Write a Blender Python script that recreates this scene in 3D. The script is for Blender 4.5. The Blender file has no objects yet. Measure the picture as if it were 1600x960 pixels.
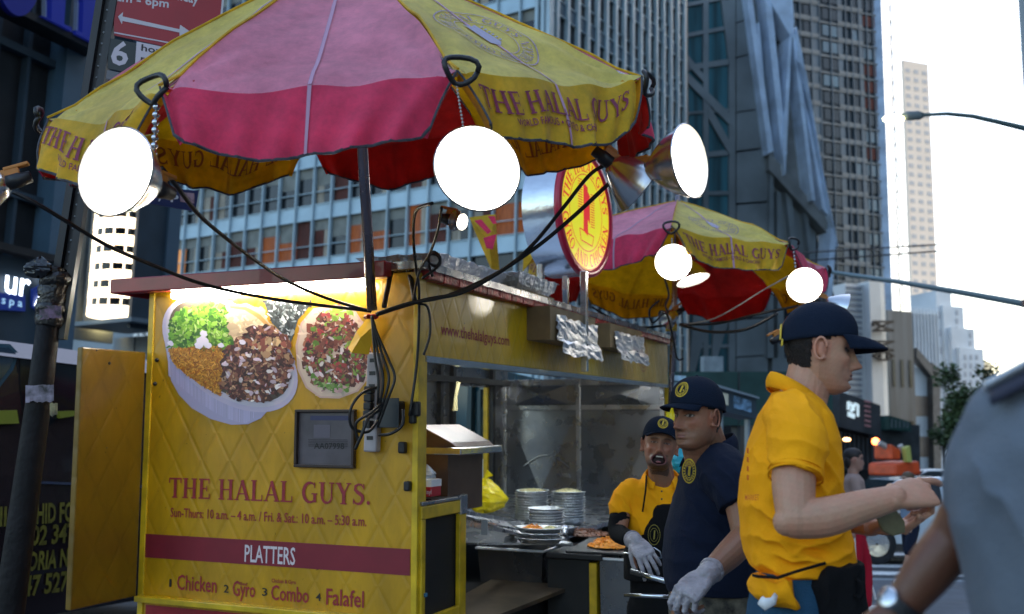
import bpy, bmesh, math, random
import numpy as np
from mathutils import Vector, Matrix
R = math.radians
rnd = random.Random(7)
scene = bpy.context.scene
COL = scene.collection
# ---------------- camera, sky, sun, exposure ----------------
F = 1570.0; HZ = 715.0; CAMH = 1.45
PITCH = math.atan((HZ-480.0)/F); ROLL = R(1.2)
cam_d = bpy.data.cameras.new('camera'); cam = bpy.data.objects.new('camera', cam_d); COL.objects.link(cam)
RC = (Matrix.Rotation(R(90)+PITCH, 4, 'X') @ Matrix.Rotation(ROLL, 4, 'Z'))
cam.matrix_basis = Matrix.Translation((0, 0, CAMH)) @ RC
cam_d.sensor_width = 36.0; cam_d.lens = 36.0*F/1600.0; cam_d.clip_start = 0.05; cam_d.clip_end = 3000
cam_d.dof.use_dof = True; cam_d.dof.focus_distance = 4.0; cam_d.dof.aperture_fstop = 2.8
scene.camera = cam
world = bpy.data.worlds.new("World"); scene.world = world; world.use_nodes = True
SUN_EL, SUN_AZ = 30.0, 68.0          # azimuth clockwise from +Y (the view direction)
nt = world.node_tree; bg = nt.nodes['Background']
sky = nt.nodes.new('ShaderNodeTexSky'); sky.sky_type = 'NISHITA'; sky.sun_disc = False
sky.sun_elevation = R(SUN_EL); sky.sun_rotation = R(SUN_AZ)
sky.dust_density = 3.0; sky.air_density = 1.3; sky.ozone_density = 1.6
nt.links.new(sky.outputs[0], bg.inputs[0]); bg.inputs[1].default_value = 0.15
sd = bpy.data.lights.new('sun', 'SUN'); sun = bpy.data.objects.new('sun', sd); COL.objects.link(sun)
sd.energy = 2.2; sd.angle = R(0.5); sd.color = (1.0, .82, .62)
sv = Vector((math.sin(R(SUN_AZ))*math.cos(R(SUN_EL)), math.cos(R(SUN_AZ))*math.cos(R(SUN_EL)), math.sin(R(SUN_EL))))
sun.rotation_euler = sv.to_track_quat('Z', 'Y').to_euler()
scene.view_settings.view_transform = 'Standard'; scene.view_settings.look = 'None'
scene.view_settings.gamma = 1.0; scene.view_settings.use_curve_mapping = False
scene.view_settings.exposure = 1.75
scene.cycles.max_bounces = 7; scene.cycles.diffuse_bounces = 3; scene.cycles.glossy_bounces = 3
scene.cycles.sample_clamp_indirect = 6.0

# ---------------- helpers ----------------
RC3 = RC.to_3x3()
def ray(px, py): return (RC3 @ Vector(((px-800.0)/F, (480.0-py)/F, -1.0)))
O = Vector((0, 0, CAMH))
def P(px, py, Y):
    d = ray(px, py); return O + d*(Y/d.y)
def Pz(px, py, z):
    d = ray(px, py); return O + d*((z-CAMH)/d.z)
def Pp(px, py, o, n):
    d = ray(px, py); return O + d*((Vector(o)-O).dot(n)/d.dot(n))
def proj(p):
    q = RC3.inverted() @ (Vector(p)-O)
    return (800+F*q.x/-q.z, 480-F*q.y/-q.z, -q.z)
def hdir(px):
    """level direction seen at column px on the horizon"""
    lo, hi = -3000.0, 3000.0
    for _ in range(60):
        m = (lo+hi)/2
        if ray(px, m).z > 0: lo = m
        else: hi = m
    d = ray(px, lo); d.z = 0; return d.normalized()
# the cart stands on sloping ground: its own frame is tilted by a couple of degrees
OLDR = Matrix.Rotation(R(90)+math.atan(172.0/F), 4, 'X').to_3x3()
TC = RC3 @ OLDR.inverted()
CU = TC @ Vector((-math.cos(R(23)), math.sin(R(23)), 0))     # along the end panel, to the left
CW = TC @ Vector((math.sin(R(23)), math.cos(R(23)), 0))      # along the serving side, away
CZ = TC @ Vector((0, 0, 1))
C0 = O + TC @ Vector((-.44, 4.6, -1.5))                      # near corner at floor level
def cw(u, w, z): return C0 + CU*u + CW*w + CZ*z
def cinv(p):
    d = Vector(p)-C0; return (d.dot(CU), d.dot(CW), d.dot(CZ))
def E(px, py, w=0.0): return cinv(Pp(px, py, cw(0, w, 0), CW))      # pixel -> (u,w,z) on an end plane
def S(px, py, u=0.0):
    q = cinv(Pp(px, py, cw(u, 0, 0), CU)); return (q[1], q[0], q[2])   # pixel -> (w,u,z) on a side plane
def H(px, py, z): return cinv(Pp(px, py, cw(0, 0, z), CZ))          # pixel -> on a level plane of the cart
def OW(x, y, z): return O + TC @ Vector((x, y, z-1.5))              # camera-levelled frame of the cart

class MB:
    def __init__(s): s.v = []; s.f = []; s.m = []; s.c = []; s.mi = 0; s.col = None; s.sm = []; s.smooth = False
    def add(s, vs, fs):
        o = len(s.v); s.v.extend([tuple(v) for v in vs])
        for f in fs:
            s.f.append([o+i for i in f]); s.m.append(s.mi); s.c.append(s.col); s.sm.append(s.smooth)
    def quad(s, *p): s.add(p, [list(range(len(p)))])
    def obox(s, o, a, b, c):
        o, a, b, c = map(Vector, (o, a, b, c))
        vs = [o, o+a, o+a+b, o+b, o+c, o+a+c, o+a+b+c, o+b+c]
        if a.cross(b).dot(c) < 0: fs = [(0,1,2,3),(4,7,6,5),(0,4,5,1),(1,5,6,2),(2,6,7,3),(3,7,4,0)]
        else: fs = [(0,3,2,1),(4,5,6,7),(0,1,5,4),(1,2,6,5),(2,3,7,6),(3,0,4,7)]
        s.add(vs, fs)
    def box(s, x0, y0, z0, x1, y1, z1): s.obox((x0,y0,z0), (x1-x0,0,0), (0,y1-y0,0), (0,0,z1-z0))
    def prism(s, pts, ext, caps=True):
        ext = Vector(ext); n = len(pts); a = [Vector(p) for p in pts]; b = [p+ext for p in a]
        fs = [(i, (i+1) % n, n+(i+1) % n, n+i) for i in range(n)]
        if caps: fs += [list(range(n))[::-1], list(range(n, 2*n))]
        s.add(a+b, fs)
    def tube(s, pts, r, n=8, caps=True, flat=1.0, up=None):
        pts = [Vector(p) for p in pts]; N = len(pts)
        rs = r if isinstance(r, (list, tuple)) else [r]*N
        t0 = (pts[1]-pts[0]).normalized()
        x = (Vector(up) if up else (Vector((0,0,1)) if abs(t0.z) < .9 else Vector((1,0,0))))
        x = (x - t0*x.dot(t0)).normalized(); vs = []
        for i in range(N):
            t = (pts[min(i+1, N-1)]-pts[max(i-1, 0)]).normalized()
            x = (x - t*x.dot(t)).normalized(); y = t.cross(x)
            for k in range(n):
                a = 2*math.pi*k/n; vs.append(pts[i]+x*math.cos(a)*rs[i]+y*math.sin(a)*rs[i]*flat)
        fs = [(i*n+k, i*n+(k+1) % n, (i+1)*n+(k+1) % n, (i+1)*n+k) for i in range(N-1) for k in range(n)]
        if caps: fs += [list(range(n))[::-1], [(N-1)*n+k for k in range(n)]]
        s.add(vs, fs)
    def lathe(s, prof, n=24, M=None, caps=False):
        vs = []
        for r, z in prof:
            for k in range(n):
                a = 2*math.pi*k/n; v = Vector((r*math.cos(a), r*math.sin(a), z)); vs.append(M @ v if M else v)
        N = len(prof)
        fs = [(i*n+k, i*n+(k+1) % n, (i+1)*n+(k+1) % n, (i+1)*n+k) for i in range(N-1) for k in range(n)]
        if caps: fs += [list(range(n))[::-1], [(N-1)*n+k for k in range(n)]]
        s.add(vs, fs)
    def grid(s, fn, nu, nv, closeu=False):
        vs = [fn(i/nu, j/nv) for j in range(nv+1) for i in range(nu+(0 if closeu else 1))]
        w = nu if closeu else nu+1
        fs = [(j*w+i, j*w+(i+1) % w, (j+1)*w+(i+1) % w, (j+1)*w+i) for j in range(nv) for i in range(nu)]
        s.add(vs, fs)
    def ball(s, c, rx, ry=None, rz=None, n=12, M=None):
        ry = ry or rx; rz = rz or rx; c = Vector(c)
        vs = []
        for j in range(n+1):
            th = math.pi*j/n
            for k in range(n*2):
                a = math.pi*k/n
                v = Vector((rx*math.sin(th)*math.cos(a), ry*math.sin(th)*math.sin(a), rz*math.cos(th)))
                vs.append((M @ v if M else v)+c)
        w = 2*n
        s.add(vs, [(j*w+i, (j+1)*w+i, (j+1)*w+(i+1) % w, j*w+(i+1) % w) for j in range(n) for i in range(w)])
    def build(s, name, mats, parent=None, local=False, smooth=None, autos=None, solid=0, bevel=0):
        me = bpy.data.meshes.new(name)
        vs = s.v
        if parent is not None and not local:
            Mi = ROOTM[parent.name].inverted(); vs = [tuple(Mi @ Vector(v)) for v in vs]
        me.from_pydata(vs, [], s.f)
        if not isinstance(mats, (list, tuple)): mats = [mats]
        for m in mats: me.materials.append(m)
        me.polygons.foreach_set('material_index', s.m)
        sm = s.sm if smooth is None else [smooth]*len(s.f)
        me.polygons.foreach_set('use_smooth', sm)
        if any(c is not None for c in s.c):
            at = me.color_attributes.new('Col', 'FLOAT_COLOR', 'CORNER'); arr = []
            for p in me.polygons:
                c = s.c[p.index] or (1, 1, 1); arr += (list(c)+[1.0])*p.loop_total
            at.data.foreach_set('color', arr)
        me.update()
        o = bpy.data.objects.new(name, me); COL.objects.link(o)
        if parent is not None: o.parent = parent; ROOTM[o.name] = ROOTM[parent.name]
        else: ROOTM[o.name] = Matrix.Identity(4)
        if solid:
            md = o.modifiers.new('solid', 'SOLIDIFY'); md.thickness = solid; md.offset = 0
        if bevel:
            md = o.modifiers.new('bevel', 'BEVEL'); md.width = bevel; md.segments = 2; md.limit_method = 'ANGLE'
        return o
ROOTM = {}
def tag(o, label=None, cat=None, group=None, kind=None):
    if label: o['label'] = label
    if cat: o['category'] = cat
    if group: o['group'] = group
    if kind: o['kind'] = kind
    return o
def thing(name, label, cat, loc=(0, 0, 0), M=None, group=None, kind=None):
    o = bpy.data.objects.new(name, None); COL.objects.link(o); o.empty_display_size = .1
    if M is None: M = Matrix.Translation(Vector(loc))
    o.matrix_basis = M; ROOTM[o.name] = M.copy()
    return tag(o, label, cat, group, kind)
def kids(o): return [c for c in bpy.data.objects if c.parent == o]
def copy_tree(o, M, label=None, group=None):
    def cp(a, par):
        c = a.copy(); COL.objects.link(c); c.parent = par
        ROOTM[c.name] = M
        for ch in kids(a): cp(ch, c)
        return c
    r = cp(o, None); r.matrix_basis = M
    if label: r['label'] = label
    if group: r['group'] = group
    return r

# ---------------- materials ----------------
def mat(name, col, rough=.6, metal=0.0, nscale=0, namt=.3, bump=0, bscale=40, emit=None, estr=0, spec=.5, coat=0, stretch=None, rvar=0, sheen=0, sss=0):
    m = bpy.data.materials.new(name); m.use_nodes = True; n = m.node_tree; p = n.nodes['Principled BSDF']
    c = tuple(col)+(1,) if len(col) == 3 else col
    p.inputs['Base Color'].default_value = c; p.inputs['Roughness'].default_value = rough; p.inputs['Metallic'].default_value = metal
    p.inputs['Specular IOR Level'].default_value = spec; p.inputs['Coat Weight'].default_value = coat
    if sheen: p.inputs['Sheen Weight'].default_value = sheen
    if sss:
        p.inputs['Subsurface Weight'].default_value = sss; p.inputs['Subsurface Radius'].default_value = (.01, .004, .002)
    if emit: p.inputs['Emission Color'].default_value = tuple(emit)+(1,); p.inputs['Emission Strength'].default_value = estr
    if nscale or bump or rvar:
        tc = n.nodes.new('ShaderNodeTexCoord'); mp = n.nodes.new('ShaderNodeMapping'); n.links.new(tc.outputs['Object'], mp.inputs[0])
        if stretch: mp.inputs['Scale'].default_value = stretch
    if nscale:
        no = n.nodes.new('ShaderNodeTexNoise'); no.inputs['Scale'].default_value = nscale; no.inputs['Detail'].default_value = 6
        n.links.new(mp.outputs[0], no.inputs[0])
        rm = n.nodes.new('ShaderNodeValToRGB'); e = rm.color_ramp.elements
        e[0].position = .3; e[1].position = .7
        e[0].color = tuple(x*(1-namt) for x in c[:3])+(1,); e[1].color = tuple(min(1, x*(1+namt*.6)) for x in c[:3])+(1,)
        n.links.new(no.outputs['Fac'], rm.inputs[0]); n.links.new(rm.outputs[0], p.inputs['Base Color'])
    if rvar:
        n2 = n.nodes.new('ShaderNodeTexNoise'); n2.inputs['Scale'].default_value = 7; n2.inputs['Detail'].default_value = 5; n.links.new(mp.outputs[0], n2.inputs[0])
        mr = n.nodes.new('ShaderNodeMapRange'); mr.inputs[1].default_value = .3; mr.inputs[2].default_value = .7
        mr.inputs[3].default_value = max(.02, rough-rvar); mr.inputs[4].default_value = min(1, rough+rvar)
        n.links.new(n2.outputs['Fac'], mr.inputs[0]); n.links.new(mr.outputs[0], p.inputs['Roughness'])
    if bump:
        n3 = n.nodes.new('ShaderNodeTexNoise'); n3.inputs['Scale'].default_value = bscale; n3.inputs['Detail'].default_value = 4; n.links.new(mp.outputs[0], n3.inputs[0])
        b = n.nodes.new('ShaderNodeBump'); b.inputs['Strength'].default_value = bump; b.inputs['Distance'].default_value = .02
        n.links.new(n3.outputs['Fac'], b.inputs['Height']); n.links.new(b.outputs[0], p.inputs['Normal'])
    return m
def mat_attr(name, rough=.6, mul=1.0, bump=0, bscale=60, sss=0, spec=.5, metal=0):
    m = mat(name, (1, 1, 1), rough, bump=bump, bscale=bscale, sss=sss, spec=spec, metal=metal); n = m.node_tree
    a = n.nodes.new('ShaderNodeVertexColor'); a.layer_name = 'Col'
    n.links.new(a.outputs[0], n.nodes['Principled BSDF'].inputs['Base Color']); return m
def mat_quilt(name, col, axu, axv, period=.16, dirt=.35):
    """yellow sheet metal with a pressed diamond pattern; axu/axv: world axes of the sheet"""
    m = mat(name, col, .38, 0, nscale=3.5, namt=dirt*.4, coat=.25); n = m.node_tree; p = n.nodes['Principled BSDF']
    g = n.nodes.new('ShaderNodeNewGeometry')
    def dot(ax):
        d = n.nodes.new('ShaderNodeVectorMath'); d.operation = 'DOT_PRODUCT'; d.inputs[1].default_value = ax; n.links.new(g.outputs['Position'], d.inputs[0]); return d.outputs['Value']
    def mth(op, a, b=None, c=None):
        x = n.nodes.new('ShaderNodeMath'); x.operation = op
        for i, q in enumerate((a, b, c)):
            if q is None: continue
            if isinstance(q, (int, float)): x.inputs[i].default_value = q
            else: n.links.new(q, x.inputs[i])
        return x.outputs[0]
    u, v = dot(axu), dot(axv); hs = []
    for sg in (1, -1):
        t = mth('ADD', u, mth('MULTIPLY', v, sg*.62)); t = mth('DIVIDE', t, period)
        t = mth('ABSOLUTE', mth('SUBTRACT', mth('FRACT', t), .5)); hs.append(mth('MINIMUM', mth('MULTIPLY', t, 9.0), 1.0))
    h = mth('MINIMUM', hs[0], hs[1])
    b = n.nodes.new('ShaderNodeBump'); b.inputs['Strength'].default_value = .35; b.inputs['Distance'].default_value = .004
    n.links.new(h, b.inputs['Height'])
    no = n.nodes.new('ShaderNodeTexNoise'); no.inputs['Scale'].default_value = 3; n.links.new(g.outputs['Position'], no.inputs[0])
    b2 = n.nodes.new('ShaderNodeBump'); b2.inputs['Strength'].default_value = .5; b2.inputs['Distance'].default_value = .01
    n.links.new(no.outputs['Fac'], b2.inputs['Height']); n.links.new(b.outputs[0], b2.inputs['Normal']); n.links.new(b2.outputs[0], p.inputs['Normal'])
    # faintly darker along the pressed lines, with small scuffs
    src = p.inputs['Base Color'].links[0].from_socket
    mx = n.nodes.new('ShaderNodeMixRGB'); mx.blend_type = 'MULTIPLY'; n.links.new(src, mx.inputs[1])
    ramp = n.nodes.new('ShaderNodeMapRange'); ramp.inputs[3].default_value = .90; ramp.inputs[4].default_value = 1; n.links.new(h, ramp.inputs[0])
    vo = n.nodes.new('ShaderNodeTexNoise'); vo.inputs['Scale'].default_value = 38; vo.inputs['Detail'].default_value = 3; n.links.new(g.outputs['Position'], vo.inputs[0])
    r2 = n.nodes.new('ShaderNodeMapRange'); r2.inputs[1].default_value = .72; r2.inputs[2].default_value = .76; r2.inputs[3].default_value = 1; r2.inputs[4].default_value = .35; n.links.new(vo.outputs['Fac'], r2.inputs[0])
    vp = n.nodes.new('ShaderNodeMapping'); vp.inputs['Scale'].default_value = (5, 5, 1.6); n.links.new(g.outputs['Position'], vp.inputs[0])
    v3 = n.nodes.new('ShaderNodeTexNoise'); v3.inputs['Scale'].default_value = 1.3; v3.inputs['Detail'].default_value = 8; v3.inputs['Roughness'].default_value = .7; n.links.new(vp.outputs[0], v3.inputs[0])
    r3 = n.nodes.new('ShaderNodeMapRange'); r3.inputs[1].default_value = .35; r3.inputs[2].default_value = .6; r3.inputs[3].default_value = .80; r3.inputs[4].default_value = 1.04; n.links.new(v3.outputs['Fac'], r3.inputs[0])
    q = mth('MULTIPLY', mth('MULTIPLY', ramp.outputs[0], r2.outputs[0]), r3.outputs[0]); cb = n.nodes.new('ShaderNodeCombineColor')
    for i in range(3): n.links.new(q, cb.inputs[i])
    n.links.new(cb.outputs[0], mx.inputs[2]); mx.inputs[0].default_value = 1
    n.links.new(mx.outputs[0], p.inputs['Base Color'])
    return m

# ---------------- writing ----------------
_tc = {}
def text2d(s, bold=0):
    """built-in font outline as flat mesh: verts scaled so capital height = 1, width returned"""
    if (s, bold) in _tc: return _tc[(s, bold)]
    cu = bpy.data.curves.new('t', 'FONT'); cu.body = s; cu.resolution_u = 2; cu.size = 1; cu.offset = bold
    ob = bpy.data.objects.new('t', cu); COL.objects.link(ob)
    dg = bpy.context.evaluated_depsgraph_get(); ev = ob.evaluated_get(dg); me = ev.to_mesh()
    vs = [(v.co.x, v.co.y) for v in me.vertices]; fs = [list(p.vertices) for p in me.polygons]
    ev.to_mesh_clear(); bpy.data.objects.remove(ob); bpy.data.curves.remove(cu)
    k = 1/.69; x0 = min(v[0] for v in vs); vs = [((x-x0)*k, y*k) for x, y in vs]
    _tc[(s, bold)] = (vs, fs, max(v[0] for v in vs)); return _tc[(s, bold)]
TH, TN = .17, .06
def _arc(cx, cy, rx, ry, a0, a1, n=14): return [(cx+rx*math.cos(R(a0+(a1-a0)*i/n)), cy+ry*math.sin(R(a0+(a1-a0)*i/n))) for i in range(n+1)]
def _sf(x, y, h=.17): return (.055, [(x-h, y), (x+h, y)])
GLY = {
 'T': (.80, [(TH, [(.4, .02), (.4, .98)]), (.08, [(.02, .96), (.78, .96)]), (.06, [(.04, .98), (.04, .74)]), (.06, [(.76, .98), (.76, .74)]), _sf(.4, .03)]),
 'H': (.94, [(TH, [(.2, .02), (.2, .98)]), (TH, [(.74, .02), (.74, .98)]), (.06, [(.2, .5), (.74, .5)]), _sf(.2, .03), _sf(.2, .97), _sf(.74, .03), _sf(.74, .97)]),
 'E': (.76, [(TH, [(.2, .02), (.2, .98)]), (.07, [(.04, .965), (.68, .965)]), (.07, [(.04, .035), (.72, .035)]), (.06, [(.2, .51), (.54, .51)]), (.05, [(.66, .98), (.66, .76)]), (.05, [(.70, .02), (.70, .27)]), (.05, [(.54, .38), (.54, .64)])]),
 'A': (.88, [(.065, [(.12, .02), (.44, .98)]), (TH, [(.42, .98), (.76, .02)]), (.06, [(.22, .32), (.66, .32)]), _sf(.12, .03, .12), _sf(.75, .03, .16)]),
 'L': (.74, [(TH, [(.2, .02), (.2, .98)]), _sf(.2, .97), (.07, [(.04, .035), (.70, .035)]), (.05, [(.68, .02), (.68, .30)])]),
 'U': (.90, [(TH, [(.2, .98), (.2, .34)]), (.12, _arc(.46, .34, .26, .30, 180, 270, 8)), (.09, _arc(.46, .34, .26, .30, 270, 360, 8)), (.07, [(.72, .34), (.72, .98)]), _sf(.2, .97), _sf(.72, .97, .14)]),
 'Y': (.84, [(TH, [(.14, .98), (.43, .46)]), (.065, [(.43, .46), (.70, .98)]), (TH, [(.43, .52), (.43, .02)]), _sf(.14, .97, .15), _sf(.70, .97, .13), _sf(.43, .03)]),
 'G': (.90, [([.05, .12, .16, .17, .16, .12, .06], _arc(.48, .5, .36, .46, 50, 310, 14)), (TH*.9, [(.74, .04), (.74, .44)]), (.055, [(.56, .44), (.88, .44)]), (.05, [(.72, .98), (.72, .72)])]),
 'C': (.84, [([.05, .12, .16, .17, .16, .12, .06], _arc(.48, .5, .36, .46, 50, 310, 14)), (.05, [(.74, .98), (.74, .72)])]),
 'S': (.68, [([.05, .10, .15, .17, .15, .10, .05], [(.58, .80), (.48, .93), (.32, .95), (.16, .86), (.15, .70), (.28, .58), (.42, .50), (.54, .40), (.55, .22), (.44, .08), (.30, .04), (.16, .08), (.08, .22)]), (.05, [(.60, .97), (.60, .72)]), (.05, [(.07, .03), (.07, .28)])]),
 'O': (.92, [([.06, .12, .17, .12, .06, .12, .17, .12, .06], _arc(.46, .5, .36, .46, 90, 450, 20))]),
 'R': (.90, [(TH, [(.2, .02), (.2, .98)]), (.06, [(.04, .96), (.45, .96)]), ([.06, .13, .15, .12, .06], _arc(.42, .73, .26, .23, 90, -90, 10)), (.06, [(.2, .5), (.44, .5)]), (.15, [(.46, .5), (.78, .03)]), _sf(.2, .03), _sf(.78, .03, .1)]),
 'D': (.92, [(TH, [(.2, .02), (.2, .98)]), (.06, [(.04, .96), (.42, .96)]), (.06, [(.04, .04), (.42, .04)]), ([.06, .13, .17, .13, .06], _arc(.40, .5, .38, .46, 90, -90, 14))]),
 'N': (.96, [(.065, [(.18, .02), (.18, .98)]), (TH, [(.16, .98), (.76, .02)]), (.065, [(.76, .02), (.76, .98)]), _sf(.18, .03, .13), _sf(.12, .97, .1), _sf(.76, .97, .13)]),
 'K': (.92, [(TH, [(.2, .02), (.2, .98)]), (.065, [(.26, .42), (.70, .97)]), (.16, [(.40, .58), (.78, .03)]), _sf(.2, .03), _sf(.2, .97), _sf(.72, .97, .12), _sf(.78, .03, .12)]),
 'I': (.42, [(TH, [(.2, .02), (.2, .98)]), _sf(.2, .03), _sf(.2, .97)]),
 ' ': (.38, []),
}
def serif2d(s, track=.04, weight=1.0):
    """capital serif lettering drawn as thick and thin ribbons; returns list of (quads) with a layer number"""
    polys = []; x = 0; layer = 0
    for ch in s:
        w, st = GLY[ch]; layer = 0
        for wd, pts in st:
            n = len(pts); layer += 1
            # subdivide straight strokes so that they follow curved cloth
            if n == 2: pts = [(pts[0][0]+(pts[1][0]-pts[0][0])*i/4, pts[0][1]+(pts[1][1]-pts[0][1])*i/4) for i in range(5)]; n = 5
            L, Rr = [], []
            for i in range(n):
                a = pts[max(i-1, 0)]; b = pts[min(i+1, n-1)]; dx, dy = b[0]-a[0], b[1]-a[1]; l = math.hypot(dx, dy) or 1
                if isinstance(wd, list):
                    t = i/(n-1)*(len(wd)-1); k = min(int(t), len(wd)-2); ww = wd[k]+(wd[k+1]-wd[k])*(t-k)
                else: ww = wd
                ww *= weight
                L.append((x+pts[i][0]-dy/l*ww/2, pts[i][1]+dx/l*ww/2)); Rr.append((x+pts[i][0]+dy/l*ww/2, pts[i][1]-dx/l*ww/2))
            for i in range(n-1): polys.append((layer, [L[i], L[i+1], Rr[i+1], Rr[i]]))
        x += w+track
    return polys, x-track
def put_text(mb, s, fn, x0, y0, h, width=None, serif=False, center=False, xs=1.0, dz=0, weight=1.0, bold=.012):
    """fn(x, y, lift) -> point; (x0, y0) baseline start, h capital height, width forces total width"""
    if serif: polys, w = serif2d(s, weight=weight)
    else: vs, fs, w = text2d(s, bold)
    sx = (width/w) if width else h*xs
    if center: x0 = x0 - w*sx/2
    if serif:
        for ly, q in polys: mb.add([fn(x0+a*sx, y0+b*h, dz+ly*.0004) for a, b in q], [(0, 1, 2, 3)])
    else: mb.add([fn(x0+a*sx, y0+b*h, dz) for a, b in vs], fs)
    return w*sx
def ring_text(mb, s, fn, cx, cy, rad, h, a_mid, serif=True, inside=False, sx=None, span=None, top=True):
    """letters round a circle, a_mid degrees is the middle letter"""
    glyph = []; w = 0
    if serif: polys, w = serif2d(s)
    k = h if not span else (R(span)*rad/w)
    for ly, q in polys:
        out = []
        for a, b in q:
            t = (a-w/2)*k; 
            if top: ang = R(a_mid)-t/rad; rr = rad+(b)*h
            else: ang = R(a_mid)+t/rad; rr = rad+(1-b)*h
            out.append(fn(cx+rr*math.cos(ang), cy+rr*math.sin(ang), ly*.0004))
        mb.add(out, [(0, 1, 2, 3)])
def ring2d(mb, fn, cx, cy, r0, r1, n=48, ry=1.0, lift=0):
    vs = []
    for i in range(n):
        a = 2*math.pi*i/n
        vs += [fn(cx+r0*math.cos(a), cy+r0*math.sin(a)*ry, lift), fn(cx+r1*math.cos(a), cy+r1*math.sin(a)*ry, lift)]
    mb.add(vs, [(2*i, 2*i+1, (2*i+3) % (2*n), (2*i+2) % (2*n)) for i in range(n)])
def disc2d(mb, fn, cx, cy, r, n=40, ry=1.0, lift=0):
    mb.add([fn(cx+r*math.cos(2*math.pi*i/n), cy+r*ry*math.sin(2*math.pi*i/n), lift) for i in range(n)], [list(range(n))])
# ---------------- materials of the town ----------------
M = {}
M['asphalt'] = mat('asphalt', (.035, .042, .05), .8, nscale=3, bump=.3, bscale=90)
M['pave'] = mat('pavement', (.085, .10, .12), .75, nscale=2.0, bump=.2, bscale=60)
M['white_paint'] = mat('road_paint', (.7, .7, .68), .7, nscale=8, namt=.4)
M['alu'] = mat('aluminium_trim', (.33, .44, .50), .5, .1, nscale=.6, namt=.15)
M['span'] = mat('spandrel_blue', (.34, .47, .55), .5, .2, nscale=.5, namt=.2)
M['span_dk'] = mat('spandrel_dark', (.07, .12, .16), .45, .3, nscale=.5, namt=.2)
M['glass_dk'] = mat('dark_glass', (.012, .016, .02), .08, 0, spec=.35, nscale=.35, namt=.6)
M['glass_bl'] = mat('blue_glass', (.02, .06, .085), .1, 0, spec=.7, nscale=.3, namt=.5)
M['blind'] = mat('window_blind', (.20, .21, .19), .8, nscale=1.5, namt=.3)
M['curtain'] = mat('pale_curtain', (.34, .30, .24), .85, nscale=2, namt=.5, stretch=(8, 8, .3))
M['lit'] = mat('lit_room', (.12, .04, .012), .7, nscale=1.3, namt=.9, emit=(1, .26, .03), estr=.035, stretch=(6, 6, .8))
M['lit2'] = mat('lit_room_bright', (.5, .25, .1), .7, nscale=1.3, namt=.9, emit=(1, .38, .06), estr=.14, stretch=(6, 6, 1))
M['redroom'] = mat('red_curtain', (.09, .02, .012), .8, nscale=2.3, namt=.8, stretch=(8, 8, .4))
M['black'] = mat('black_metal', (.012, .012, .014), .45, nscale=3, namt=.4)
M['stone_dk'] = mat('dark_stone', (.045, .05, .055), .55, nscale=1.5, namt=.4)
M['panelgrey'] = mat('grey_panel', (.17, .20, .215), .42, .15, nscale=.25, namt=.35, rvar=.1)
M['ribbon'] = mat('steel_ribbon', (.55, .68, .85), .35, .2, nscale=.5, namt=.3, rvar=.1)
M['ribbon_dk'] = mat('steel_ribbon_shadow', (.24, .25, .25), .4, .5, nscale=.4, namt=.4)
M['tealglass'] = mat('teal_glass', (.02, .10, .13), .15, 0, spec=.8, nscale=.5, namt=.7, stretch=(3, 3, .2))
M['towerglass'] = mat('tower_glass', (.014, .024, .034), .3, 0, spec=.25, nscale=.07, namt=.6)
M['towerspan'] = mat('tower_spandrel', (.085, .10, .11), .5, nscale=.1, namt=.3)
M['mirror_pier'] = mat('bright_pier', (.24, .32, .44), .4, .2, nscale=.12, namt=.5, stretch=(1, 1, 2))
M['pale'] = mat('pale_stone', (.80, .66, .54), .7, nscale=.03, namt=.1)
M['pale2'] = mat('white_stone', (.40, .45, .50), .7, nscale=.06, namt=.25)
M['palewin'] = mat('pale_window', (.22, .25, .30), .3)
M['concrete'] = mat('light_concrete', (.22, .26, .29), .7, nscale=.15, namt=.2)
M['green_ply'] = mat('green_plywood', (.018, .06, .055), .6, nscale=2, namt=.3)
M['navyblue'] = mat('deep_blue_face', (.008, .014, .22), .4)
M['slate'] = mat('slate_wall', (.025, .045, .065), .55, nscale=1.2, namt=.3)
M['stripblue'] = mat('pale_blue_pier', (.05, .10, .15), .5, nscale=1, namt=.3)
M['white'] = mat('white_enamel', (.75, .75, .74), .4, nscale=5, namt=.1)

# ---------------- ground ----------------
CURBW = P(1400, 868, 14).y
mb = MB(); mb.quad((-900, -60, -.14), (900, -60, -.14), (900, 1800, -.14), (-900, 1800, -.14))
tag(mb.build('road', M['asphalt']), kind='structure')
mb = MB(); mb.box(-40, -8, -.30, 30, 13.2, -.004)
tag(mb.build('pavement', M['pave']), kind='structure')
mb = MB(); mb.mi = 0
for k in range(26): mb.quad((-2+k*1.5, -3, 0), (-1.985+k*1.5, -3, 0), (-1.985+k*1.5, 13.1, 0), (-2+k*1.5, 13.1, 0))
for k in range(10): mb.quad((-6, .7+k*1.5, .001), (28, .7+k*1.5, .001), (28, .715+k*1.5, .001), (-6, .715+k*1.5, .001))
tag(mb.build('pavement_joint', M['black']), kind='structure')
mb = MB(); mb.box(-40, 13.2, -.30, 30, 13.4, -.0)
tag(mb.build('kerb', M['concrete']), kind='structure')
mb = MB()
for k in range(5): mb.quad((1+k*.0, 14.0+k*1.1, -.136), (11, 14.0+k*1.1, -.136), (11, 14.5+k*1.1, -.136), (1, 14.5+k*1.1, -.136))
tag(mb.build('crosswalk_marking', M['white_paint']), kind='structure')

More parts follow.
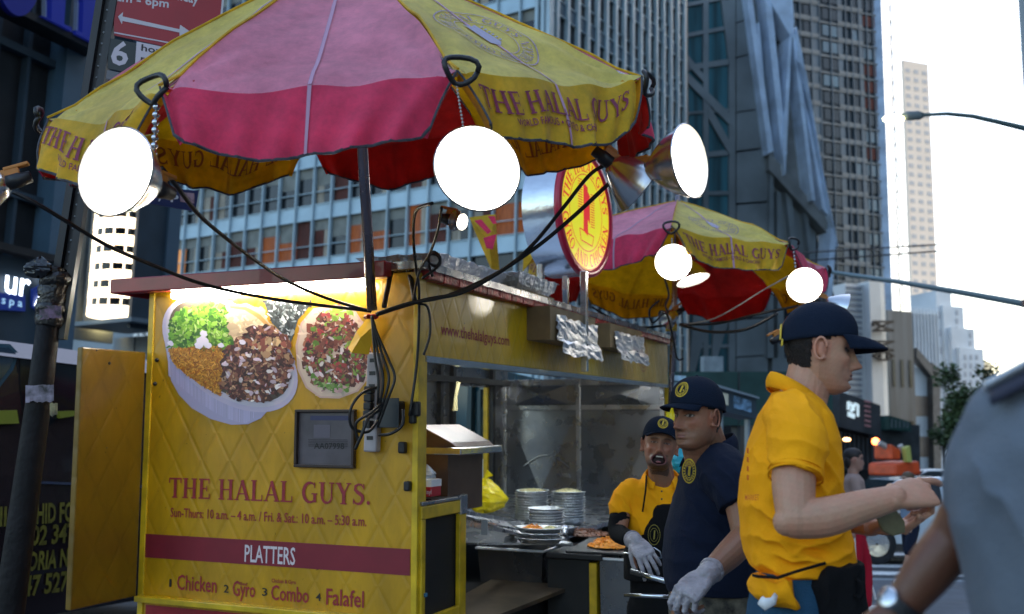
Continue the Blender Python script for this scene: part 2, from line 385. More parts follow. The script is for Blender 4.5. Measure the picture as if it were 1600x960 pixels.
# ---------------- facade helpers ----------------
class Face:
    """a vertical plane through A running along direction d; n points out"""
    def __init__(s, A, d, toward=O):
        s.A = Vector((A[0], A[1], 0)); s.d = d.normalized(); s.n = Vector((s.d.y, -s.d.x, 0))
        if s.n.dot(Vector((toward[0], toward[1], 0))-s.A) < 0: s.n = -s.n
    def pt(s, a, z, out=0.0): return s.A + s.d*a + Vector((0, 0, z)) + s.n*out
    def px(s, px, py): 
        p = Pp(px, py, s.A, s.n); return ((p-s.A).dot(s.d), p.z)
    def box(s, mb, a0, z0, a1, z1, o0, o1): mb.obox(s.pt(a0, z0, o0), s.d*(a1-a0), s.n*(o1-o0), Vector((0, 0, z1-z0)))
    def fn(s): return lambda x, y, l=0: s.pt(x, y, l)
def windows(bld, items, cap=100, name='window'):
    """items: (mesh builder fn(mb)->None, centre point, mats). Largest in view become parts, the rest one part"""
    def score(it):
        x, y, z = proj(it[1]); inside = (-20 < x < 1620 and -20 < y < 980 and z > 0)
        return (0 if inside else 1e6) + z
    items = sorted(items, key=score)
    keep = [i for i in items if score(i) < 1e6][:cap]; rest = [i for i in items if i not in keep]
    for it in keep:
        mb = MB(); it[0](mb); mb.build(name, it[2], bld)
    if rest:
        mats = []; mb = MB()
        for it in rest:
            n0 = len(mb.f); idx = []
            for m in it[2]:
                if m not in mats: mats.append(m)
                idx.append(mats.index(m))
            it[0](mb)
            for k in range(n0, len(mb.f)): mb.m[k] = idx[mb.m[k]]
        tag(mb.build(name+'_field', mats, bld), kind='stuff')

# ---------------- the long office block with the aluminium grid ----------------
cA = P(850, 60, 57.0); dL = hdir(-1650); dR = Vector((-dL.y, dL.x, 0)); dR = dR if dR.y > 0 else -dR
blk = thing('office_block', 'long office block with pale aluminium window grid behind the food carts', 'building', (cA.x, cA.y, 0))
def grid_face(fc, L, z0, z1, fh, bay, span, spanmat, kinds, cs, fin=.10):
    items = []; n = int(L/bay); nf = int((z1-z0)/fh)
    mbg = MB(); mbs = MB()
    for i in range(n+1): fc.box(mbg, i*bay-fin/2, z0, i*bay+fin/2, z1, -.05, .22)
    for j in range(nf+1):
        zb = z0+j*fh
        fc.box(mbs, 0, zb-.001, L, zb+span, -.3, .05)
        fc.box(mbg, 0, zb+span, L, zb+span+.06, -.02, .12); fc.box(mbg, 0, zb-.07, L, zb-.002, -.02, .12)
        fc.box(mbg, 0, zb+span+(fh-span)*.32, L, zb+span+(fh-span)*.32+.05, -.02, .09)
        for i in range(n):
            k = kinds(i, j)
            def mk(mb, i=i, zb=zb, k=k):
                a0, a1 = i*bay+fin/2, (i+1)*bay-fin/2; h = fh-span; z = zb+span
                mb.mi = 0; t = 0 if k[1] is None else k[1]
                fc.box(mb, a0, z, a1, z+h*(1-t), -.30, -.12)
                if t:
                    mb.mi = 1; fc.box(mb, a0, z+h*(1-t), a1, z+h, -.30, -.10)
                if k[2]:
                    mb.mi = 2; q = rnd.choice([0, .55]); fc.box(mb, a0+(a1-a0)*q, z, a0+(a1-a0)*(q+.42), z+h*(1-t)-.02, -.30, -.105)
                mb.mi = 0
            items.append((mk, fc.pt((i+.5)*bay, zb+fh/2), [k[0], M['blind'], M['curtain']]))
    return items, mbg, mbs
f1 = Face(cA, dL); f2 = Face(cA, dR)
zref = f1.px(600, 368)[1]      # middle of a spandrel band on the long face
def kL(i, j):
    r = rnd.random(); jj = zr_row - j
    g = M['glass_dk']
    if jj == 0: g = rnd.choice([M['lit'], M['lit'], M['lit2'], M['redroom'], M['redroom'], M['glass_dk'], M['lit']]) 
    elif r < .1: g = M['redroom']
    return (g, rnd.choice([.28, .28, .5]) if rnd.random() < .85 else None, rnd.random() < .28)
FHL = abs(f1.px(600, 322)[1]-f1.px(600, 410)[1]); z00 = f1.px(600, 415)[1]; z00 -= FHL*int(z00/FHL)
zr_row = int(round((f1.px(600, 415)[1]-z00)/FHL))
bayL = abs(f1.px(632, 350)[0]-f1.px(601, 350)[0])
it1, g1, s1 = grid_face(f1, 58*bayL, z00, z00+FHL*11, FHL, bayL, FHL*.26, None, kL, 0)
def kR(i, j): return (rnd.choice([M['glass_dk'], M['glass_dk'], M['redroom'], M['glass_bl'], M['lit'] if rnd.random() < .1 else M['glass_dk']]), .35 if rnd.random() < .3 else None, rnd.random() < .2)
LR = abs(f2.px(1068, 200)[0]); bayR = LR/16
it2, g2, s2 = grid_face(f2, LR, z00, z00+FHL*11, FHL, bayR, FHL*.24, None, kR, 0, fin=.30)
windows(blk, it1+it2, 100)
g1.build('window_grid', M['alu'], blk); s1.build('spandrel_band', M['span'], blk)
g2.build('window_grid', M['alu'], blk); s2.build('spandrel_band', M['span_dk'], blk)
mb = MB(); f1.box(mb, .1, 0, 58*bayL, z00+FHL*11+1, -22, -.31); mb.build('wall', M['stone_dk'], blk)
mb = MB()
for a in (-.55, -.15, .28): f1.box(mb, a, 0, a+.22, z00+FHL*11+1, -.2, .3)
mb.build('corner_pier', M['alu'], blk)
# low pale wall that closes the block at street level
mb = MB(); fl = f1
a0 = f1.px(110, 540)[0]; mb.mi = 0
zt = f1.px(170, 512)[1]
f1.box(mb, f1.px(240, 530)[0], 0, a0+6, zt, .35, .6)
mb.build('base_wall', M['concrete'], blk)

# ---------------- dark shop building at the far left, its signs ----------------
dS = hdir(1447)
lA = P(148, 60, 15.5); fb = Face(lA, dS, toward=(0, 5))
shop = thing('shop_building', 'dark glass shop building at the left edge behind the blue letters', 'building', (lA.x, lA.y, 0))
sg = lambda px, py: fb.px(px, py)
mb = MB(); fb.box(mb, -9, 0, 0, 16, -8, -.25); mb.build('wall', M['black'], shop)
mb = MB()
for k in range(-26, -1):
    fb.box(mb, k*.55-.03, 3.9, k*.55+.03, 16, -.25, -.12)
for z in (3.9, 5.1, 7.3, 9.5): fb.box(mb, -9, z, -.6, z+.12, -.25, -.1)
mb.build('mullion', M['slate'], shop)
mb = MB(); fb.box(mb, -.62, 0, 0, 16, -.25, .1); mb.build('corner_pier', M['stripblue'], shop)
mb = MB(); fb.box(mb, -9, 0, -.63, sg(60, 412)[1], -.25, .05); mb.build('fascia_wall', M['slate'], shop)
mb = MB(); a, z = sg(60, 410); fb.box(mb, -9, z, -.2, z+.10, .052, .3); mb.build('ledge', M['black'], shop)

def slab_letter(mb, fc, polys, out0, out1):
    for q in polys: mb.prism([fc.pt(x, z, out0) for x, z in q], fc.n*(out1-out0))
sgn = thing('letter_sign', 'large deep blue serif letters on the dark shop front, top left', 'sign', tuple(fb.pt(-1, 5)))
def pxpoly(fc, pts): return [fc.px(x, y) for x, y in pts]
nn = [[(27.5, 32), (75, 56), (75, 50), (63, 45), (66, 0), (66, -40), (43, -52), (43, 38), (27.5, 32)],
      [(82, 60), (122, 80), (122, 74), (113, 70), (117, 10), (114, -10), (100, -34), (80, -42), (78, -30), (88, -12), (94, 10), (92, 58), (82, 54)]]
mbl, mbe = MB(), MB()
for poly in nn:
    pp = pxpoly(fb, poly[:-1] if poly[0] == poly[-1] else poly)
    mbl.prism([fb.pt(x, z, .38) for x, z in pp], fb.n*.10)
    c = Vector((sum(p[0] for p in pp)/len(pp), sum(p[1] for p in pp)/len(pp), 0))
    mbe.prism([fb.pt(c.x+(x-c.x)*1.05+(.012 if x > c.x else -.012), c.y+(z-c.y)*1.03, .30) for x, z in pp], fb.n*.078)
mbl.build('letter_face', mat('blue_letter_face', (.008, .014, .16), .35, emit=(.02, .04, .5), estr=.05), sgn)
mbe.build('letter_edge', mat('pale_letter_edge', (.30, .36, .5), .4), sgn)
mb = MB(); c = sg(2, 2)
vs = []
for r in (.42, .70):
    for k in range(40): a = 2*math.pi*k/40; vs.append((r*math.cos(a)*.55, r*math.sin(a)))
ra = []
for k in range(40):
    k2 = (k+1) % 40
    q = [(c[0]-.15+vs[i][0], c[1]+.35+vs[i][1]) for i in (k, k2, 40+k2, 40+k)]
    mb.prism([fb.pt(x, z, .38) for x, z in q], fb.n*.10, caps=True)
mb.build('letter_face', M['navyblue'], sgn)
mb = MB(); a0, z0 = sg(0, 30); a1, z1 = sg(125, 82)
fb.box(mb, -3.6, z1-.08, a1+.02, z1+.03, .06, .42); mb.build('sign_rail', M['black'], sgn)

spa = thing('spa_sign', 'blue and white lit spa sign reading ury on the slate wall, far left', 'sign', tuple(fb.pt(-1.5, 3)))
mW = mat('lit_white_letters', (.8, .8, .85), .4, emit=(.75, .85, 1), estr=1.6)
a0, z0 = sg(0, 458); a1, z1 = sg(1, 428); hx = abs(z1-z0)
mb = MB(); a0 = sg(-3, 457)[0]
wU = sg(37, 457)[0]-a0
put_text(mb, 'ur', lambda x, y, l=0: fb.pt(x, y+z0, .12+l), a0, 0, hx*1.34, width=wU, dz=0)
a2, z2 = sg(45, 445); aa = sg(71, 470)
mb.prism([fb.pt(sg(52, 431)[0], sg(52, 431)[1], .12), fb.pt(sg(57, 431)[0], sg(57, 431)[1], .12), fb.pt(sg(62, 443)[0], sg(62, 443)[1], .12), fb.pt(sg(57, 443)[0], sg(57, 443)[1], .12)], fb.n*.03)
mb.prism([fb.pt(*sg(44, 478), .12), fb.pt(*sg(49, 478), .12), fb.pt(*sg(58, 464), .12), fb.pt(*sg(52, 462), .12)], fb.n*.03)
mb.build('lettering', mW, spa)
mb = MB(); q = [sg(-30, 456), sg(31, 462), sg(31, 487), sg(-30, 483)]
mb.prism([fb.pt(x, z, .06) for x, z in q], fb.n*.05)
q = [sg(43, 452), sg(72, 440), sg(72, 448), sg(50, 485), sg(43, 480)]
mb.prism([fb.pt(x, z, .06) for x, z in q], fb.n*.05)
mb.build('backing', mat('bright_blue_panel', (.008, .02, .10), .4, emit=(.02, .06, .5), estr=.06), spa)
mb = MB(); zz = sg(10, 478)[1]
put_text(mb, 's p a', lambda x, y, l=0: fb.pt(x, y+zz, .125+l), sg(-8, 478)[0], 0, abs(sg(10, 468)[1]-zz)*1.25, width=sg(25, 478)[0]-sg(-8, 478)[0])
mb.build('small_lettering', mat('pale_blue_letters', (.3, .5, .7), .5, emit=(.3, .5, .7), estr=.3), spa)

# ---------------- hotel corner with the banded round lantern ----------------
hA = P(215, 400, 26.0); fh_ = Face(hA, hdir(-1650))
hot = thing('hotel_corner', 'slate blue corner building with a niche beside the aluminium grid block', 'building', (hA.x, hA.y, 0))
hx_ = lambda px, py: fh_.px(px, py)
def hbox(mb, x0, y0, x1, y1, o0, o1, ztop=None):
    a0, z0 = hx_(x0, y1); a1, z1 = hx_(x1, y0); fh_.box(mb, min(a0, a1), z0, max(a0, a1), z1 if ztop is None else ztop, o0, o1)
zb = hx_(150, 512)[1]
mb = MB(); a1 = hx_(215, 400)[0]; a0 = hx_(100, 400)[0]
fh_.box(mb, min(a0, a1), zb+.35, max(a0, a1), 22, -1.3, -.9); mb.build('niche_wall', mat('niche_blue', (.06, .11, .16), .5, nscale=.5, namt=.2), hot)
mb = MB(); hbox(mb, 203, 300, 215, 512, -1.3, .0, 22); hbox(mb, 130, 300, 146, 512, -.85, .0, 22); mb.build('pier', M['slate'], hot)
mb = MB(); hbox(mb, 106, 300, 131, 530, -1.3, .12, 22); mb.build('corner_pier', mat('pale_pier', (.25, .31, .34), .5, nscale=.7, namt=.25), hot)
mb = MB(); hbox(mb, 120, 497, 218, 512, -1.6, .25); mb.build('soffit_edge', mat('soffit_grey', (.12, .17, .21), .5), hot)
mb = MB(); fh_.box(mb, min(hx_(100, 520)[0], hx_(216, 520)[0]), 0, max(hx_(100, 520)[0], hx_(216, 520)[0]), hx_(170, 513)[1], -2.2, -1.6); mb.build('back_wall', M['concrete'], hot)
mb = MB()
for k in range(5):
    a = hx_(133+k*24, 520)[0]; fh_.box(mb, a-.015, .5, a+.015, zb-.05, -1.59, -1.57)
mb.build('wall_joint', M['slate'], hot)
lan = thing('banded_lantern', 'tall round lantern of glowing cream bands in the niche of the hotel corner', 'lantern', tuple(fh_.pt(hx_(170, 500)[0], zb, -.3)))
ca, cz = hx_(168, 500); cc = fh_.pt(ca, 0, -.35); rad = abs(hx_(197, 450)[0]-hx_(139, 450)[0])/2
bands = [(388, 396, 0), (399, 417, 1), (417, 427, 0), (427, 444, 1), (444, 456, 0), (456, 470, 1), (470, 480, 0), (480, 496, 1)]
mbB, mbD = MB(), MB()
for k in range(9):
    y1 = hx_(170, 495-k*26.5)[1]; y0 = hx_(170, 495-k*26.5-15.5)[1]; y2 = hx_(170, 495-(k+1)*26.5)[1]
    mbB.lathe([(0.01, y1), (rad*1.02, y1+.02), (rad*1.02, y0-.02), (.01, y0)], 32, Matrix.Translation(Vector((cc.x, cc.y, 0))))
    for a in range(8):
        mbD.lathe([(rad*.97, y0), (rad*.97, y2)], 40, Matrix.Translation(Vector((cc.x, cc.y, 0))))
        break
    for a in range(16):
        t = a*math.pi/8; mbB.obox((cc.x+rad*.985*math.cos(t)-.015, cc.y+rad*.985*math.sin(t)-.015, y0), (.03, 0, 0), (0, .03, 0), (0, 0, y2-y0))
mbB.smooth = True
mbB.build('glowing_band', mat('cream_glow', (.8, .72, .6), .5, emit=(1, .80, .55), estr=1.3), lan)
mbD.build('dark_pane', M['glass_dk'], lan, smooth=True)
mb = MB(); a, z = hx_(120, 504); c = fh_.pt(a, z, -.9)
mb.lathe([(.01, 0), (.30, 0), (.30, .08), (.01, .08)], 24, Matrix.Translation(c))
o = mb.build('ceiling_lamp', mat('round_lamp_glow', (1, .8, .5), .5, emit=(1, .7, .3), estr=2.5)); tag(o, 'small round warm ceiling lamp under the hotel soffit', 'lamp')

# ---------------- arrow 13 sign on the pale wall ----------------
a0, z0 = f1.px(219, 545); a1, z1 = f1.px(262, 517)
s13 = thing('number_sign', 'white wall sign with black arrow and number 13 beside the yellow door', 'sign', tuple(f1.pt(a1, z0, .65)))
mb = MB(); f1.box(mb, min(a0, a1), z0-.1, max(a0, a1), z1, .61, .68); mb.build('plate', M['white'], s13)
mb = MB(); f1.box(mb, min(a0, a1)-.06, z0-.16, max(a0, a1)+.06, z1+.06, .6, .645); mb.build('frame', M['black'], s13)
sgn_ = -1 if f1.d.x < 0 else 1
f13 = lambda x, y, l=0: f1.pt(a0+sgn_*x, z0+y, .685+l)
mb = MB(); hh = (z1-z0)
put_text(mb, '13', f13, abs(f1.px(226, 540)[0]-a0), .04, hh*.86, width=abs(f1.px(240, 540)[0]-f1.px(226, 540)[0]))
w_ = abs(f1.px(225, 540)[0]-a0)
mb.add([f13(w_*.2, hh*.5), f13(w_*.75, hh*.8), f13(w_*.75, hh*.2)], [(0, 1, 2)])
mb.build('lettering', M['black'], s13)
# ---------------- faceted steel and teal glass building ----------------
FA = P(1072, 300, 84.0); ff = Face(FA, hdir(5600))
fac = thing('faceted_building', 'grey steel building with teal windows and leaning diagonal facets behind the second umbrella', 'building', (FA.x, FA.y, 0))
def fbox(fc, mb, x0, y0, x1, y1, o0, o1):
    a0, z0 = fc.px(x0, y1); a1, z1 = fc.px(x1, y0); fc.box(mb, min(a0, a1), z0, max(a0, a1), z1, o0, o1)
def fpoly(fc, mb, pts, o0, o1):
    q = [fc.px(*p) for p in pts]; mb.prism([fc.pt(a, z, o0) for a, z in q], fc.n*(o1-o0))
# flat front: grey panels with set back glass
mb = MB(); fpoly(ff, mb, [(1072, -60), (1160, -60), (1196, 260), (1196, 720), (1072, 720)], -9, -.5); mb.build('wall', M['glass_dk'], fac)
cols = [(1074, 1100), (1108, 1140)]; rows = [(-50, 4), (10, 52), (58, 101), (110, 175), (179, 240), (248, 300), (306, 360), (366, 420), (428, 480), (486, 540), (545, 590)]
def slope_y(x, y): return (x-1072)*(-.19 if y < 60 else -.14 if y < 150 else -.09 if y < 260 else -.03)
ditems = []
for ci, (x0, x1) in enumerate(cols):
    for (y0, y1) in rows:
        def mk(mb, x0=x0, x1=x1, y0=y0, y1=y1):
            fpoly(ff, mb, [(x0, y0+slope_y(x0, y0)), (x1, y0+slope_y(x1, y0)), (x1, y1+slope_y(x1, y1)), (x0, y1+slope_y(x0, y1))], -.44, -.30)
        ditems.append((mk, ff.pt(ff.px((x0+x1)/2, (y0+y1)/2)[0], ff.px(x0, (y0+y1)/2)[1]), [M['tealglass']]))
windows(fac, ditems, 60)
mb = MB()
for (x0, x1) in [(1072, 1074), (1100, 1108), (1140, 1150)]:
    fpoly(ff, mb, [(x0, -60), (x1, -60), (x1, 700), (x0, 700)], -.49, -.10)
prev = None
for i in range(len(rows)-1):
    ya = rows[i][1]; yb = rows[i+1][0]
    for (x0, x1) in cols:
        fpoly(ff, mb, [(x0, ya+slope_y(x0, ya)), (x1, ya+slope_y(x1, ya)), (x1, yb+slope_y(x1, yb)), (x0, yb+slope_y(x0, yb))], -.49, -.12)
# diagonal brace panels crossing the windows
for q in ([(1074, 112), (1142, 178), (1146, 200), (1076, 130)], [(1074, 84), (1100, 116), (1100, 128), (1074, 100)], [(1108, 162), (1146, 230), (1142, 244), (1108, 185)],
          [(1128, 0), (1140, 0), (1143, 70), (1140, 100)], [(1090, 428), (1108, 500), (1085, 588), (1076, 588)], [(1118, 440), (1140, 430), (1140, 500), (1112, 588)]):
    fpoly(ff, mb, q, -.30, -.06)
mb.build('frame_panel', M['panelgrey'], fac)
mb = MB()
for (ya, yb) in [(-60, 50), (52, 100), (102, 182), (184, 243), (246, 320), (323, 400), (403, 500), (503, 560), (562, 590)]:
    xr = lambda y: 1160+max(0, min(1, y/258.0))*40
    fpoly(ff, mb, [(1151, ya+slope_y(1151, ya)), (xr(ya), ya+slope_y(xr(ya), ya)-2), (xr(yb), yb+slope_y(xr(yb), yb)-2), (1151, yb+slope_y(1151, yb))], -.49, 0)
mb.build('cladding', M['panelgrey'], fac)
# the leaning facets on the street side, deep relief
FB = P(1200, 300, 80.0); fs = Face(FB, hdir(1900))
mb = MB(); fpoly(ff, mb, [(1155, -60), (1226, -60), (1238, 110), (1262, 240), (1290, 370), (1310, 440), (1330, 500), (1330, 720), (1196, 720), (1196, 260)], -8, -1.2); mb.build('recess_glass', M['glass_dk'], fac)
lt, dk, md = MB(), MB(), MB()
for q, o in [([(1156, -20), (1164, -20), (1200, 240), (1192, 245)], .9), ([(1178, 40), (1182, 38), (1198, 242), (1190, 200)], .5), ([(1184, -10), (1193, -20), (1220, 245), (1212, 250)], 1.0),
             ([(1190, -20), (1226, -20), (1230, 40), (1228, 70), (1194, 12)], 1.1), ([(1222, 66), (1226, 64), (1216, 278), (1211, 240)], 1.15), ([(1226, 60), (1232, 62), (1262, 320), (1256, 318)], 1.2),
             ([(1232, 50), (1240, 90), (1266, 240), (1296, 390), (1285, 345), (1246, 118), (1232, 102)], 1.3), ([(1244, 150), (1248, 150), (1284, 340), (1276, 330)], .9),
             ([(1286, 360), (1294, 372), (1287, 470), (1279, 470)], 1.2)]:
    fpoly(ff, lt, q, -.6, o)
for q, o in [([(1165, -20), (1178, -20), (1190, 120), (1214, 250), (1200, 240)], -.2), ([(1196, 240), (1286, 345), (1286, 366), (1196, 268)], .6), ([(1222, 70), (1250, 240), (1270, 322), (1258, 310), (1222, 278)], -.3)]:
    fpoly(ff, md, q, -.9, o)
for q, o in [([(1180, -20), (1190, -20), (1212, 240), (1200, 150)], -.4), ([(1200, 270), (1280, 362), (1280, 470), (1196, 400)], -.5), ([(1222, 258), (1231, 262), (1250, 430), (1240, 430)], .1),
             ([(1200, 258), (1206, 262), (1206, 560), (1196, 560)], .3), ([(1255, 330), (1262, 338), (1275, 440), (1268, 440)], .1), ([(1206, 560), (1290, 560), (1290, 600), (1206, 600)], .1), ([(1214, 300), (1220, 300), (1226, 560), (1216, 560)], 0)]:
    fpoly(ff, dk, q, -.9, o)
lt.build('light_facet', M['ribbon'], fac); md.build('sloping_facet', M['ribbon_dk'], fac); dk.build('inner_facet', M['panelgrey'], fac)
# lower wing that runs down the street
mb = MB(); fpoly(ff, mb, [(1283, 352), (1334, 430), (1372, 520), (1372, 620), (1300, 620), (1288, 470)], -20, -6); mb.build('street_wing', M['stone_dk'], fac)
mb = MB(); fpoly(ff, mb, [(1283, 330), (1336, 410), (1342, 435), (1322, 428), (1284, 368)], -6, -4.6); mb.build('sloping_parapet', mat('blue_parapet', (.10, .14, .21), .5, nscale=.4), fac)

# ---------------- dark residential tower ----------------
TA = P(1386, 300, 180.0); ft = Face(TA, hdir(5600)); fe = Face(TA, hdir(1560), toward=(200, 0))
tow = thing('apartment_tower', 'tall dark glass tower with pale floor bands right of the faceted building', 'building', (TA.x, TA.y, 0))
tx = lambda px, py: ft.px(px, py)
aL = tx(1230, 300)[0]
mb = MB(); ft.box(mb, aL-2, 0, -.2, 110, -30, -1.0); mb.build('wall', M['towerglass'], tow)
fhT = abs(tx(1300, 300)[1]-tx(1300, 327.3)[1]); zT = tx(1386, 700)[1]; nT = int((105-zT)/fhT)
XS = sorted([1230, 1247, 1259, 1266, 1277, 1290, 1296, 1308, 1319, 1332, 1342, 1353, 1359, 1366, 1374, 1386])
asx = [tx(x, 300)[0] for x in XS]
mbs, mbp = MB(), MB(); items = []
for j in range(nT):
    z = zT+j*fhT
    ft.box(mbs, aL-2, z, -.15, z+fhT*.10, -1.1, -.6)
    for (x0, x1) in ((1232, 1290), (1320, 1360)):
        ft.box(mbs, tx(x0, 300)[0], z+fhT*.1, tx(x1, 300)[0], z+fhT*.28, -1.1, -.55)
    for (x0, x1) in ((1266, 1277), (1296, 1319), (1342, 1353), (1361, 1385)):
        def mk(mb, x0=x0, x1=x1, z=z):
            ft.box(mb, tx(x0, 300)[0], z+fhT*.30, tx(x1, 300)[0], z+fhT*.94, -1.1, -.8)
        items.append((mk, ft.pt(tx(x0, 300)[0], z+1), [rnd.choice([M['glass_dk'], M['glass_dk'], M['glass_dk'], M['glass_bl'], M['redroom'] if x0 > 1360 else M['glass_dk']])]))
for x in (1247, 1259, 1277, 1290, 1308, 1332, 1342, 1353, 1366, 1376):
    a = tx(x, 300)[0]; ft.box(mbp, a-.09, zT, a+.09, 110, -1.1, -.5)
for x0, x1 in ((1278, 1290), (1320, 1328), (1353, 1360)):
    ft.box(mbp, tx(x0, 300)[0], zT, tx(x1, 300)[0], 110, -1.1, -.75)
windows(tow, items, 100)
mbs.build('floor_band', M['towerspan'], tow); mbp.build('glass_pier', mat('blue_pier_glass', (.03, .055, .08), .4, nscale=.1), tow)
# bright street side with slanting dark balconies
L2 = abs(fe.px(1414, 300)[0])
mb = MB(); fe.box(mb, 0, 0, L2, 110, -1.5, .2); mb.build('side_pier', M['mirror_pier'], tow)
mb = MB()
for j in range(nT+1):
    z = zT+j*fhT; a, b = L2*.36, L2*.70
    mb.prism([fe.pt(a, z+fhT*.1, .201), fe.pt(b, z+fhT*.1, .201), fe.pt(b, z+fhT*.75, .201), fe.pt(a, z+fhT*.75, .201)], fe.n*.25)
mb.build('balcony', M['glass_dk'], tow)

# ---------------- the rest of the avenue ----------------
def simple_tower(name, label, px0, px1, ytop, Y, depth, wallm, winm, cols, rowh, wf=.55, hf=.5, ybot=760, steps=None, cap=100, side=True, d=None):
    A = P((px0+px1)/2, ytop, Y); fc = Face(A, d or hdir(5600)); t = thing(name, label, 'building', (A.x, A.y, 0))
    a0 = fc.px(px0, ytop)[0]; a1 = fc.px(px1, ytop)[0]; zt = fc.px((px0+px1)/2, ytop)[1]
    mb = MB(); fc.box(mb, a0, 0, a1, zt, -depth, 0)
    if steps:
        for (x0, x1, yt, dd) in steps:
            b0 = fc.px(x0, yt)[0]; b1 = fc.px(x1, yt)[0]; fc.box(mb, b0, 0, b1, fc.px(x0, yt)[1], -depth+dd, dd)
    mb.build('wall', wallm, t)
    items = []; w = (a1-a0)/cols; h = rowh; z = fc.px(px0, ybot)[1]; z = max(z, 1)
    while z+h < zt-h*.4:
        for k in range(cols):
            def mk(mb, k=k, z=z): fc.box(mb, a0+w*(k+.5-wf/2), z+h*.25, a0+w*(k+.5+wf/2), z+h*(.25+hf), -.3, .12)
            items.append((mk, fc.pt(a0+w*(k+.5), z+h/2), [winm]))
        z += h
    windows(t, items, cap); return t, fc
mb = None
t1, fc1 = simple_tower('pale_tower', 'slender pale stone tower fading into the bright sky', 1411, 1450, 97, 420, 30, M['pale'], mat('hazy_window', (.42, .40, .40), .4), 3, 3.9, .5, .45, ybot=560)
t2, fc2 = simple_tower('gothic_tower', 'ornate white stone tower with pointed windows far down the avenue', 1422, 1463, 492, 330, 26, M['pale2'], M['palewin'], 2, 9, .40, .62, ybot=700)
mb = MB()
for k in range(9):
    a = fc2.px(1422+k*5.1, 492)[0]; z = fc2.px(1440, 492)[1]
    fc2.box(mb, a-.25, 5, a+.25, z+.8, .13, .6)
    mb.prism([fc2.pt(a-.5, z, .2), fc2.pt(a+.5, z, .2), fc2.pt(a, z+2.6, .2)], fc2.n*.5)
mb.build('pinnacle', M['pale2'], t2)
t3, fc3 = simple_tower('stepped_tower', 'white setback office tower with small square windows beside the ornate stone tower', 1462, 1486, 455, 350, 26, M['pale2'], M['palewin'], 3, 6.2, .38, .4, ybot=700, steps=[(1470, 1502, 478, 1), (1478, 1514, 513, 2.5), (1486, 1523, 545, 4)])
mb = MB()
for (x0, x1, yt, dd) in [(1487, 1502, 484, 1), (1503, 1514, 520, 2.5), (1490, 1523, 555, 4)]:
    for c in range(int((x1-x0)/9)):
        for r in range(12):
            y = yt+4+r*13
            if y > 700: break
            a, z = fc3.px(x0+c*9+3, y); fc3.box(mb, a, z-1.2, a+1.0, z+.6, dd-.1, dd+.15)
tag(mb.build('window_field', M['palewin'], t3), kind='stuff')
t4, fc4 = simple_tower('striped_office', 'mid height office building with pale and brown bands and a dark rim', 1424, 1452, 575, 150, 30, mat('band_blue', (.30, .38, .46), .5, nscale=.2), mat('band_brown', (.10, .085, .075), .4, nscale=.5), 1, 6.0, 1.0, .5, ybot=730)
mb = MB(); ffn = fc4
for q in ([(1424, 545), (1450, 574), (1450, 592), (1424, 560)], [(1448, 568), (1460, 578), (1462, 740), (1451, 740)]): fpoly(fc4, mb, q, -.3, 1.2)
mb.build('dark_rim', M['stone_dk'], t4)
t5, fc5 = simple_tower('museum_tower', 'pale grey slab building that carries the vertical museum sign', 1358, 1376, 440, 120, 18, mat('museum_light', (.62, .66, .68), .5, nscale=.1), M['palewin'], 1, 40, .01, .01, ybot=700, steps=[(1376, 1386, 440, -.5), (1330, 1358, 440, -1.2)])
mb = MB()
for k in range(20):
    y = 445+k*9
    a, z = fc5.px(1332, y); a2, z2 = fc5.px(1356, y); fc5.box(mb, a, z-.3, a2, z, -1.25, -1.1)
mb.build('louvre', M['palewin'], t5)
t6, fc6 = simple_tower('bronze_slab', 'dark reflective slab building with golden glints between museum sign and striped office', 1386, 1425, 486, 140, 26, mat('bronze_glass', (.045, .055, .068), .4, 0, nscale=.35, namt=.8, stretch=(1.5, 1.5, .15)), M['glass_dk'], 3, 8.5, .30, .45, ybot=725)
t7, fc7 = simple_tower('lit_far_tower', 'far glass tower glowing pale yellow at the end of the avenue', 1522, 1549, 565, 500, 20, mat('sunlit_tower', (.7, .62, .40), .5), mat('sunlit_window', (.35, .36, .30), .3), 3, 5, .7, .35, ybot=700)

sgM = thing('museum_sign', 'vertical black museum letters lying on their side on the pale slab building', 'sign', tuple(fc5.pt(fc5.px(1372, 560)[0], fc5.px(1372, 560)[1], .8)))
mb = MB(); W0, W1 = 1358.5, 1390.0
def bar(x0, y0, x1, y1, w):
    a = Vector(fc5.px(x0, y0)); b = Vector(fc5.px(x1, y1)); d = (b-a).normalized(); k = Vector((-d.y, d.x))*w*.5
    mb.prism([fc5.pt(*(a+k), .5), fc5.pt(*(b+k), .5), fc5.pt(*(b-k), .5), fc5.pt(*(a-k), .5)], fc5.n*.35)
for yy, kind in ((504, 'M'), (535, 'M'), (551.5, 'O')):
    w = .26; h = 14
    if kind == 'M':
        bar(W0, yy, W1, yy, w); bar(W0, yy+h, W1, yy+h, w); bar(W0, yy+.5, W0, yy+h*.5, w); bar(W1-1, yy, W0+12, yy+h/2, w); bar(W0+12, yy+h/2, W1-1, yy+h, w); bar(W0+2, yy, W0+12, yy+h/2, w); bar(W0+12, yy+h/2, W0+2, yy+h, w)
    else:
        pts = [(W0, yy+6), (W0+10, yy), (W1-10, yy), (W1, yy+6), (W1-10, yy+12), (W0+10, yy+12), (W0, yy+6)]
        for p, q in zip(pts, pts[1:]): bar(*p, *q, w)
        bar((W0+W1)/2-6, yy, (W0+W1)/2-6, yy+12, w); bar((W0+W1)/2+6, yy, (W0+W1)/2+6, yy+12, w)
mb.build('lettering', M['black'], sgM)

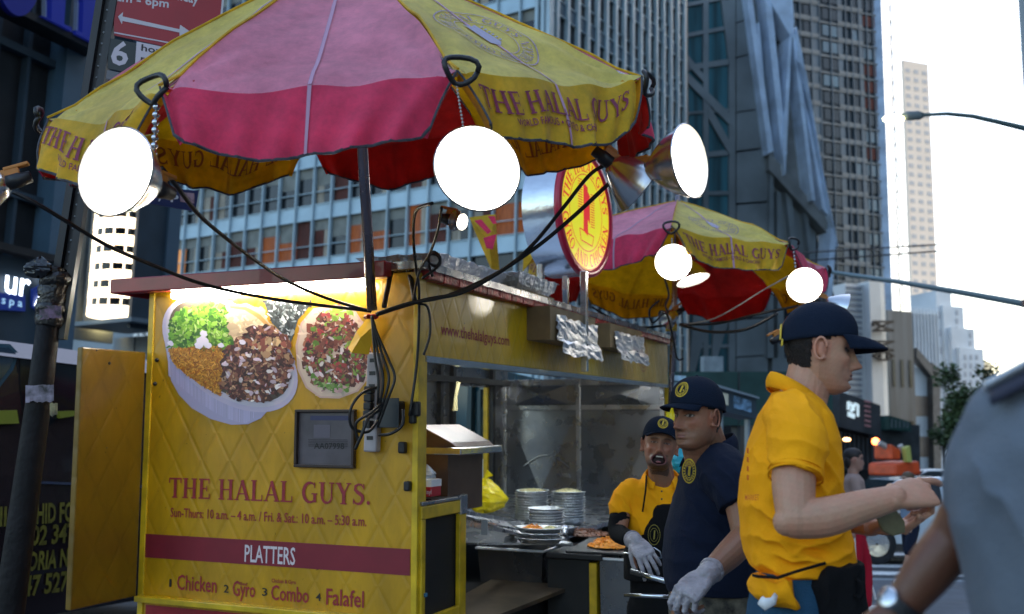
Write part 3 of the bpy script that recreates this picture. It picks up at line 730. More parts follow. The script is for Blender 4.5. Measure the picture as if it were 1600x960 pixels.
# low black theatre block with its lit sign and the string of little flags
t8A = P(1335, 640, 48.0); f8 = Face(t8A, hdir(5600))
t8 = thing('theatre_block', 'low black block with projecting sign box right of the construction wall', 'building', (t8A.x, t8A.y, 0))
mb = MB(); fpoly(f8, mb, [(1200, 600), (1302, 612), (1366, 634), (1368, 790), (1200, 790)], -12, -.4); mb.build('wall', M['black'], t8)
mb = MB(); fpoly(f8, mb, [(1303, 612), (1367, 634), (1368, 683), (1304, 668)], -.4, .4); mb.build('sign_box', M['stone_dk'], t8)
mb = MB()
for k in range(9): fpoly(f8, mb, [(1306+k*7, 672+k*1.6), (1308+k*7, 672+k*1.6), (1309+k*7, 735), (1307+k*7, 735)], -.3, 0)
mb.build('column', M['stone_dk'], t8)
wl = mat('cold_sign_light', (.5, .6, .65), .5, emit=(.6, .75, .8), estr=.25)
mb = MB(); 
for q in ([(1315, 628), (1319, 628), (1319, 641), (1315, 641)], [(1321, 629), (1327, 642), (1324, 643), (1320, 634)], [(1326, 630), (1330, 631), (1323, 645), (1319, 644)], [(1330, 632), (1333, 633), (1333, 652), (1330, 651)], [(1316, 644), (1327, 648), (1326, 655), (1316, 651)]): fpoly(f8, mb, q, .4, .45)
o = mb.build('theatre_sign', wl); tag(o, 'broken white letters on the black theatre sign box', 'sign')
fl = mat('faded_pink', (.45, .22, .22), .6); mb = MB()
for k in range(6): fpoly(f8, mb, [(1342, 626+k*7.5), (1350, 628+k*7.5), (1350, 631+k*7.5), (1342, 629+k*7.5)], .41, .5)
o = mb.build('striped_banner', fl); tag(o, 'small vertical banner of pink stripes on the black sign box', 'banner')
t9A = P(1390, 700, 75.0); f9 = Face(t9A, hdir(5600))
t9 = thing('street_shop', 'row of dark shopfronts with a green awning far down the pavement', 'building', (t9A.x, t9A.y, 0))
mb = MB(); fpoly(f9, mb, [(1366, 640), (1376, 650), (1408, 663), (1440, 664), (1442, 800), (1362, 800)], -10, -.2); mb.build('wall', M['stone_dk'], t9)
mb = MB(); fpoly(f9, mb, [(1376, 650), (1408, 660), (1410, 675), (1376, 672)], -.2, 1.0); mb.build('awning', M['green_ply'], t9)
mb = MB()
for k in range(5): fpoly(f9, mb, [(1378+k*6, 655+k*1.5), (1379.5+k*6, 655+k*1.5), (1379.5+k*6, 669), (1378+k*6, 669)], 1.01, 1.1)
mb.build('awning_trim', M['panelgrey'], t9)

# green construction hoarding and the sidewalk shed
hA2 = P(1120, 640, 27.0); fg = Face(hA2, hdir(5600))
hoard = thing('construction_hoarding', 'dark green plywood hoarding above the pavement behind the navy cap', 'hoarding', (hA2.x, hA2.y, 0))
mb = MB(); fpoly(fg, mb, [(1052, 581), (1235, 581), (1300, 600), (1302, 665), (1052, 665)], -.5, 0); mb.build('panel', M['green_ply'], hoard)
mb = MB()
for x in (1062, 1153, 1232): fpoly(fg, mb, [(x, 581), (x+1.5, 581), (x+1.5, 662), (x, 662)], 0, .05)
for x in (1060, 1105, 1155, 1230, 1296): fpoly(fg, mb, [(x, 660), (x+5, 660), (x+5, 760), (x, 760)], -.4, -.1)
mb.build('post', M['stone_dk'], hoard)
mb = MB(); fpoly(fg, mb, [(1052, 640), (1302, 650), (1302, 780), (1052, 780)], -6, -5); mb.build('shop_front', M['black'], hoard)
mb = MB(); fpoly(fg, mb, [(1106, 556), (1136, 556), (1136, 581), (1106, 581)], -.4, -.2); mb.build('notice_board', mat('grey_notice', (.25, .3, .33), .6, nscale=4), hoard)
shA = P(1160, 650, 15.0); fsh = Face(shA, dS, toward=(-30, 0))
shed = thing('glass_canopy', 'grey pavement shelter with lit poster windows behind the navy cap', 'shelter', (shA.x, shA.y, 0))
fq = Face(shA, hdir(1560), toward=(-30, 0))
mb = MB(); fpoly(ff_ := Face(shA, hdir(5600)), mb, [(1120, 605), (1181, 623), (1183, 655), (1120, 640)], -.5, 0); mb.build('fascia', M['slate'], shed)
mb = MB(); fpoly(ff_, mb, [(1118, 602), (1182, 621), (1182, 624), (1118, 606)], -.6, .08)
for x in (1138, 1180): fpoly(ff_, mb, [(x, 625), (x+3, 625), (x+3, 760), (x, 760)], -.3, -.2)
mb.build('frame', mat('pale_frame', (.25, .3, .35), .4, .5), shed)
mb = MB(); fpoly(ff_, mb, [(1128, 614), (1137, 616), (1137, 634), (1128, 630)], 0, .02); mb.build('lit_panel', mat('cream_panel', (.6, .55, .42), .5), shed)
mb = MB(); fpoly(ff_, mb, [(1146, 619), (1173, 627), (1173, 645), (1146, 638)], 0, .02); mb.build('poster', mat('blue_poster', (.14, .25, .38), .4, nscale=14, namt=.8), shed)
A_ = P(1060, 590, 12.0); fz = Face(A_, hdir(5600))
o = MB(); fpoly(fz, o, [(1050, 587), (1069, 588), (1069, 596), (1050, 595)], 0, .05); fpoly(fz, o, [(1050, 597), (1068, 598), (1068, 650), (1050, 650)], -.05, 0)
o = o.build('street_placard', mat('placard', (.35, .5, .6), .5, nscale=9, namt=.6)); tag(o, 'pale blue and cream street placard just right of the cart corner pole', 'sign')

# ---------------- block added unseen off frame to the right, to shade the street ----------------
mb = MB(); mb.box(44, -45, 0, 66, 80, 70); mb.box(51, 80, 0, 66, 93, 70); mb.box(57.5, 93, 0, 70, 109, 70)
far = thing('shade_block', 'unseen tall block added right of the street to shade it', 'building', (34, 0, 0)); mb.build('wall', M['concrete'], far)
mb = MB()
for j in range(17):
    for k in range(37): mb.box(43.9, -43+k*3, 2+j*3.5, 44.05, -41.4+k*3, 4.1+j*3.5)
tag(mb.build('window_field', M['glass_dk'], far), kind='stuff')
# ---------------- the near food cart ----------------
YEL = (.58, .30, .002)
M['quilt_end'] = mat_quilt('yellow_quilted_sheet', YEL, CU, CZ, .17)
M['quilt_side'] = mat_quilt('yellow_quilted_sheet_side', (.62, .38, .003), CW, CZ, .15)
M['quilt_door'] = mat_quilt('yellow_quilted_door_shaded', (.19, .105, .003), CW, CZ, .17)  # same yellow sheet darkened: shade at the left put into the colour
M['yellow'] = mat('yellow_angle_trim', (.66, .43, .01), .35, nscale=9, namt=.35, coat=.3)
M['red'] = mat('red_trim', (.34, .012, .02), .35, nscale=5, namt=.35, coat=.3)
M['redfoil'] = mat('red_scratched_trim', (.40, .03, .03), .3, .3, nscale=26, namt=.8, bump=.5, bscale=60)
M['band'] = mat('crimson_band', (.22, .012, .025), .45, nscale=4, namt=.2)
M['ink'] = mat('red_lettering', (.33, .02, .03), .5, nscale=30, namt=.2)
M['ink2'] = mat('black_lettering', (.015, .014, .013), .5)
M['inkw'] = mat('white_lettering', (.7, .6, .62), .5)
M['steel'] = mat('brushed_steel', (.42, .43, .45), .28, .9, nscale=2.5, namt=.4, bump=.25, bscale=9, rvar=.12)
M['steel_dk'] = mat('smoky_steel', (.20, .205, .22), .30, .85, nscale=1.2, namt=.3, bump=.22, bscale=2.5, rvar=.08)
M['steel_br'] = mat('bright_steel', (.6, .62, .65), .2, .95, nscale=4, namt=.2, bump=.15, bscale=12)
M['lipsteel'] = mat('highlight_lip_steel', (.75, .77, .8), .45, .4)  # highlight on the tray lips put into a paler, less metallic colour
M['foil'] = mat('aluminium_foil', (.78, .80, .82), .30, .8, bump=.9, bscale=30)
M['alu_lamp'] = mat('spun_aluminium', (.62, .62, .63), .2, .95, bump=.06, bscale=40, stretch=(.2, .2, 6))
M['tube'] = mat('fluorescent_tube', (1, 1, 1), .4, emit=(1, .97, .85), estr=15.0)
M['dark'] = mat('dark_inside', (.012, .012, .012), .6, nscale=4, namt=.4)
M['cable'] = mat('black_cable', (.01, .01, .011), .45)
M['card'] = mat('brown_cardboard', (.20, .135, .06), .7, nscale=6, namt=.3)

cart = thing('food_cart', 'near yellow quilted food cart with red roof trim and food pictures on its end', 'food cart', tuple(cw(.8, .8, 0)))
uL = E(229, 700)[0]; zTop = E(400, 434)[2]; zBot = .34
LC = S(1043, 580)[0]; WD = uL
zF1 = .5*(S(700, 444)[2]+S(1000, 527)[2]); zF0 = .5*(S(670, 556)[2]+S(1030, 600)[2])
def cbox(mb, u0, u1, w0, w1, z0, z1): mb.obox(cw(u0, w0, z0), CU*(u1-u0), CW*(w1-w0), CZ*(z1-z0))
# end panel (camera side)
mb = MB(); cbox(mb, 0.0, uL, 0, .04, zBot, zTop-.02); mb.build('end_panel', M['quilt_end'], cart, bevel=.006)
mb = MB(); cbox(mb, -.018, .012, -.006, .06, zBot, zF1+.02); cbox(mb, -.012, .014, .06, .09, zBot, zF0)
mb.build('corner_angle', M['yellow'], cart, bevel=.003)
mb = MB(); cbox(mb, uL-.02, uL+.015, -.008, .03, zBot, zTop-.05); mb.build('corner_angle', M['yellow'], cart, bevel=.003)
# roof, red lip
zl = zTop
mb = MB(); cbox(mb, -.06, uL+.16, -.06, LC+.08, zl-.015, zl+.02); mb.build('roof', M['steel'], cart)
mb = MB(); cbox(mb, .10, uL+.17, -.12, -.055, zl-.055, zl+.022); cbox(mb, uL+.162, uL+.175, -.12, LC, zl-.055, zl+.022)
mb.build('red_roof_lip', M['red'], cart, bevel=.008)
mb = MB()
for k in range(28):
    w0 = .02+k*(LC-.02)/28; w1 = .02+(k+1)*(LC-.02)/28
    mb.obox(cw(-.05, w0, zF1-.01+rnd.uniform(-.003, .003)), CU*.09, CW*(w1-w0-.004), CZ*(.055+rnd.uniform(-.004, .004)))
mb.build('red_side_lip', M['redfoil'], cart, bevel=.006)
# serving side fascia
mb = MB(); cbox(mb, -.004, .03, .0, LC, zF0, zF1); mb.build('side_fascia', M['quilt_side'], cart, bevel=.004)
mb = MB(); cbox(mb, -.012, .05, .06, LC, zF0-.03, zF0-.001); mb.build('fascia_edge', M['steel_br'], cart)
# inner corner tube at the far end, yellow far post
mb = MB(); cbox(mb, -.03, .03, LC-.02, LC+.04, .5, zF0-.03); mb.build('corner_angle', M['yellow'], cart)
# far end wall: cross pressed steel cells
we = LC-.06; mb = MB()
zA, zB_, zC_ = E(900, 834, we)[2], E(900, 637, we)[2], E(900, 601, we)[2]
us = [E(1036, 650, we)[0], E(905, 650, we)[0], E(790, 650, we)[0], uL]
for (z0, z1) in ((zA-.4, zB_), (zB_, zC_+.03)):
    for a, b in zip(us, us[1:]):
        p = [cw(a, we, z0), cw(b, we, z0), cw(b, we, z1), cw(a, we, z1)]; c = cw((a+b)/2, we-.045, (z0+z1)/2)
        mb.add(p+[c], [(0, 4, 1), (1, 4, 2), (2, 4, 3), (3, 4, 0)])
mb.build('far_end_wall', M['steel_dk'], cart)
mb = MB(); cbox(mb, 0, uL, we-.03, we-.008, zB_-.022, zB_+.022)
for u in us[:-1]: cbox(mb, u-.02, u+.02, we-.034, we-.006, zA-.4, zC_)
cbox(mb, 0, uL, we-.036, we-.006, zC_-.01, zC_+.05)
mb.build('wall_rail', M['steel'], cart, bevel=.004)
mb = MB()
mb.tube([cw(E(820+i*4.2, 0, we)[0], we-.045, E(800, 728-18*math.sin(math.pi*i/16), we)[2]) for i in range(17)], .006, 6)
c = E(886, 742, we); mb.obox(cw(c[0]-.06, we-.075, c[2]-.02), CU*.12, CW*.03, CZ*.035+CU*.02)
mb.build('wall_handle', M['steel_br'], cart)
# back long wall with window opening, posts, ceiling, floor
sb = lambda x, y: S(x, y, uL-.03)
wA, wB = sb(706, 650)[0], sb(764, 650)[0]; zs, zh = sb(735, 803)[2], sb(735, 604)[2]
mb = MB(); cbox(mb, uL-.03, uL, .04, wA, zBot, zTop-.03); cbox(mb, uL-.03, uL, wB, LC, zBot, zTop-.03)
cbox(mb, uL-.03, uL, wA, wB, zBot, zs); cbox(mb, uL-.03, uL, wA, wB, zh, zTop-.03); mb.build('back_wall', M['steel_dk'], cart)
mb = MB()
for w in (wA-.05, wA-.28, wB): cbox(mb, uL-.07, uL-.031, w, w+.05, .5, zTop-.1)
for k in range(5): cbox(mb, .1, uL-.05, .12+k*.16, .15+k*.16, zF0+.12, zF0+.15)
cbox(mb, uL-.10, uL-.06, .1, LC-.1, zh+.02, zh+.07); mb.build('inner_frame', M['black'], cart)
mb = MB(); cbox(mb, uL-.028, uL+.012, wB-.03, wB-.002, zs, zh); mb.build('window_edge', M['yellow'], cart)
mb = MB(); n = 18
mb.grid(lambda a, b: cw(.03+a*(uL-.08), .08+b*(LC-.2), zTop-.10-.05*abs(math.sin(a*7+b*9))*.5), n, 30); mb.build('ceiling', M['foil'], cart)
mb = MB(); cbox(mb, .04, uL-.04, .05, LC-.1, .40, .44); mb.build('floor_pan', M['dark'], cart)
mb = MB(); mb.obox(cw(.22, .45, zF0+.02), CU*.035, CW*1.1, CZ*.03); cart_t2 = mb.build('tube_light', mat('dim_tube', (1, 1, 1), .4, emit=(.85, .95, 1), estr=16), cart)
mb = MB(); mb.tube([cw(.20, 2.4, zF0+.04), cw(.20, 3.4, zF0+.04)], .014, 8); mb.build('tube_light', bpy.data.materials['dim_tube'], cart)
# tube light under the red lip
tl0, tl1 = E(268, 459, -.06), E(572, 438, -.06)
mb = MB(); zz = zl-.075
mb.tube([cw(tl0[0], -.05, zz), cw(tl1[0], -.05, zz)], .016, 10); mb.build('tube_light', M['tube'], cart)
mb = MB(); cbox(mb, tl1[0], tl0[0], -.07, -.03, zl-.056, zl-.05); mb.build('tube_holder', M['white'], cart)
# lower serving side: cabinet front with dark opening
zc1, zc0 = S(680, 790)[2], zBot
wC = S(720, 870)[0]
mb = MB(); cbox(mb, -.03, -.004, .02, wC, zc1-.05, zc1+.01); cbox(mb, -.03, -.004, wC-.07, wC, zc0, zc1-.05); cbox(mb, -.03, -.004, .02, .045, zc0, zc1-.05); cbox(mb, -.03, -.004, .045, wC-.07, zc0, S(690, 953)[2])
mb.build('cabinet_front', M['yellow'], cart, bevel=.005)
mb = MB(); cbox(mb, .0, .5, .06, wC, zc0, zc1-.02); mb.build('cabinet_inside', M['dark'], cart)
mb = MB(); cbox(mb, -.032, .6, .02, wC+.005, zc1+.012, zc1+.03); cbox(mb, -.034, .02, wC-.07, wC+.006, zc1-.06, zc1+.034); mb.build('cabinet_top', M['steel'], cart, bevel=.004)
mb = MB(); c = S(669, 931, -.03)
cbox(mb, -.02, -.003, c[0]-.012, c[0]+.012, c[2]-.006, c[2]+.01); mb.build('blue_scrap', mat('blue_scrap', (.05, .2, .35), .6), cart)
# inner worktop and the protruding steel tray
ZW = .80
mb = MB(); cbox(mb, .36, uL-.04, .5, 1.72, ZW-.03, ZW); cbox(mb, .10, uL-.04, 1.72, LC-.08, ZW-.03, ZW); cbox(mb, -.10, .10, 1.72, LC-.08, ZW-.03, ZW); mb.build('worktop', M['steel'], cart, bevel=.004)
tz = .75
A_, B_, C_, D_ = H(719, 862, tz), H(848, 863, tz), H(914, 851, tz), H(800, 849, tz)
def frus(mb, pts, z0, z1, inset):
    cu = sum(p[0] for p in pts)/4; cw_ = sum(p[1] for p in pts)/4
    top = [cw(p[0], p[1], z1) for p in pts]; bot = [cw(cu+(p[0]-cu)*inset, cw_+(p[1]-cw_)*inset, z0) for p in pts]
    return top, bot
u1_, u0_ = .28, B_[0]; w0_, w1_ = B_[1], C_[1]
rect = [(u1_, w0_), (u0_, w0_), (u0_, w1_), (u1_, w1_)]
def tray(name, rect, z0, z1, material, inset=.93, lip=.03, inner=.85):
    mb = MB(); top, bot = frus(mb, rect, z0, z1, inset)
    mb.add(top+bot, [(0, 1, 5, 4), (1, 2, 6, 5), (2, 3, 7, 6), (3, 0, 4, 7), (4, 5, 6, 7)])
    cu = sum(p[0] for p in rect)/4; cww = sum(p[1] for p in rect)/4
    lp = [(cu+(p[0]-cu)*(1+lip), cww+(p[1]-cww)*(1+lip)) for p in rect]; inn = [(cu+(p[0]-cu)*(1-lip*.6), cww+(p[1]-cww)*(1-lip*.6)) for p in rect]
    a = [cw(*p, z1+.004) for p in lp]; b = [cw(*p, z1+.006) for p in inn]; c = [cw(cu+(p[0]-cu)*inner, cww+(p[1]-cww)*inner, z0+.03) for p in rect]
    for i in range(4):
        j = (i+1) % 4; mb.add([a[i], a[j], b[j], b[i]], [(0, 1, 2, 3)]); mb.add([b[i], b[j], c[j], c[i]], [(0, 1, 2, 3)])
    mb.add(c, [(0, 1, 2, 3)])
    tr_ = mb.build(name, material, cart); mb = MB()
    for i in range(4): mb.tube([a[i], a[(i+1) % 4]], .008, 6)
    mb.build('lip', M['lipsteel'], tr_); return tr_
tray('steel_tray', rect, tz-.19, tz, M['steel_dk'])
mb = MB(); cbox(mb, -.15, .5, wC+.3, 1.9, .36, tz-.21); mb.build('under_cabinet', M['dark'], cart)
mb = MB(); p = [H(722, 905, .62), H(722, 955, .45), H(840, 915, .5)]
q = [cw(.2, wC+.02, .50), cw(-.12, wC+.02, .50), cw(-.30, 1.3, .56), cw(.2, 1.3, .56)]
mb.prism(q, CZ*.02); mb.build('lower_shelf', mat('worn_brown_steel', (.16, .12, .08), .35, .6, nscale=5, namt=.5), cart)
# sloping lid behind the tray
a, b, c, d = cw(.42, .62, 1.02), cw(.0, .62, 1.02), cw(-.1, 1.75, .80), cw(.42, 1.75, .84)
mb = MB(); mb.prism([cw(*E(721, 797, .75)[:2], E(721, 797, .75)[2]), cw(*E(721, 815, .75)[:2], E(721, 815, .75)[2]), cw(*H(815, 832, .83)[:2], .83), cw(*H(820, 822, .83)[:2], .86)], CZ*-.02)
mb.tube([cw(*E(721, 806, .74)), cw(*H(762, 817, .93)[:2], .93), cw(*H(818, 830, .84)[:2], .84)], .007, 6)
mb.build('griddle_lid', M['steel'], cart)
mb = MB(); zq = H(760, 840, .80)
mb.prism([cw(*H(722, 848, .78)[:2], .78), cw(*H(895, 849, .78)[:2], .78), cw(*H(880, 838, .80)[:2], .80), cw(*H(722, 825, .84)[:2], .86)], CZ*-.012); mb.build('griddle', M['steel'], cart)
# outward steel bin wing on the serving side
rect2 = [H(937, 874, .74), H(1052, 889, .74)]
u0b, w0b = rect2[1][0]-.12, rect2[0][1]; u1b = rect2[0][0]
tray('steel_bin', [(u1b, w0b), (u0b, w0b), (u0b, w0b+.42), (u1b, w0b+.42)], .36, .74, M['steel_dk'], inset=.985, inner=.95)
mb = MB(); cbox(mb, u1b+.012, u1b+.055, w0b-.02, w0b+.42, .2, .72); mb.build('bin_post', M['yellow'], cart, bevel=.004)
mb = MB(); cbox(mb, u1b-.02, u1b+.30, w0b-.03, w0b+.75, .735, .765); mb.build('bin_shelf', M['black'], cart, bevel=.005)
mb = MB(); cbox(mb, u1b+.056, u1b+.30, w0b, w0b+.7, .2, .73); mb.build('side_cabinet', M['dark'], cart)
# bottom ledge
zz = E(400, 940)[2]
mb = MB(); cbox(mb, E(560, 950)[0], uL, -.05, -.001, E(300, 936)[2]-.03, E(300, 936)[2]); mb.build('bottom_ledge', M['yellow'], cart, bevel=.005)
mb = MB(); cbox(mb, .02, uL-.04, -.006, -.001, .2, E(300, 945)[2]-.02); mb.build('red_skirt', M['red'], cart)
mb = MB(); cbox(mb, .05, uL-.05, .1, LC-.1, .16, .34); mb.build('chassis', M['black'], cart)
for (w) in (1.0, LC-1.0):
    for u in (.02, uL-.02):
        mb = MB(); Mx = Matrix.Translation(cw(u, w, .25)) @ CU.to_track_quat('Z', 'Y').to_matrix().to_4x4()
        mb.lathe([(.02, -.07), (.15, -.07), (.22, -.06), (.24, -.03), (.24, .03), (.22, .06), (.15, .07), (.02, .07)], 28, Mx); mb.build('wheel', M['black'], cart, smooth=True)
# open side door on the left
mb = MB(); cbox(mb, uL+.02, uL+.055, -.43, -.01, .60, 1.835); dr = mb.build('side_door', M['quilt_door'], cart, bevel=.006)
mb = MB()
for (px, py) in ((171, 568), (150, 551)):
    c = E(px, py, 0)
dpl = cw(uL+.018, 0, 0)
for (px, py, r) in ((171, 568, .008), (151, 548, .004), (167, 700, .003)):
    q = S(px, py, uL+.018); mb.ball(cw(q[1], q[0], q[2]), r, n=6)
mb.build('bolt', M['black'], dr)
mb = MB()
for py in (563, 600):
    q = E(246 if py < 590 else 243, py); mb.ball(cw(q[0], -.004, q[2]), .011, n=6)
mb.build('bolt', M['black'], cart)
# hinge and latch blobs at right end of the panel
mb = MB()
for (px, py, s) in ((652, 640, .045), (632, 700, .035), (640, 760, .03), (648, 655, .03)):
    q = E(px, py); mb.obox(cw(q[0]-s/2, -.035, q[2]-s*.7), CU*s, CW*.034, CZ*s*1.5)
mb.build('latch', M['black'], cart, bevel=.008)

# ---- lettering on the end panel ----
ef = lambda lift: (lambda x, y, l=0: cw(x, -.0015-l-lift, y))
def etext(mb, s, x0, y0, x1, y1, hpx, serif=False, lift=.001, weight=1.0):
    """text whose baseline runs between two pixels of the end panel"""
    a = E(x0, y0); b = E(x1, y1); top = E(x0, y0-hpx); h = top[2]-a[2]
    def fn(x, y, l=0):
        t = x/(a[0]-b[0]); return cw(a[0]-x, -.0025-lift-l, (a[2]+b[2])/2+y)
    put_text(mb, s, fn, 0, 0, h, width=a[0]-b[0], serif=serif, weight=weight)
mb = MB(); etext(mb, 'THE HALAL GUYS', 264, 778, 571, 789, 31, serif=True, weight=1.06); mb.build('title_lettering', M['ink'], cart)
mb = MB(); etext(mb, 'Sun-Thurs: 10 a.m. – 4 a.m. / Fri. & Sat.: 10 a.m. – 5:30 a.m.', 267, 807, 573, 823, 14); mb.build('hours_lettering', M['ink'], cart)
zb1, zb0 = E(430, 846)[2], E(430, 885)[2]
mb = MB(); cbox(mb, .018, uL, -.0035, -.0008, zb0, zb1); mb.build('crimson_band', M['band'], cart)
mb = MB(); etext(mb, 'PLATTERS', 383, 878, 462, 882, 26, lift=.003); mb.build('band_lettering', M['inkw'], cart)
mb = MB(); etext(mb, 'Chicken', 277, 921, 339, 926, 23); etext(mb, 'Gyro', 364, 931, 399, 933, 23); etext(mb, 'Combo', 424, 938, 483, 941, 23); etext(mb, 'Falafel', 510, 946, 569, 948, 25)
etext(mb, 'Beef', 376, 915, 387, 915, 5); etext(mb, 'Chicken & Gyro', 425, 911, 463, 912, 6)
mb.build('menu_lettering', M['ink'], cart)
mb = MB()
for s, x, y in (('1', 265, 917), ('2', 350, 926), ('3', 410, 931), ('4', 494, 939)): etext(mb, s, x, y, x+8 if s != '1' else x+3.5, y, 12)
mb.build('menu_number', M['ink2'], cart)
mb = MB(); q = E(576, 786); disc2d(mb, lambda x, y, l=0: cw(x, -.004, y), q[0], q[2], .009, 10); mb.build('trade_mark', M['ink'], cart)

# ---- website on the fascia, foil boxes ----
mb = MB(); a = S(687, 523); b = S(794, 535); hh = S(687, 503)[2]-a[2]
put_text(mb, 'www.thehalalguys.com', lambda x, y, l=0: cw(-.006-l, a[0]+x, a[2]+y), 0, .0, hh*.92, width=b[0]-a[0]); mb.build('web_lettering', M['ink'], cart)
mb = MB(); q = S(1004, 555)
f_ = lambda x, y, l=0: cw(-.006-l, x, y)
for r in (.13, .10): ring2d(mb, f_, q[0], q[2], r, r+.006, 36, 1.0)
mb.obox(f_(q[0]-.02, q[2]-.07), CW*.04, CZ*.14, CU*-.001); mb.build('round_emblem', M['ink'], cart)

# ---- printed food pictures (flat print on the sheet metal) ----
prt = mat_attr('printed_picture', .42)
frnd = random.Random(3)
class Print:
    def __init__(s): s.mb = MB(); s.k = 0
    def poly(s, pts, col, lift=None):
        s.k += 1; l = .0012 + s.k*1.5e-6
        s.mb.col = col; s.mb.add([cw(E(x, y)[0], -l, E(x, y)[2]) for x, y in pts], [list(range(len(pts)))])
    def blob(s, x, y, r, col, n=7, asp=1.0, ang=0.0, jag=.35):
        pts = []
        for i in range(n):
            a = 2*math.pi*i/n; rr = r*(1+frnd.uniform(-jag, jag)); dx, dy = rr*math.cos(a), rr*asp*math.sin(a)
            pts.append((x+dx*math.cos(ang)-dy*math.sin(ang), y+dx*math.sin(ang)+dy*math.cos(ang)))
        s.poly(pts, col)
def inside(x, y, poly):
    c = False; n = len(poly)
    for i in range(n):
        (x0, y0), (x1, y1) = poly[i], poly[i-1]
        if (y0 > y) != (y1 > y) and x < (x1-x0)*(y-y0)/(y1-y0)+x0: c = not c
    return c
def scatter(pr, region, n, pal, r0, r1, asp=(.4, 1), excl=None, nn=7, rings=None):
    xs = [p[0] for p in region]; ys = [p[1] for p in region]; k = 0
    while k < n:
        x, y = frnd.uniform(min(xs), max(xs)), frnd.uniform(min(ys), max(ys))
        if not inside(x, y, region): continue
        c = frnd.choice(pal); v = frnd.uniform(.7, 1.25); pr.blob(x, y, frnd.uniform(r0, r1), tuple(min(1, q*v) for q in c), nn, frnd.uniform(*asp), frnd.uniform(0, 3.14)); k += 1
def ellp(cx, cy, a, b, ang, n=48, t0=0, t1=360): 
    ca, sa = math.cos(R(ang)), math.sin(R(ang))
    return [(cx+a*math.cos(R(t0+(t1-t0)*i/n))*ca-b*math.sin(R(t0+(t1-t0)*i/n))*sa, cy+a*math.cos(R(t0+(t1-t0)*i/n))*sa+b*math.sin(R(t0+(t1-t0)*i/n))*ca) for i in range(n)]
pr = Print()
# foil of the wrap
foil = [(412, 470), (488, 474), (466, 500), (452, 545), (440, 520), (425, 505)]
pr.poly(foil, (.05, .06, .06)); scatter(pr, foil, 170, [(.02, .025, .025), (.08, .1, .1), (.3, .33, .33), (.65, .68, .68), (.03, .03, .03)], 1, 6, (.15, .6))
# pita wrap
wrap = [(462, 540), (470, 505), (490, 482), (525, 476), (556, 486), (574, 515), (583, 560), (577, 590), (560, 612), (530, 623), (500, 622), (478, 606), (465, 578)]
pr.poly(wrap, (.62, .40, .33)); pr.poly([(x*.94+521*.06, y*.96+550*.04) for x, y in wrap], (.70, .52, .40))
scatter(pr, wrap, 60, [(.6, .38, .3), (.72, .55, .42), (.5, .3, .24)], 3, 9, (.2, .5))
fill = [(476, 540), (484, 512), (505, 492), (528, 486), (552, 500), (566, 522), (578, 565), (566, 592), (540, 606), (508, 604), (486, 590), (475, 570)]
scatter(pr, fill, 260, [(.12, .03, .02), (.2, .05, .03), (.3, .1, .05), (.06, .02, .015)], 3, 9)
scatter(pr, [(x, y) for x, y in fill], 90, [(.10, .2, .02), (.16, .32, .04), (.25, .4, .06)], 2, 6)
scatter(pr, fill, 320, [(.14, .03, .025), (.25, .08, .05), (.35, .14, .08), (.08, .02, .02), (.42, .05, .05)], 1.2, 5, (.25, .8), nn=9)
scatter(pr, fill, 34, [(.75, .6, .62), (.85, .75, .72), (.7, .5, .55)], 2, 6.5, (.3, .8))
scatter(pr, [(495, 490), (530, 478), (556, 492), (530, 500)], 40, [(.25, .42, .04), (.4, .55, .1), (.35, .05, .05)], 2, 6)
scatter(pr, [(478, 575), (500, 600), (560, 602), (540, 612), (500, 610)], 40, [(.12, .25, .03), (.3, .4, .12), (.6, .35, .35)], 2, 5)
# bowl body, rim and contents
body = [(257, 512), (258, 535), (263, 565), (268, 595), (280, 617), (300, 638), (330, 655), (362, 664), (388, 663), (408, 654), (428, 632), (450, 605), (462, 565), (440, 520), (390, 480), (310, 478), (270, 492)]
pr.poly(body, (.42, .38, .55))
for k in range(95):
    t = k/94; x = 262+t*165; yb = 590+ (74*math.sin(math.pi*min(1, t*1.25)/2)) - max(0, t-.75)*120; g = frnd.uniform(.85, 1.12)
    pr.poly([(x, yb-52), (x+1.3, yb-52), (x+1.6+ (t-.5)*-4, yb-2), (x+(t-.5)*-4, yb-2)], (.46*g, .42*g, .60*g))
pr.poly(ellp(360, 553, 120, 72, 36), (.55, .48, .62)); pr.poly(ellp(360, 551, 114, 66, 36), (.62, .55, .62)); pr.poly(ellp(359, 548, 108, 61, 36), (.10, .07, .05))
bowl = ellp(358, 549, 106, 60, 36)
lettuce = [(266, 505), (285, 484), (330, 474), (360, 482), (362, 545), (300, 546), (264, 542)]
rice = [(263, 545), (344, 540), (360, 572), (350, 590), (345, 620), (318, 604), (290, 585), (270, 566)]
pita = [(358, 480), (386, 474), (412, 486), (425, 512), (398, 512), (368, 534), (360, 520)]
meat = [(352, 548), (372, 530), (402, 508), (430, 512), (450, 530), (458, 570), (452, 600), (430, 620), (395, 628), (360, 622), (345, 600), (352, 570)]
pr.poly([p for p in rice], (.55, .22, .02))
pr.poly(lettuce, (.06, .16, .01)); scatter(pr, lettuce, 700, [(.06, .2, .01), (.14, .34, .02), (.26, .48, .05), (.03, .10, .01), (.42, .58, .16), (.2, .4, .03)], 1.5, 6, (.15, .8), nn=9)
scatter(pr, rice, 1300, [(.62, .24, .015), (.75, .34, .03), (.5, .14, .01), (.8, .4, .06), (.30, .08, .01)], 1.2, 3.8, (.18, .35), nn=6)
pr.poly(pita, (.62, .45, .26)); scatter(pr, pita, 60, [(.66, .5, .3), (.58, .42, .25), (.7, .56, .38)], 3, 9)
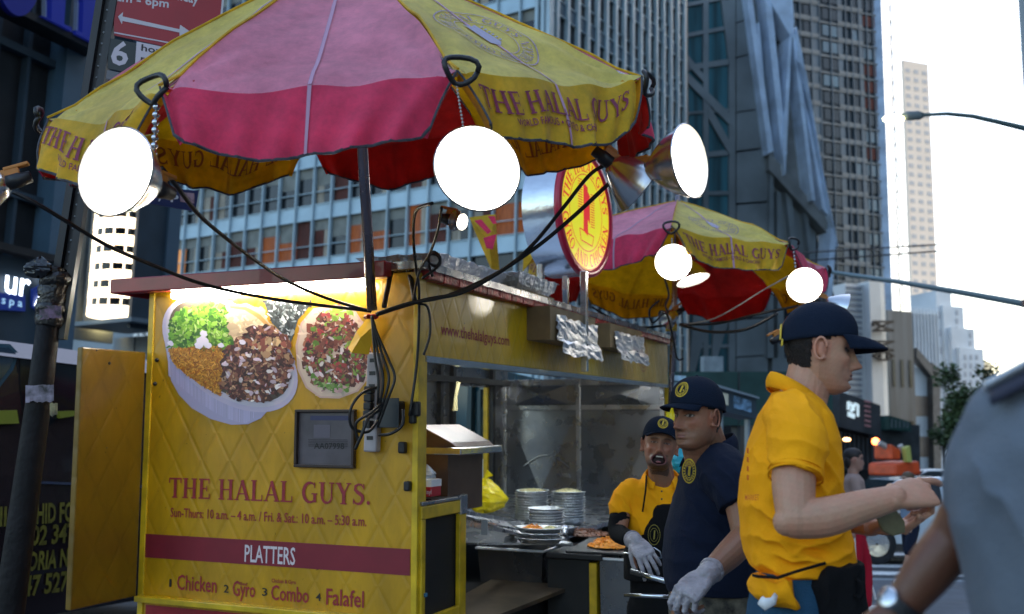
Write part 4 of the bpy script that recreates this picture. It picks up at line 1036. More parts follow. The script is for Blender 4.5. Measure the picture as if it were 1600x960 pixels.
pr.poly([(360, 478), (386, 480), (408, 492), (424, 510), (420, 512), (402, 496), (384, 485), (361, 482)], (.55, .28, .08))
scatter(pr, meat, 300, [(.10, .025, .02), (.18, .05, .03), (.06, .02, .015), (.28, .1, .05)], 3.5, 9)
scatter(pr, meat, 420, [(.05, .015, .015), (.2, .07, .05), (.14, .03, .03), (.28, .1, .07), (.42, .2, .1), (.55, .32, .18), (.07, .02, .02)], 1.2, 5, (.25, .8), nn=9)
scatter(pr, meat, 60, [(.75, .6, .66), (.85, .75, .72), (.7, .52, .6)], 2, 6.5, (.25, .7))
scatter(pr, [(385, 535), (440, 520), (452, 560), (420, 560)], 40, [(.6, .4, .2), (.5, .28, .14), (.3, .08, .05)], 3, 7)
for x, y, r in ((318, 533, 9), (320, 522, 6), (312, 540, 7), (268, 537, 5), (347, 540, 5), (326, 540, 6), (380, 535, 5)): pr.blob(x, y, r, (.82, .74, .85), 12, .8, .3, .15)
pic = pr.mb.build('food_picture', prt, cart)

# ---- permit holder with its sheet ----
ph = thing('permit_holder', 'dark metal permit frame with a faded paper on the yellow cart end', 'permit frame', tuple(cw(*E(515, 690))))
a = E(466, 636); b = E(557, 732); u0, u1, z0, z1 = b[0], a[0], E(515, 731)[2], E(515, 640)[2]
mb = MB(); fr = .014
cbox(mb, u0, u1, -.03, -.002, z0, z0+fr); cbox(mb, u0, u1, -.03, -.002, z1-fr, z1); cbox(mb, u0, u0+fr, -.03, -.002, z0+fr, z1-fr); cbox(mb, u1-fr, u1, -.03, -.002, z0+fr, z1-fr)
mb.build('frame', mat('brown_metal', (.05, .035, .03), .4, .4), ph, bevel=.003)
mb = MB(); cbox(mb, u0+fr, u1-fr, -.010, -.004, z0+fr, z1-fr); sh = mb.build('paper', mat('lilac_paper', (.10, .085, .10), .35, nscale=9, namt=.3), ph)
mb = MB(); etx = lambda s, x0, y0, x1, h: etext(mb, s, x0, y0, x1, y0, h, lift=.011)
etext(mb, 'AA07998', 493, 701, 540, 702, 9, lift=.010)
mb.build('permit_number', mat('permit_ink', (.012, .01, .012), .5), sh)
mb = MB()
def eb(x0, y0, x1, y1, out): 
    a = E(x0, y1); b = E(x1, y0); cbox(mb, b[0], a[0], -out-.001, -out, a[2], b[2])
eb(487, 650, 546, 657, .0105); mb.build('heading_bar', mat('dusk_blue', (.04, .04, .11), .5), sh)
mb = MB(); eb(492, 664, 518, 684, .0105); mb.build('photo_square', mat('dull_lilac', (.13, .11, .14), .5), sh)
mb = MB()
for k in range(5): eb(484, 687+k*2.5, 545, 687.8+k*2.5, .0105)
mb.build('small_print', mat('faint_print', (.05, .04, .05), .5), sh)

# ---- power strip and yellow rag ----
ps = thing('power_strip', 'white power strip hanging upright on the cart end with black plugs', 'power strip', tuple(cw(*E(590, 630))))
mb = MB(); a0 = E(580, 552); a1 = E(605, 552); b0 = E(574, 706)
pA, pB = cw(E(592, 552)[0], -.03, E(592, 552)[2]), cw(E(586, 706)[0], -.03, E(586, 706)[2])
hw = .034; mb.obox(pA-CU*hw-CW*.02, CU*hw*2, CW*.045, pB-pA); mb.build('case', mat('grubby_white', (.42, .38, .40), .4, nscale=8, namt=.3), ps, bevel=.008)
mb = MB()
for k in range(7):
    c = pA.lerp(pB, .1+.13*k); mb.obox(c-CU*.016-CW*.0225, CU*.032, CW*.002, CZ*.018)
mb.build('socket', M['black'], ps)
mb = MB()
for k, t in enumerate((.42, .5, .58, .66, .76)):
    c = pA.lerp(pB, t); mb.obox(c-CU*.02-CW*.06, CU*.04, CW*.037, CZ*.035)
mb.build('plug', M['black'], ps, bevel=.006)
bx = thing('junction_box', 'black weatherproof socket box beside the white power strip', 'socket box', tuple(cw(*E(620, 640))))
mb = MB(); a = E(606, 627); b = E(634, 665); cbox(mb, b[0], a[0], -.075, -.002, b[2], a[2]); mb.build('case', M['black'], bx, bevel=.01)
mb = MB(); cbox(mb, b[0]-.008, a[0]+.008, -.083, -.076, b[2]-.01, a[2]+.012); mb.build('cover', mat('dark_blue_grey', (.03, .04, .05), .3), bx, bevel=.004)
rag = thing('plastic_rag', 'scrap of yellow plastic tied round the foot of the umbrella pole', 'plastic scrap', tuple(cw(*E(575, 530))))
mb = MB(); q = [E(590, 498), E(600, 508), E(585, 555), E(562, 553), E(553, 545), E(570, 520), E(582, 500)]
n = len(q); c = E(578, 530)
mb.add([cw(p[0], -.05-.02*(i % 2), p[2]) for i, p in enumerate(q)]+[cw(c[0], -.085, c[2])], [(i, (i+1) % n, n) for i in range(n)])
mb.build('sheet', mat('thin_yellow_plastic', (.72, .42, .01), .3), rag, solid=.003)
mb = MB(); c = cw(*E(588, 497)); mb.tube([c-CW*.06+CU*.02, c-CW*.08, c-CW*.05-CU*.03, c-CW*.02+CU*.02], .012, 8); mb.build('knot', M['redfoil'], rag)

# ---- things on the roof ----
def foil_heap(name, label, pts, z, h, cat='foil tray', m=None):
    t = thing(name, label, cat, tuple(cw(pts[0][0], pts[0][1], z)))
    us_ = [p[0] for p in pts]; ws_ = [p[1] for p in pts]; g = random.Random(len(label))
    def fn(a, b):
        u = min(us_)+(max(us_)-min(us_))*a; w = min(ws_)+(max(ws_)-min(ws_))*b
        e = min(a, 1-a, b, 1-b); zz = z+(0 if e > .12 else h*(1-e/.12)) + g.uniform(-.006, .006)
        return cw(u+g.uniform(-.006, .006), w+g.uniform(-.006, .006), zz+ (0.012 if e < .02 else 0))
    mb = MB(); mb.grid(fn, 14, 20); mb.build('foil_sheet', m or M['foil'], t, solid=.003); return t
zr = zTop+.024
foil_heap('foil_tray', 'crumpled foil tray lying on the cart roof behind the umbrella pole', [(.06, .35), (.55, 1.25)], zr+.02, .07)
foil_heap('foil_tray', 'bent silver tray with a curled lip on the cart roof left of the round sign', [(.02, 1.3), (.42, 1.95)], zr+.03, .09)
cl = thing('cardboard_flat', 'brown cardboard scrap under the foil on the cart roof', 'cardboard', tuple(cw(.2, 1.7, zr)))
mb = MB(); cbox(mb, -.02, .3, 1.25, 1.75, zr, zr+.02); mb.build('sheet', M['card'], cl)
for i, (x0, x1, y0, y1, lab) in enumerate(((822, 896, 487, 560, 'larger foil covered cardboard vent box hanging on the yellow fascia'), (921, 973, 512, 562, 'smaller foil covered cardboard vent box right of the steel sign post'))):
    a = S(x0, y1); b = S(x1, y0); t = thing('vent_box', lab, 'vent box', tuple(cw(0, a[0], a[2])))
    zc = (a[2]+b[2])/2; zt_ = zF1-.005; zb_ = zF1-.26 if i == 0 else zF1-.23; w0, w1 = a[0], b[0]
    mb = MB(); mb.obox(cw(-.15, w0, zb_+.06), CU*.145, CW*(w1-w0), CZ*(zt_-zb_-.06)); mb.build('box', M['card'], t)
    mb = MB(); g = random.Random(i+5)
    for k in range(1): mb.grid(lambda p, q: cw(-.16-.05*q*(1 if q > .6 else .3)+g.uniform(-.010, .010), w0+.1*(w1-w0)+(w1-w0)*.9*p+g.uniform(-.012, .012), zt_-.05-(zt_-zb_)*(.9)*q+g.uniform(-.012, .012)), 12, 10)
    mb.build('foil_wrap', M['foil'], t, solid=.003)
# ---------------- cloth, umbrellas ----------------
def mat_cloth(name, col, fade=None, nscale=2.2, tr=.35):
    m = mat(name, col, .8, nscale=nscale, namt=.22, bump=.35, bscale=9, sheen=.2); n = m.node_tree; p = n.nodes['Principled BSDF']
    t = n.nodes.new('ShaderNodeBsdfTranslucent'); mx = n.nodes.new('ShaderNodeMixShader'); mx.inputs[0].default_value = tr
    src = p.inputs['Base Color'].links[0].from_socket
    no = n.nodes.new('ShaderNodeTexNoise'); no.inputs['Scale'].default_value = 14; no.inputs['Detail'].default_value = 8; no.inputs['Roughness'].default_value = .75
    tc = n.nodes['Texture Coordinate']; n.links.new(tc.outputs['Object'], no.inputs[0])
    mr = n.nodes.new('ShaderNodeMapRange'); mr.inputs[1].default_value = .35; mr.inputs[2].default_value = .62; mr.inputs[3].default_value = .80; mr.inputs[4].default_value = 1.05; n.links.new(no.outputs['Fac'], mr.inputs[0])
    vm = n.nodes.new('ShaderNodeVectorMath'); vm.operation = 'SCALE'; n.links.new(src, vm.inputs[0]); n.links.new(mr.outputs[0], vm.inputs[3])
    n.links.new(vm.outputs[0], p.inputs['Base Color']); n.links.new(vm.outputs[0], t.inputs[0])
    n.links.new(p.outputs[0], mx.inputs[1]); n.links.new(t.outputs[0], mx.inputs[2]); n.links.new(mx.outputs[0], n.nodes['Material Output'].inputs[0])
    return m
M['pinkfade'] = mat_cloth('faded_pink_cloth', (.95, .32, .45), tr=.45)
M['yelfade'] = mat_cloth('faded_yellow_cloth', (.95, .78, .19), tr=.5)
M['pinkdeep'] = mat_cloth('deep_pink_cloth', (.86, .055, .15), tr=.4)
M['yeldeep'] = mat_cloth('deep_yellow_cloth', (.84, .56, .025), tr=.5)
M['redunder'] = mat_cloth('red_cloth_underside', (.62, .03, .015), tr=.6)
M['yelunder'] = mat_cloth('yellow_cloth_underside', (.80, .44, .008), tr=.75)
M['hem'] = mat('dirty_hem', (.06, .06, .075), .8, nscale=40, namt=.5)
M['seam'] = mat('lilac_seam', (.42, .24, .34), .8)
M['uink'] = mat('purple_red_print', (.20, .02, .06), .7, nscale=30, namt=.3)
M['uink2'] = mat('washed_print', (.34, .25, .30), .8, nscale=20, namt=.3)
M['uink3'] = mat('show_through_print', (.30, .09, .01), .8)
M['pole'] = mat('steel_pole', (.32, .28, .30), .25, .85, nscale=3, namt=.4, rvar=.1)
M['ivory'] = mat('grey_cord', (.45, .42, .40), .6)

def umbrella(label, cx, cy, z0, gx, gy, R0, ang0, colors, apex_h, seed, pole_foot, group, logo_idx=(), flap_len=.205, detail=True):
    """eight panels; vertex k at angle ang0+45k degrees in the levelled cart frame; colors[k] for panel k..k+1"""
    g = random.Random(seed)
    root = thing('market_umbrella', label, 'umbrella', tuple(OW(cx, cy, z0)), group=group)
    cen = Vector((cx, cy, z0)); nrm = Vector((-gx, -gy, 1)).normalized()
    def onp(x, y): return z0+gx*(x-cx)+gy*(y-cy)
    V = []
    for k in range(8):
        a = R(ang0+45*k); x, y = cx+R0*math.cos(a), cy+R0*math.sin(a); V.append(Vector((x, y, onp(x, y))))
    ap = cen+nrm*apex_h
    def panel(k, s, t, lift=0.0):
        """s across the panel 0..1, t from apex 0 to rim 1"""
        a, b = V[k], V[(k+1) % 8]
        e = a.lerp(b, s); p = ap.lerp(e, t)
        sag = 4*s*(1-s)*t*(.045+.02*math.sin(3*t+k)); bow = .05*math.sin(math.pi*t)
        w = .010*math.sin(s*15+t*6+k*2+1.5*math.sin(s*5+t*9))*t*t + .010*math.sin(s*7-t*9+k+math.sin(t*14+s*6))*t
        # small tight folds running out of the corners
        cdist = min(math.hypot(s, 1-t), math.hypot(1-s, 1-t)); w += .020*math.sin(9*math.atan2(1-t+.02, min(s, 1-s)+.02))*max(0, 1-cdist*2.2)*t
        nn = (a-ap).cross(b-ap).normalized(); nn = nn if nn.z > 0 else -nn
        p = p + nn*(bow*.5-sag+w+lift)
        return p
    def flap(k, s, t, lift=0.0):
        a, b = V[k], V[(k+1) % 8]; top = panel(k, min(max(s, 0), 1), 1.0)
        mid = (a+b)/2; out = Vector((mid.x-cx, mid.y-cy, 0)).normalized(); al = (b-a).normalized()
        L = flap_len*(1+.14*math.sin(math.pi*s)) * (1-.10*math.exp(-((s-.0)/.05)**2)-.10*math.exp(-((s-1)/.05)**2))
        inset = .17*t*(1-2*s)*(1 if seed else 1)
        wav = (.026*math.sin(s*9+k*1.7)+.018*math.sin(s*21+k+1.2*math.sin(s*8))+.011*math.sin(s*41+2*k+t*3))*t**.8
        bend = .035*math.sin(t*math.pi*.5)
        p = top + out*(bend+wav+.02*t) + al*inset*(R0*.765)*.5 + Vector((0, 0, -L*t + .012*math.sin(s*13+k)*t*(1-t)*4))
        nn = out
        return p + nn*lift
    TT = lambda p: OW(p.x, p.y, p.z)
    # canopy: outside and inside skin
    mb = MB(); mb.smooth = True
    for k in range(8):
        mb.mi = 0 if colors[k] == 'p' else 1
        mb.grid(lambda s, t: TT(panel(k, s, .02+.98*t)), 24, 24)
        mb.mi = 2 if colors[k] == 'p' else 3
        mb.grid(lambda s, t: TT(panel(k, 1-s, .02+.98*t, -.014)), 24, 24)
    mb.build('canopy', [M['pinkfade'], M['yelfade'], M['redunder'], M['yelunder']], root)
    for k in range(8):
        mb = MB(); mb.smooth = True
        mb.mi = 0; mb.grid(lambda s, t: TT(flap(k, s, t)), 60, 9)
        mb.mi = 1; mb.grid(lambda s, t: TT(flap(k, 1-s, t, -.006)), 60, 9)
        p = colors[k] == 'p'
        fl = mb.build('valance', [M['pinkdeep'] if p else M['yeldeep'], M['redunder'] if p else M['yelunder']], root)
        mb = MB(); mb.tube([TT(flap(k, i/26, 1.0, -.003)) for i in range(27)], .0055, 5)
        mb.tube([TT(flap(k, 0, i/5, -.003)) for i in range(6)], .004, 5); mb.tube([TT(flap(k, 1, i/5, -.003)) for i in range(6)], .004, 5)
        mb.build('hem', M['hem'], fl)
        if not p and detail:
            Wd = (V[(k+1) % 8]-V[k]).length
            ff2 = lambda x, y, l=0: TT(flap(k, x, 1-y, .007+l)); fi2 = lambda x, y, l=0: TT(flap(k, x, 1-y, -.0105-l))
            def ftext(mb, s, fn, s0, s1, y0, h, serif):
                if serif: polys, w = serif2d(s, weight=1.1)
                else: vs, fs, w = text2d(s, .012)
                if serif:
                    for ly, q in polys: mb.add([fn(s0+(s1-s0)*a/w, y0+b*h, ly*.0003) for a, b in q], [(0, 1, 2, 3)])
                else: mb.add([fn(s0+(s1-s0)*a/w, y0+b*h) for a, b in vs], fs)
            mb = MB(); ftext(mb, 'THE HALAL GUYS', ff2, .06, .93, .42, .36, True); mb.build('lettering', M['uink'], fl)
            mb = MB(); ftext(mb, 'WORLD FAMOUS • GYRO & CHICKEN', ff2, .20, .74, .24, .11, False); mb.build('small_lettering', M['uink'], fl)
            mb = MB(); ftext(mb, 'THE HALAL GUYS', fi2, .06, .93, .42, .36, True); mb.build('show_through', M['uink3'], fl)
    # seams in the middle of panels and piping along the ribs
    mb = MB()
    for k in range(8):
        mb.tube([TT(panel(k, 0, .03+.97*i/12, .004)) for i in range(13)], .005, 5)
    mb.build('piping', M['yeldeep'], root)
    mb = MB()
    for k in range(8):
        w = .007
        mb.grid(lambda a, t: TT(panel(k, .5+(a-.5)*2*w/max(.15, t), .05+.95*t, .004)), 1, 14)
        mb.grid(lambda a, t: TT(flap(k, .5+(a-.5)*2*w, t, .004)), 1, 7)
    mb.build('seam', M['seam'], root, smooth=True)
    for k in logo_idx:
        mb = MB()
        fn = lambda x, y, l=0: TT(panel(k, .5+x/max(.2, y), y, .005+l))
        cy_, ry, rx = .70, .17, .20
        for r0_, r1_ in ((1.0, 1.03), (.62, .64)):
            vs = []
            for i in range(49):
                a = 2*math.pi*i/48; vs += [fn(rx*r0_*math.cos(a), cy_+ry*r0_*math.sin(a)), fn(rx*r1_*math.cos(a), cy_+ry*r1_*math.sin(a))]
            mb.add(vs, [(2*i, 2*i+1, 2*i+3, 2*i+2) for i in range(48)])
        def rt(s, mid, sgn, span):
            polys, w = serif2d(s)
            for ly, q in polys:
                out = []
                for a, b in q:
                    t = (a/w-.5)*span
                    if sgn > 0: an = R(mid+t); rr = .94-.26*b*.9
                    else: an = R(mid-t); rr = .68+.24*b*.9
                    out.append(fn(rx*rr*math.cos(an), cy_+ry*rr*math.sin(an), ly*.0003))
                mb.add(out, [(0, 1, 2, 3)])
        def rt2(s, mid, span, top):
            polys, w = serif2d(s)
            for ly, q in polys:
                out = []
                for a, b in q:
                    t = (a/w-.5)*span
                    # y grows towards the rim, so the top of the emblem is at -y
                    if top: an = R(-90+t+mid); rr = .70+.22*b
                    else: an = R(90-t+mid); rr = .92-.22*b
                    out.append(fn(rx*rr*math.cos(an), cy_+ry*rr*math.sin(an), ly*.0003))
                mb.add(out, [(0, 1, 2, 3)])
        rt2('THE HALAL GUYS', 0, 190, True); rt2('GYRO AND CHICKEN', 0, 150, False)
        mb.build('emblem_ring', M['uink2'], root)
        mb = MB()
        mb.add([fn(x*rx, cy_+ry*y) for x, y in ((-.16, -.5), (.0, -.42), (.16, -.5), (.2, .2), (.05, .34), (-.14, .26))], [tuple(range(6))])
        for i in range(6): mb.add([fn(rx*x, cy_+ry*y) for x, y in ((.22, -.4+i*.1), (.3, -.42+i*.1), (.3, -.38+i*.1), (.22, -.36+i*.1))], [(0, 1, 2, 3)])
        mb.build('emblem_figure', mat('washed_blue_print', (.33, .30, .40), .8), root)
    # ribs, struts, hub and pole
    hub = ap.lerp(Vector((pole_foot[0], pole_foot[1], pole_foot[2])), .28)
    for k in range(8):
        mb = MB(); mb.tube([TT(panel(k, 0, .03+.97*i/6, -.018)) for i in range(7)], .006, 6); rb = mb.build('rib', M['pole'], root)
        mb = MB(); mb.tube([TT(hub), TT(panel(k, 0, .52, -.02))], .005, 6); mb.build('strut', M['pole'], rb)
    mb = MB(); mb.tube([TT(hub-nrm*.04), TT(hub+nrm*.04)], .035, 10); mb.build('hub', M['black'], root)
    mb = MB(); foot = Vector(pole_foot); mb.tube([TT(foot), TT(ap+(ap-foot).normalized()*.05)], .0235, 16); mb.build('pole', M['pole'], root, smooth=True)
    mb = MB()
    for k in range(8):
        c = V[k]; out = Vector((c.x-cx, c.y-cy, 0)).normalized(); sd = Vector((-out.y, out.x, 0))
        c2 = c+out*.035+Vector((0, 0, -.005))
        loop = [TT(c2+sd*.055*math.cos(2*math.pi*i/16)*(1-.35*math.sin(2*math.pi*i/16)*-1)+Vector((0, 0, .045*math.sin(2*math.pi*i/16)))+out*.01*math.sin(i)) for i in range(17)]
        mb2 = MB(); mb2.tube(loop, .009, 7); mb2.build('ring', M['cable'], root, smooth=True)
    return root, V, ap, panel, flap
GU = 'big pink and yellow umbrellas over the food carts'
cx1, cy1 = -.64, 4.20
U1, V1, ap1, pan1, flp1 = umbrella('near pink and yellow umbrella that fills the upper left of the picture', cx1, cy1, 2.80, .064, .22, 1.22, -157.5, 'ypypypyp', .66, 1,
    (-.63, 4.50, 1.98), GU, logo_idx=(2,))
U2, V2, ap2, pan2, flp2 = umbrella('farther pink and yellow umbrella above the far end of the cart', 1.37, 8.4, 2.78, -.08, -.06, 1.22, -145, 'pypypypy', .56, 2, (1.34, 8.62, 1.3), GU, logo_idx=(1, 4))

# ---------------- clamp lamps ----------------
M['lens'] = mat('lamp_face_glow', (1, 1, 1), .5, emit=(1, .93, .82), estr=7.0)
M['refl_in'] = mat('reflector_inside', (.62, .61, .58), .3, .5)
M['orange'] = mat('orange_grip', (.45, .16, .02), .5)
def lamp_mesh(root, lit=True, r=.135, long=True):
    mb = MB(); mb.smooth = True
    L = r*1.25
    prof = [(.028, -L), (.036, -L+.004), (.05, -L*.88), (r*.62, -L*.62), (r*.82, -L*.36), (r*.95, -L*.12), (r, -.004), (r*1.02, 0), (r*1.0, .003)]
    mb.lathe(prof, 36); inn = [(a*.965, z+.003) for a, z in prof[1:-1]]
    mb.mi = 1; mb.lathe(inn[::-1], 36)
    mb.build('reflector', [M['alu_lamp'], M['refl_in'] if lit else M['alu_lamp']], root)
    mb = MB(); mb.lathe([(.004, -L-.085), (.022, -L-.083), (.024, -L-.05), (.028, -L-.045), (.028, -L+.004), (.004, -L+.004)], 16); mb.build('socket', M['black'], root, smooth=True)
    if lit:
        mb = MB(); mb.lathe([(.004, -r*.10), (r*.3, -r*.12), (r*.52, -r*.22), (r*.62, -r*.40), (r*.5, -r*.7), (.02, -L*.95)], 36); mb.build('bulb', M['lens'], root, smooth=True)
    else:
        mb = MB(); mb.ball((0, 0, -L*.6), r*.36, n=8); mb.build('bulb', mat('unlit_bulb', (.7, .65, .55), .3), root, smooth=True)
    mb = MB(); mb.box(-.012, .02, -L-.05, .012, .05, -L+.02); mb.box(-.014, .045, -L-.09, .014, .058, -L+.0); mb.build('spring_clamp', M['orange'], root, bevel=.003)
def aim(pos, d, roll=0):
    d = Vector(d).normalized(); q = d.to_track_quat('Z', 'Y').to_matrix().to_4x4()
    return Matrix.Translation(pos) @ q @ Matrix.Rotation(R(roll), 4, 'Z')
GL = 'clamp lamps hanging from the umbrella rims'
def owd(v): return TC @ Vector(v)
lamps = [
 (180, 268, 2.84, (-.33, -.93, .05), .134, True, 'large lit clamp lamp hanging under the left corner of the near umbrella'),
 (746, 263, 3.00, (.30, -.93, .10), .138, True, 'large lit clamp lamp hanging at the right end of the pink panel'),
 (1078, 252, 3.75, (.78, -.62, .02), .145, True, 'lit clamp lamp turned right beyond the near umbrella tip'),
 (1052, 410, 7.1, (-.05, -1, -.02), .132, True, 'round lit clamp lamp facing forward at the left end of the far yellow valance'),
 (1083, 438, 7.4, (.25, -.22, -.94), .130, True, 'lit clamp lamp pointing down against the red underside of the far umbrella'),
 (1257, 446, 7.3, (-.28, -.93, -.12), .130, True, 'round lit clamp lamp below the right corner of the far yellow valance'),
 (722, 347, 4.6, (.80, -.55, -.25), .040, True, 'very small lit lamp just below the large middle lamp'),
 (1000, 292, 3.95, (.80, .22, -.58), .125, False, 'unlit aluminium clamp lamp showing its ribbed back beside the round sign'),
 (1318, 483, 7.5, (.86, -.05, -.32), .120, False, 'unlit aluminium clamp lamp above the cap of the man in yellow'),
 (1243, 514, 6.9, (.85, .2, .45), .100, False, 'unlit bronze toned clamp lamp behind the cap strap of the man in yellow'),
 (1040, 500, 8.2, (-.75, -.3, -.45), .090, False, 'small unlit aluminium lamp tangled in cables by the far cart pole'),
 (-48, 303, 3.6, (-.95, -.2, -.35), .110, False, 'unlit dark clamp lamp cut by the left edge of the picture'),
]
protoL = {}
LP = []
for px, py, Y, d, r, lit, lab in lamps:
    pos = P(px, py, Y); Mx = aim(pos, owd(d))
    t = thing('clamp_lamp', lab, 'lamp', M=Mx @ Matrix.Identity(4), group=GL); ROOTM[t.name] = Mx.copy()
    # parts are modelled in the lamp's own frame
    save = ROOTM[t.name]; ROOTM[t.name] = Matrix.Identity(4); lamp_mesh(t, lit, r)
    for c in kids(t): ROOTM[c.name] = save
    ROOTM[t.name] = save; LP.append((t, pos, Mx, r))
def chain(name, label, a, b, n, m, r=.010, cat='chain'):
    a, b = Vector(a), Vector(b); mb = MB(); mb.smooth = True
    for i in range(n): mb.ball(a.lerp(b, (i+.5)/n), r, n=5)
    mb.tube([a, b], r*.25, 4); o = mb.build(name, m); tag(o, label, cat)
chain('hanging_chain', 'ball chain between the left umbrella ring and the large left lamp', OW(*(V1[1]+Vector((0, -.03, -.05)))), P(240, 245, 3.06), 7, M['steel_br'], .012)
chain('lamp_string', 'pale cord from the umbrella ring down to the large middle lamp', OW(*(V1[2]+Vector((0, -.03, -.05)))), P(724, 200, 3.03), 12, M['ivory'], .004, 'cord')
chain('hanging_chain', 'short chain from the far umbrella ring to the round lamp in front', P(1050, 372, 7.15), P(1050, 390, 7.15), 5, M['steel_br'], .008)
chain('hanging_chain', 'short chain above the right lamp of the far umbrella', P(1240, 392, 7.35), P(1243, 420, 7.35), 5, M['steel_br'], .010)

# ---------------- cables ----------------
def cable(label, pts, r=.008, m=None, name='power_cable', cat='cable'):
    pp = [P(x, y, d) for x, y, d in pts]
    # smooth through the points (Catmull-Rom)
    out = []
    for i in range(len(pp)-1):
        p0, p1, p2, p3 = pp[max(i-1, 0)], pp[i], pp[i+1], pp[min(i+2, len(pp)-1)]
        for k in range(6):
            t = k/6; out.append(.5*((2*p1)+(p2-p0)*t+(2*p0-5*p1+4*p2-p3)*t*t+(-p0+3*p1-3*p2+p3)*t**3))
    out.append(pp[-1]); mb = MB(); mb.tube(out, r, 6); o = mb.build(name, m or M['cable'], smooth=True); tag(o, label, cat); return o
cable('black cable running from the left edge lamp across the hotel wall to the pole foot', [(20, 300, 3.6), (60, 320, 3.65), (110, 350, 3.75), (170, 385, 3.9), (240, 415, 4.1), (320, 445, 4.3), (430, 468, 4.42), (578, 486, 4.5)])
cable('black cable from the large left lamp down to the pole foot', [(252, 262, 3.12), (275, 290, 3.2), (310, 335, 3.4), (350, 370, 3.6), (400, 408, 3.9), (450, 440, 4.2), (510, 466, 4.4), (580, 487, 4.5)])
cable('black cable from the aluminium lamp in front of the round sign to the pole foot', [(945, 258, 4.0), (920, 275, 4.05), (880, 325, 4.15), (830, 385, 4.25), (780, 425, 4.35), (700, 462, 4.42), (640, 474, 4.47), (590, 490, 4.5)], .009)
cable('lower black cable crossing the round sign towards the right hand lamp', [(1012, 243, 3.9), (960, 280, 4.0), (900, 335, 4.15), (840, 385, 4.25), (770, 432, 4.35), (720, 458, 4.4), (660, 470, 4.46), (588, 492, 4.52)], .010)
cable('cable hanging from the middle lamp socket beside the pole', [(675, 318, 3.6), (650, 330, 3.9), (646, 370, 4.2), (650, 420, 4.4), (655, 460, 4.5), (652, 560, 4.55), (640, 650, 4.55)], .007)
cable('second cable looping down from the middle lamp to the cart corner', [(690, 325, 3.6), (684, 360, 3.9), (672, 395, 4.2), (655, 425, 4.4), (648, 470, 4.5), (668, 480, 4.5), (672, 520, 4.5), (662, 555, 4.5)], .006)
for i, (x0, w) in enumerate(((582, -4), (586, 2), (590, 9), (594, 16))):
    cable(['first', 'second', 'third', 'fourth'][i]+' black flex from the left between pole foot and power strip',
      [(581, 494, 4.5), (584+w*.3, 520, 4.48), (590+w, 560, 4.46), (596+w*1.3, 590, 4.45), (594+w*.8, 622, 4.46), (590, 632+i*12, 4.5)], .006)
cable('wide black loop left of the power strip', [(592, 605, 4.5), (565, 615, 4.42), (548, 640, 4.4), (550, 668, 4.42), (575, 675, 4.46), (592, 655, 4.5)], .007)
cable('thick black flex curling down left below the power strip sockets', [(594, 640, 4.48), (575, 655, 4.43), (565, 680, 4.42), (555, 702, 4.44)], .008)
cable('black flex crossing diagonally over the lower power strip', [(600, 628, 4.48), (580, 645, 4.42), (556, 662, 4.42), (560, 690, 4.44)], .007)
cable('black flex from the power strip to the socket box', [(592, 680, 4.48), (610, 678, 4.44), (628, 665, 4.44), (630, 640, 4.46)], .007)
cable('coiled cable standing on the cart corner', [(676, 432, 4.55), (668, 405, 4.55), (678, 394, 4.5), (688, 404, 4.5), (682, 416, 4.55), (670, 410, 4.55), (672, 398, 4.5), (684, 400, 4.48), (686, 415, 4.5), (660, 435, 4.55)], .007)
cable('dark cable bundle draped over the red roof lip', [(648, 470, 4.5), (640, 430, 4.6), (625, 415, 4.65), (612, 425, 4.6), (606, 450, 4.5), (600, 480, 4.45)], .012)
cable('long black cable sagging right of the far pole', [(1062, 508, 8.3), (1110, 519, 7.9), (1165, 515, 7.5), (1215, 490, 7.3)], .012)
cable('thin black cable above the sagging one right of the far pole', [(1062, 507, 8.3), (1120, 506, 8.0), (1180, 492, 7.6), (1248, 478, 7.4)], .010)
cable('thin pale wire rising from the far pole to the right lamp', [(1062, 508, 8.3), (1110, 500, 8.0), (1150, 480, 7.7), (1190, 455, 7.5), (1235, 430, 7.35)], .006, M['ivory'])
cable('black cable in front of the grid block left of the far pole', [(925, 480, 7.6), (960, 500, 7.9), (1000, 512, 8.1), (1045, 508, 8.3)], .010)
cable('thin cable drooping from the round front lamp to the far pole', [(1035, 425, 7.2), (1045, 460, 7.6), (1040, 480, 8.0), (1052, 500, 8.3)], .008)
cable('cable loop by the small unlit lamp at the far pole', [(1030, 470, 7.8), (1015, 485, 7.9), (1020, 505, 8.0), (1040, 490, 8.0), (1050, 520, 8.2), (1058, 560, 8.3), (1068, 560, 8.3)], .008)

# ---------------- round illuminated sign on posts ----------------
sgC = P(915, 333, 6.55); ax = (CU*-1 + CW*-.10 + CZ*.01).normalized()
sx = ax.cross(CZ).normalized(); sx = sx if sx.dot(CW) > 0 else -sx; sy = CZ
rs = thing('round_sign', 'round yellow and red illuminated sign with steel drum on posts above the cart', 'sign', tuple(sgC))
RS = .425; HT = .13
Ms = Matrix.Translation(sgC) @ Matrix(((sx.x, sy.x, ax.x, 0), (sx.y, sy.y, ax.y, 0), (sx.z, sy.z, ax.z, 0), (0, 0, 0, 1)))
mb = MB(); mb.lathe([(RS*.99, -HT*2), (RS*.99, -.02)], 56, Ms); mb.lathe([(.01, -HT*2), (RS*.99, -HT*2)], 56, Ms); mb.build('drum', M['steel_br'], rs, smooth=True)
mb = MB(); mb.lathe([(RS*.99, -.03), (RS*1.02, -.02), (RS*1.02, .012), (RS*.93, .016), (RS*.90, .0)], 56, Ms); mb.build('red_rim', mat('red_sign_rim', (.45, .01, .04), .3), rs, smooth=True)
sf = lambda x, y, l=0: Ms @ Vector((x, y, .003+l))
flip = 1 if sx.cross(sy).dot(ax) > 0 else -1
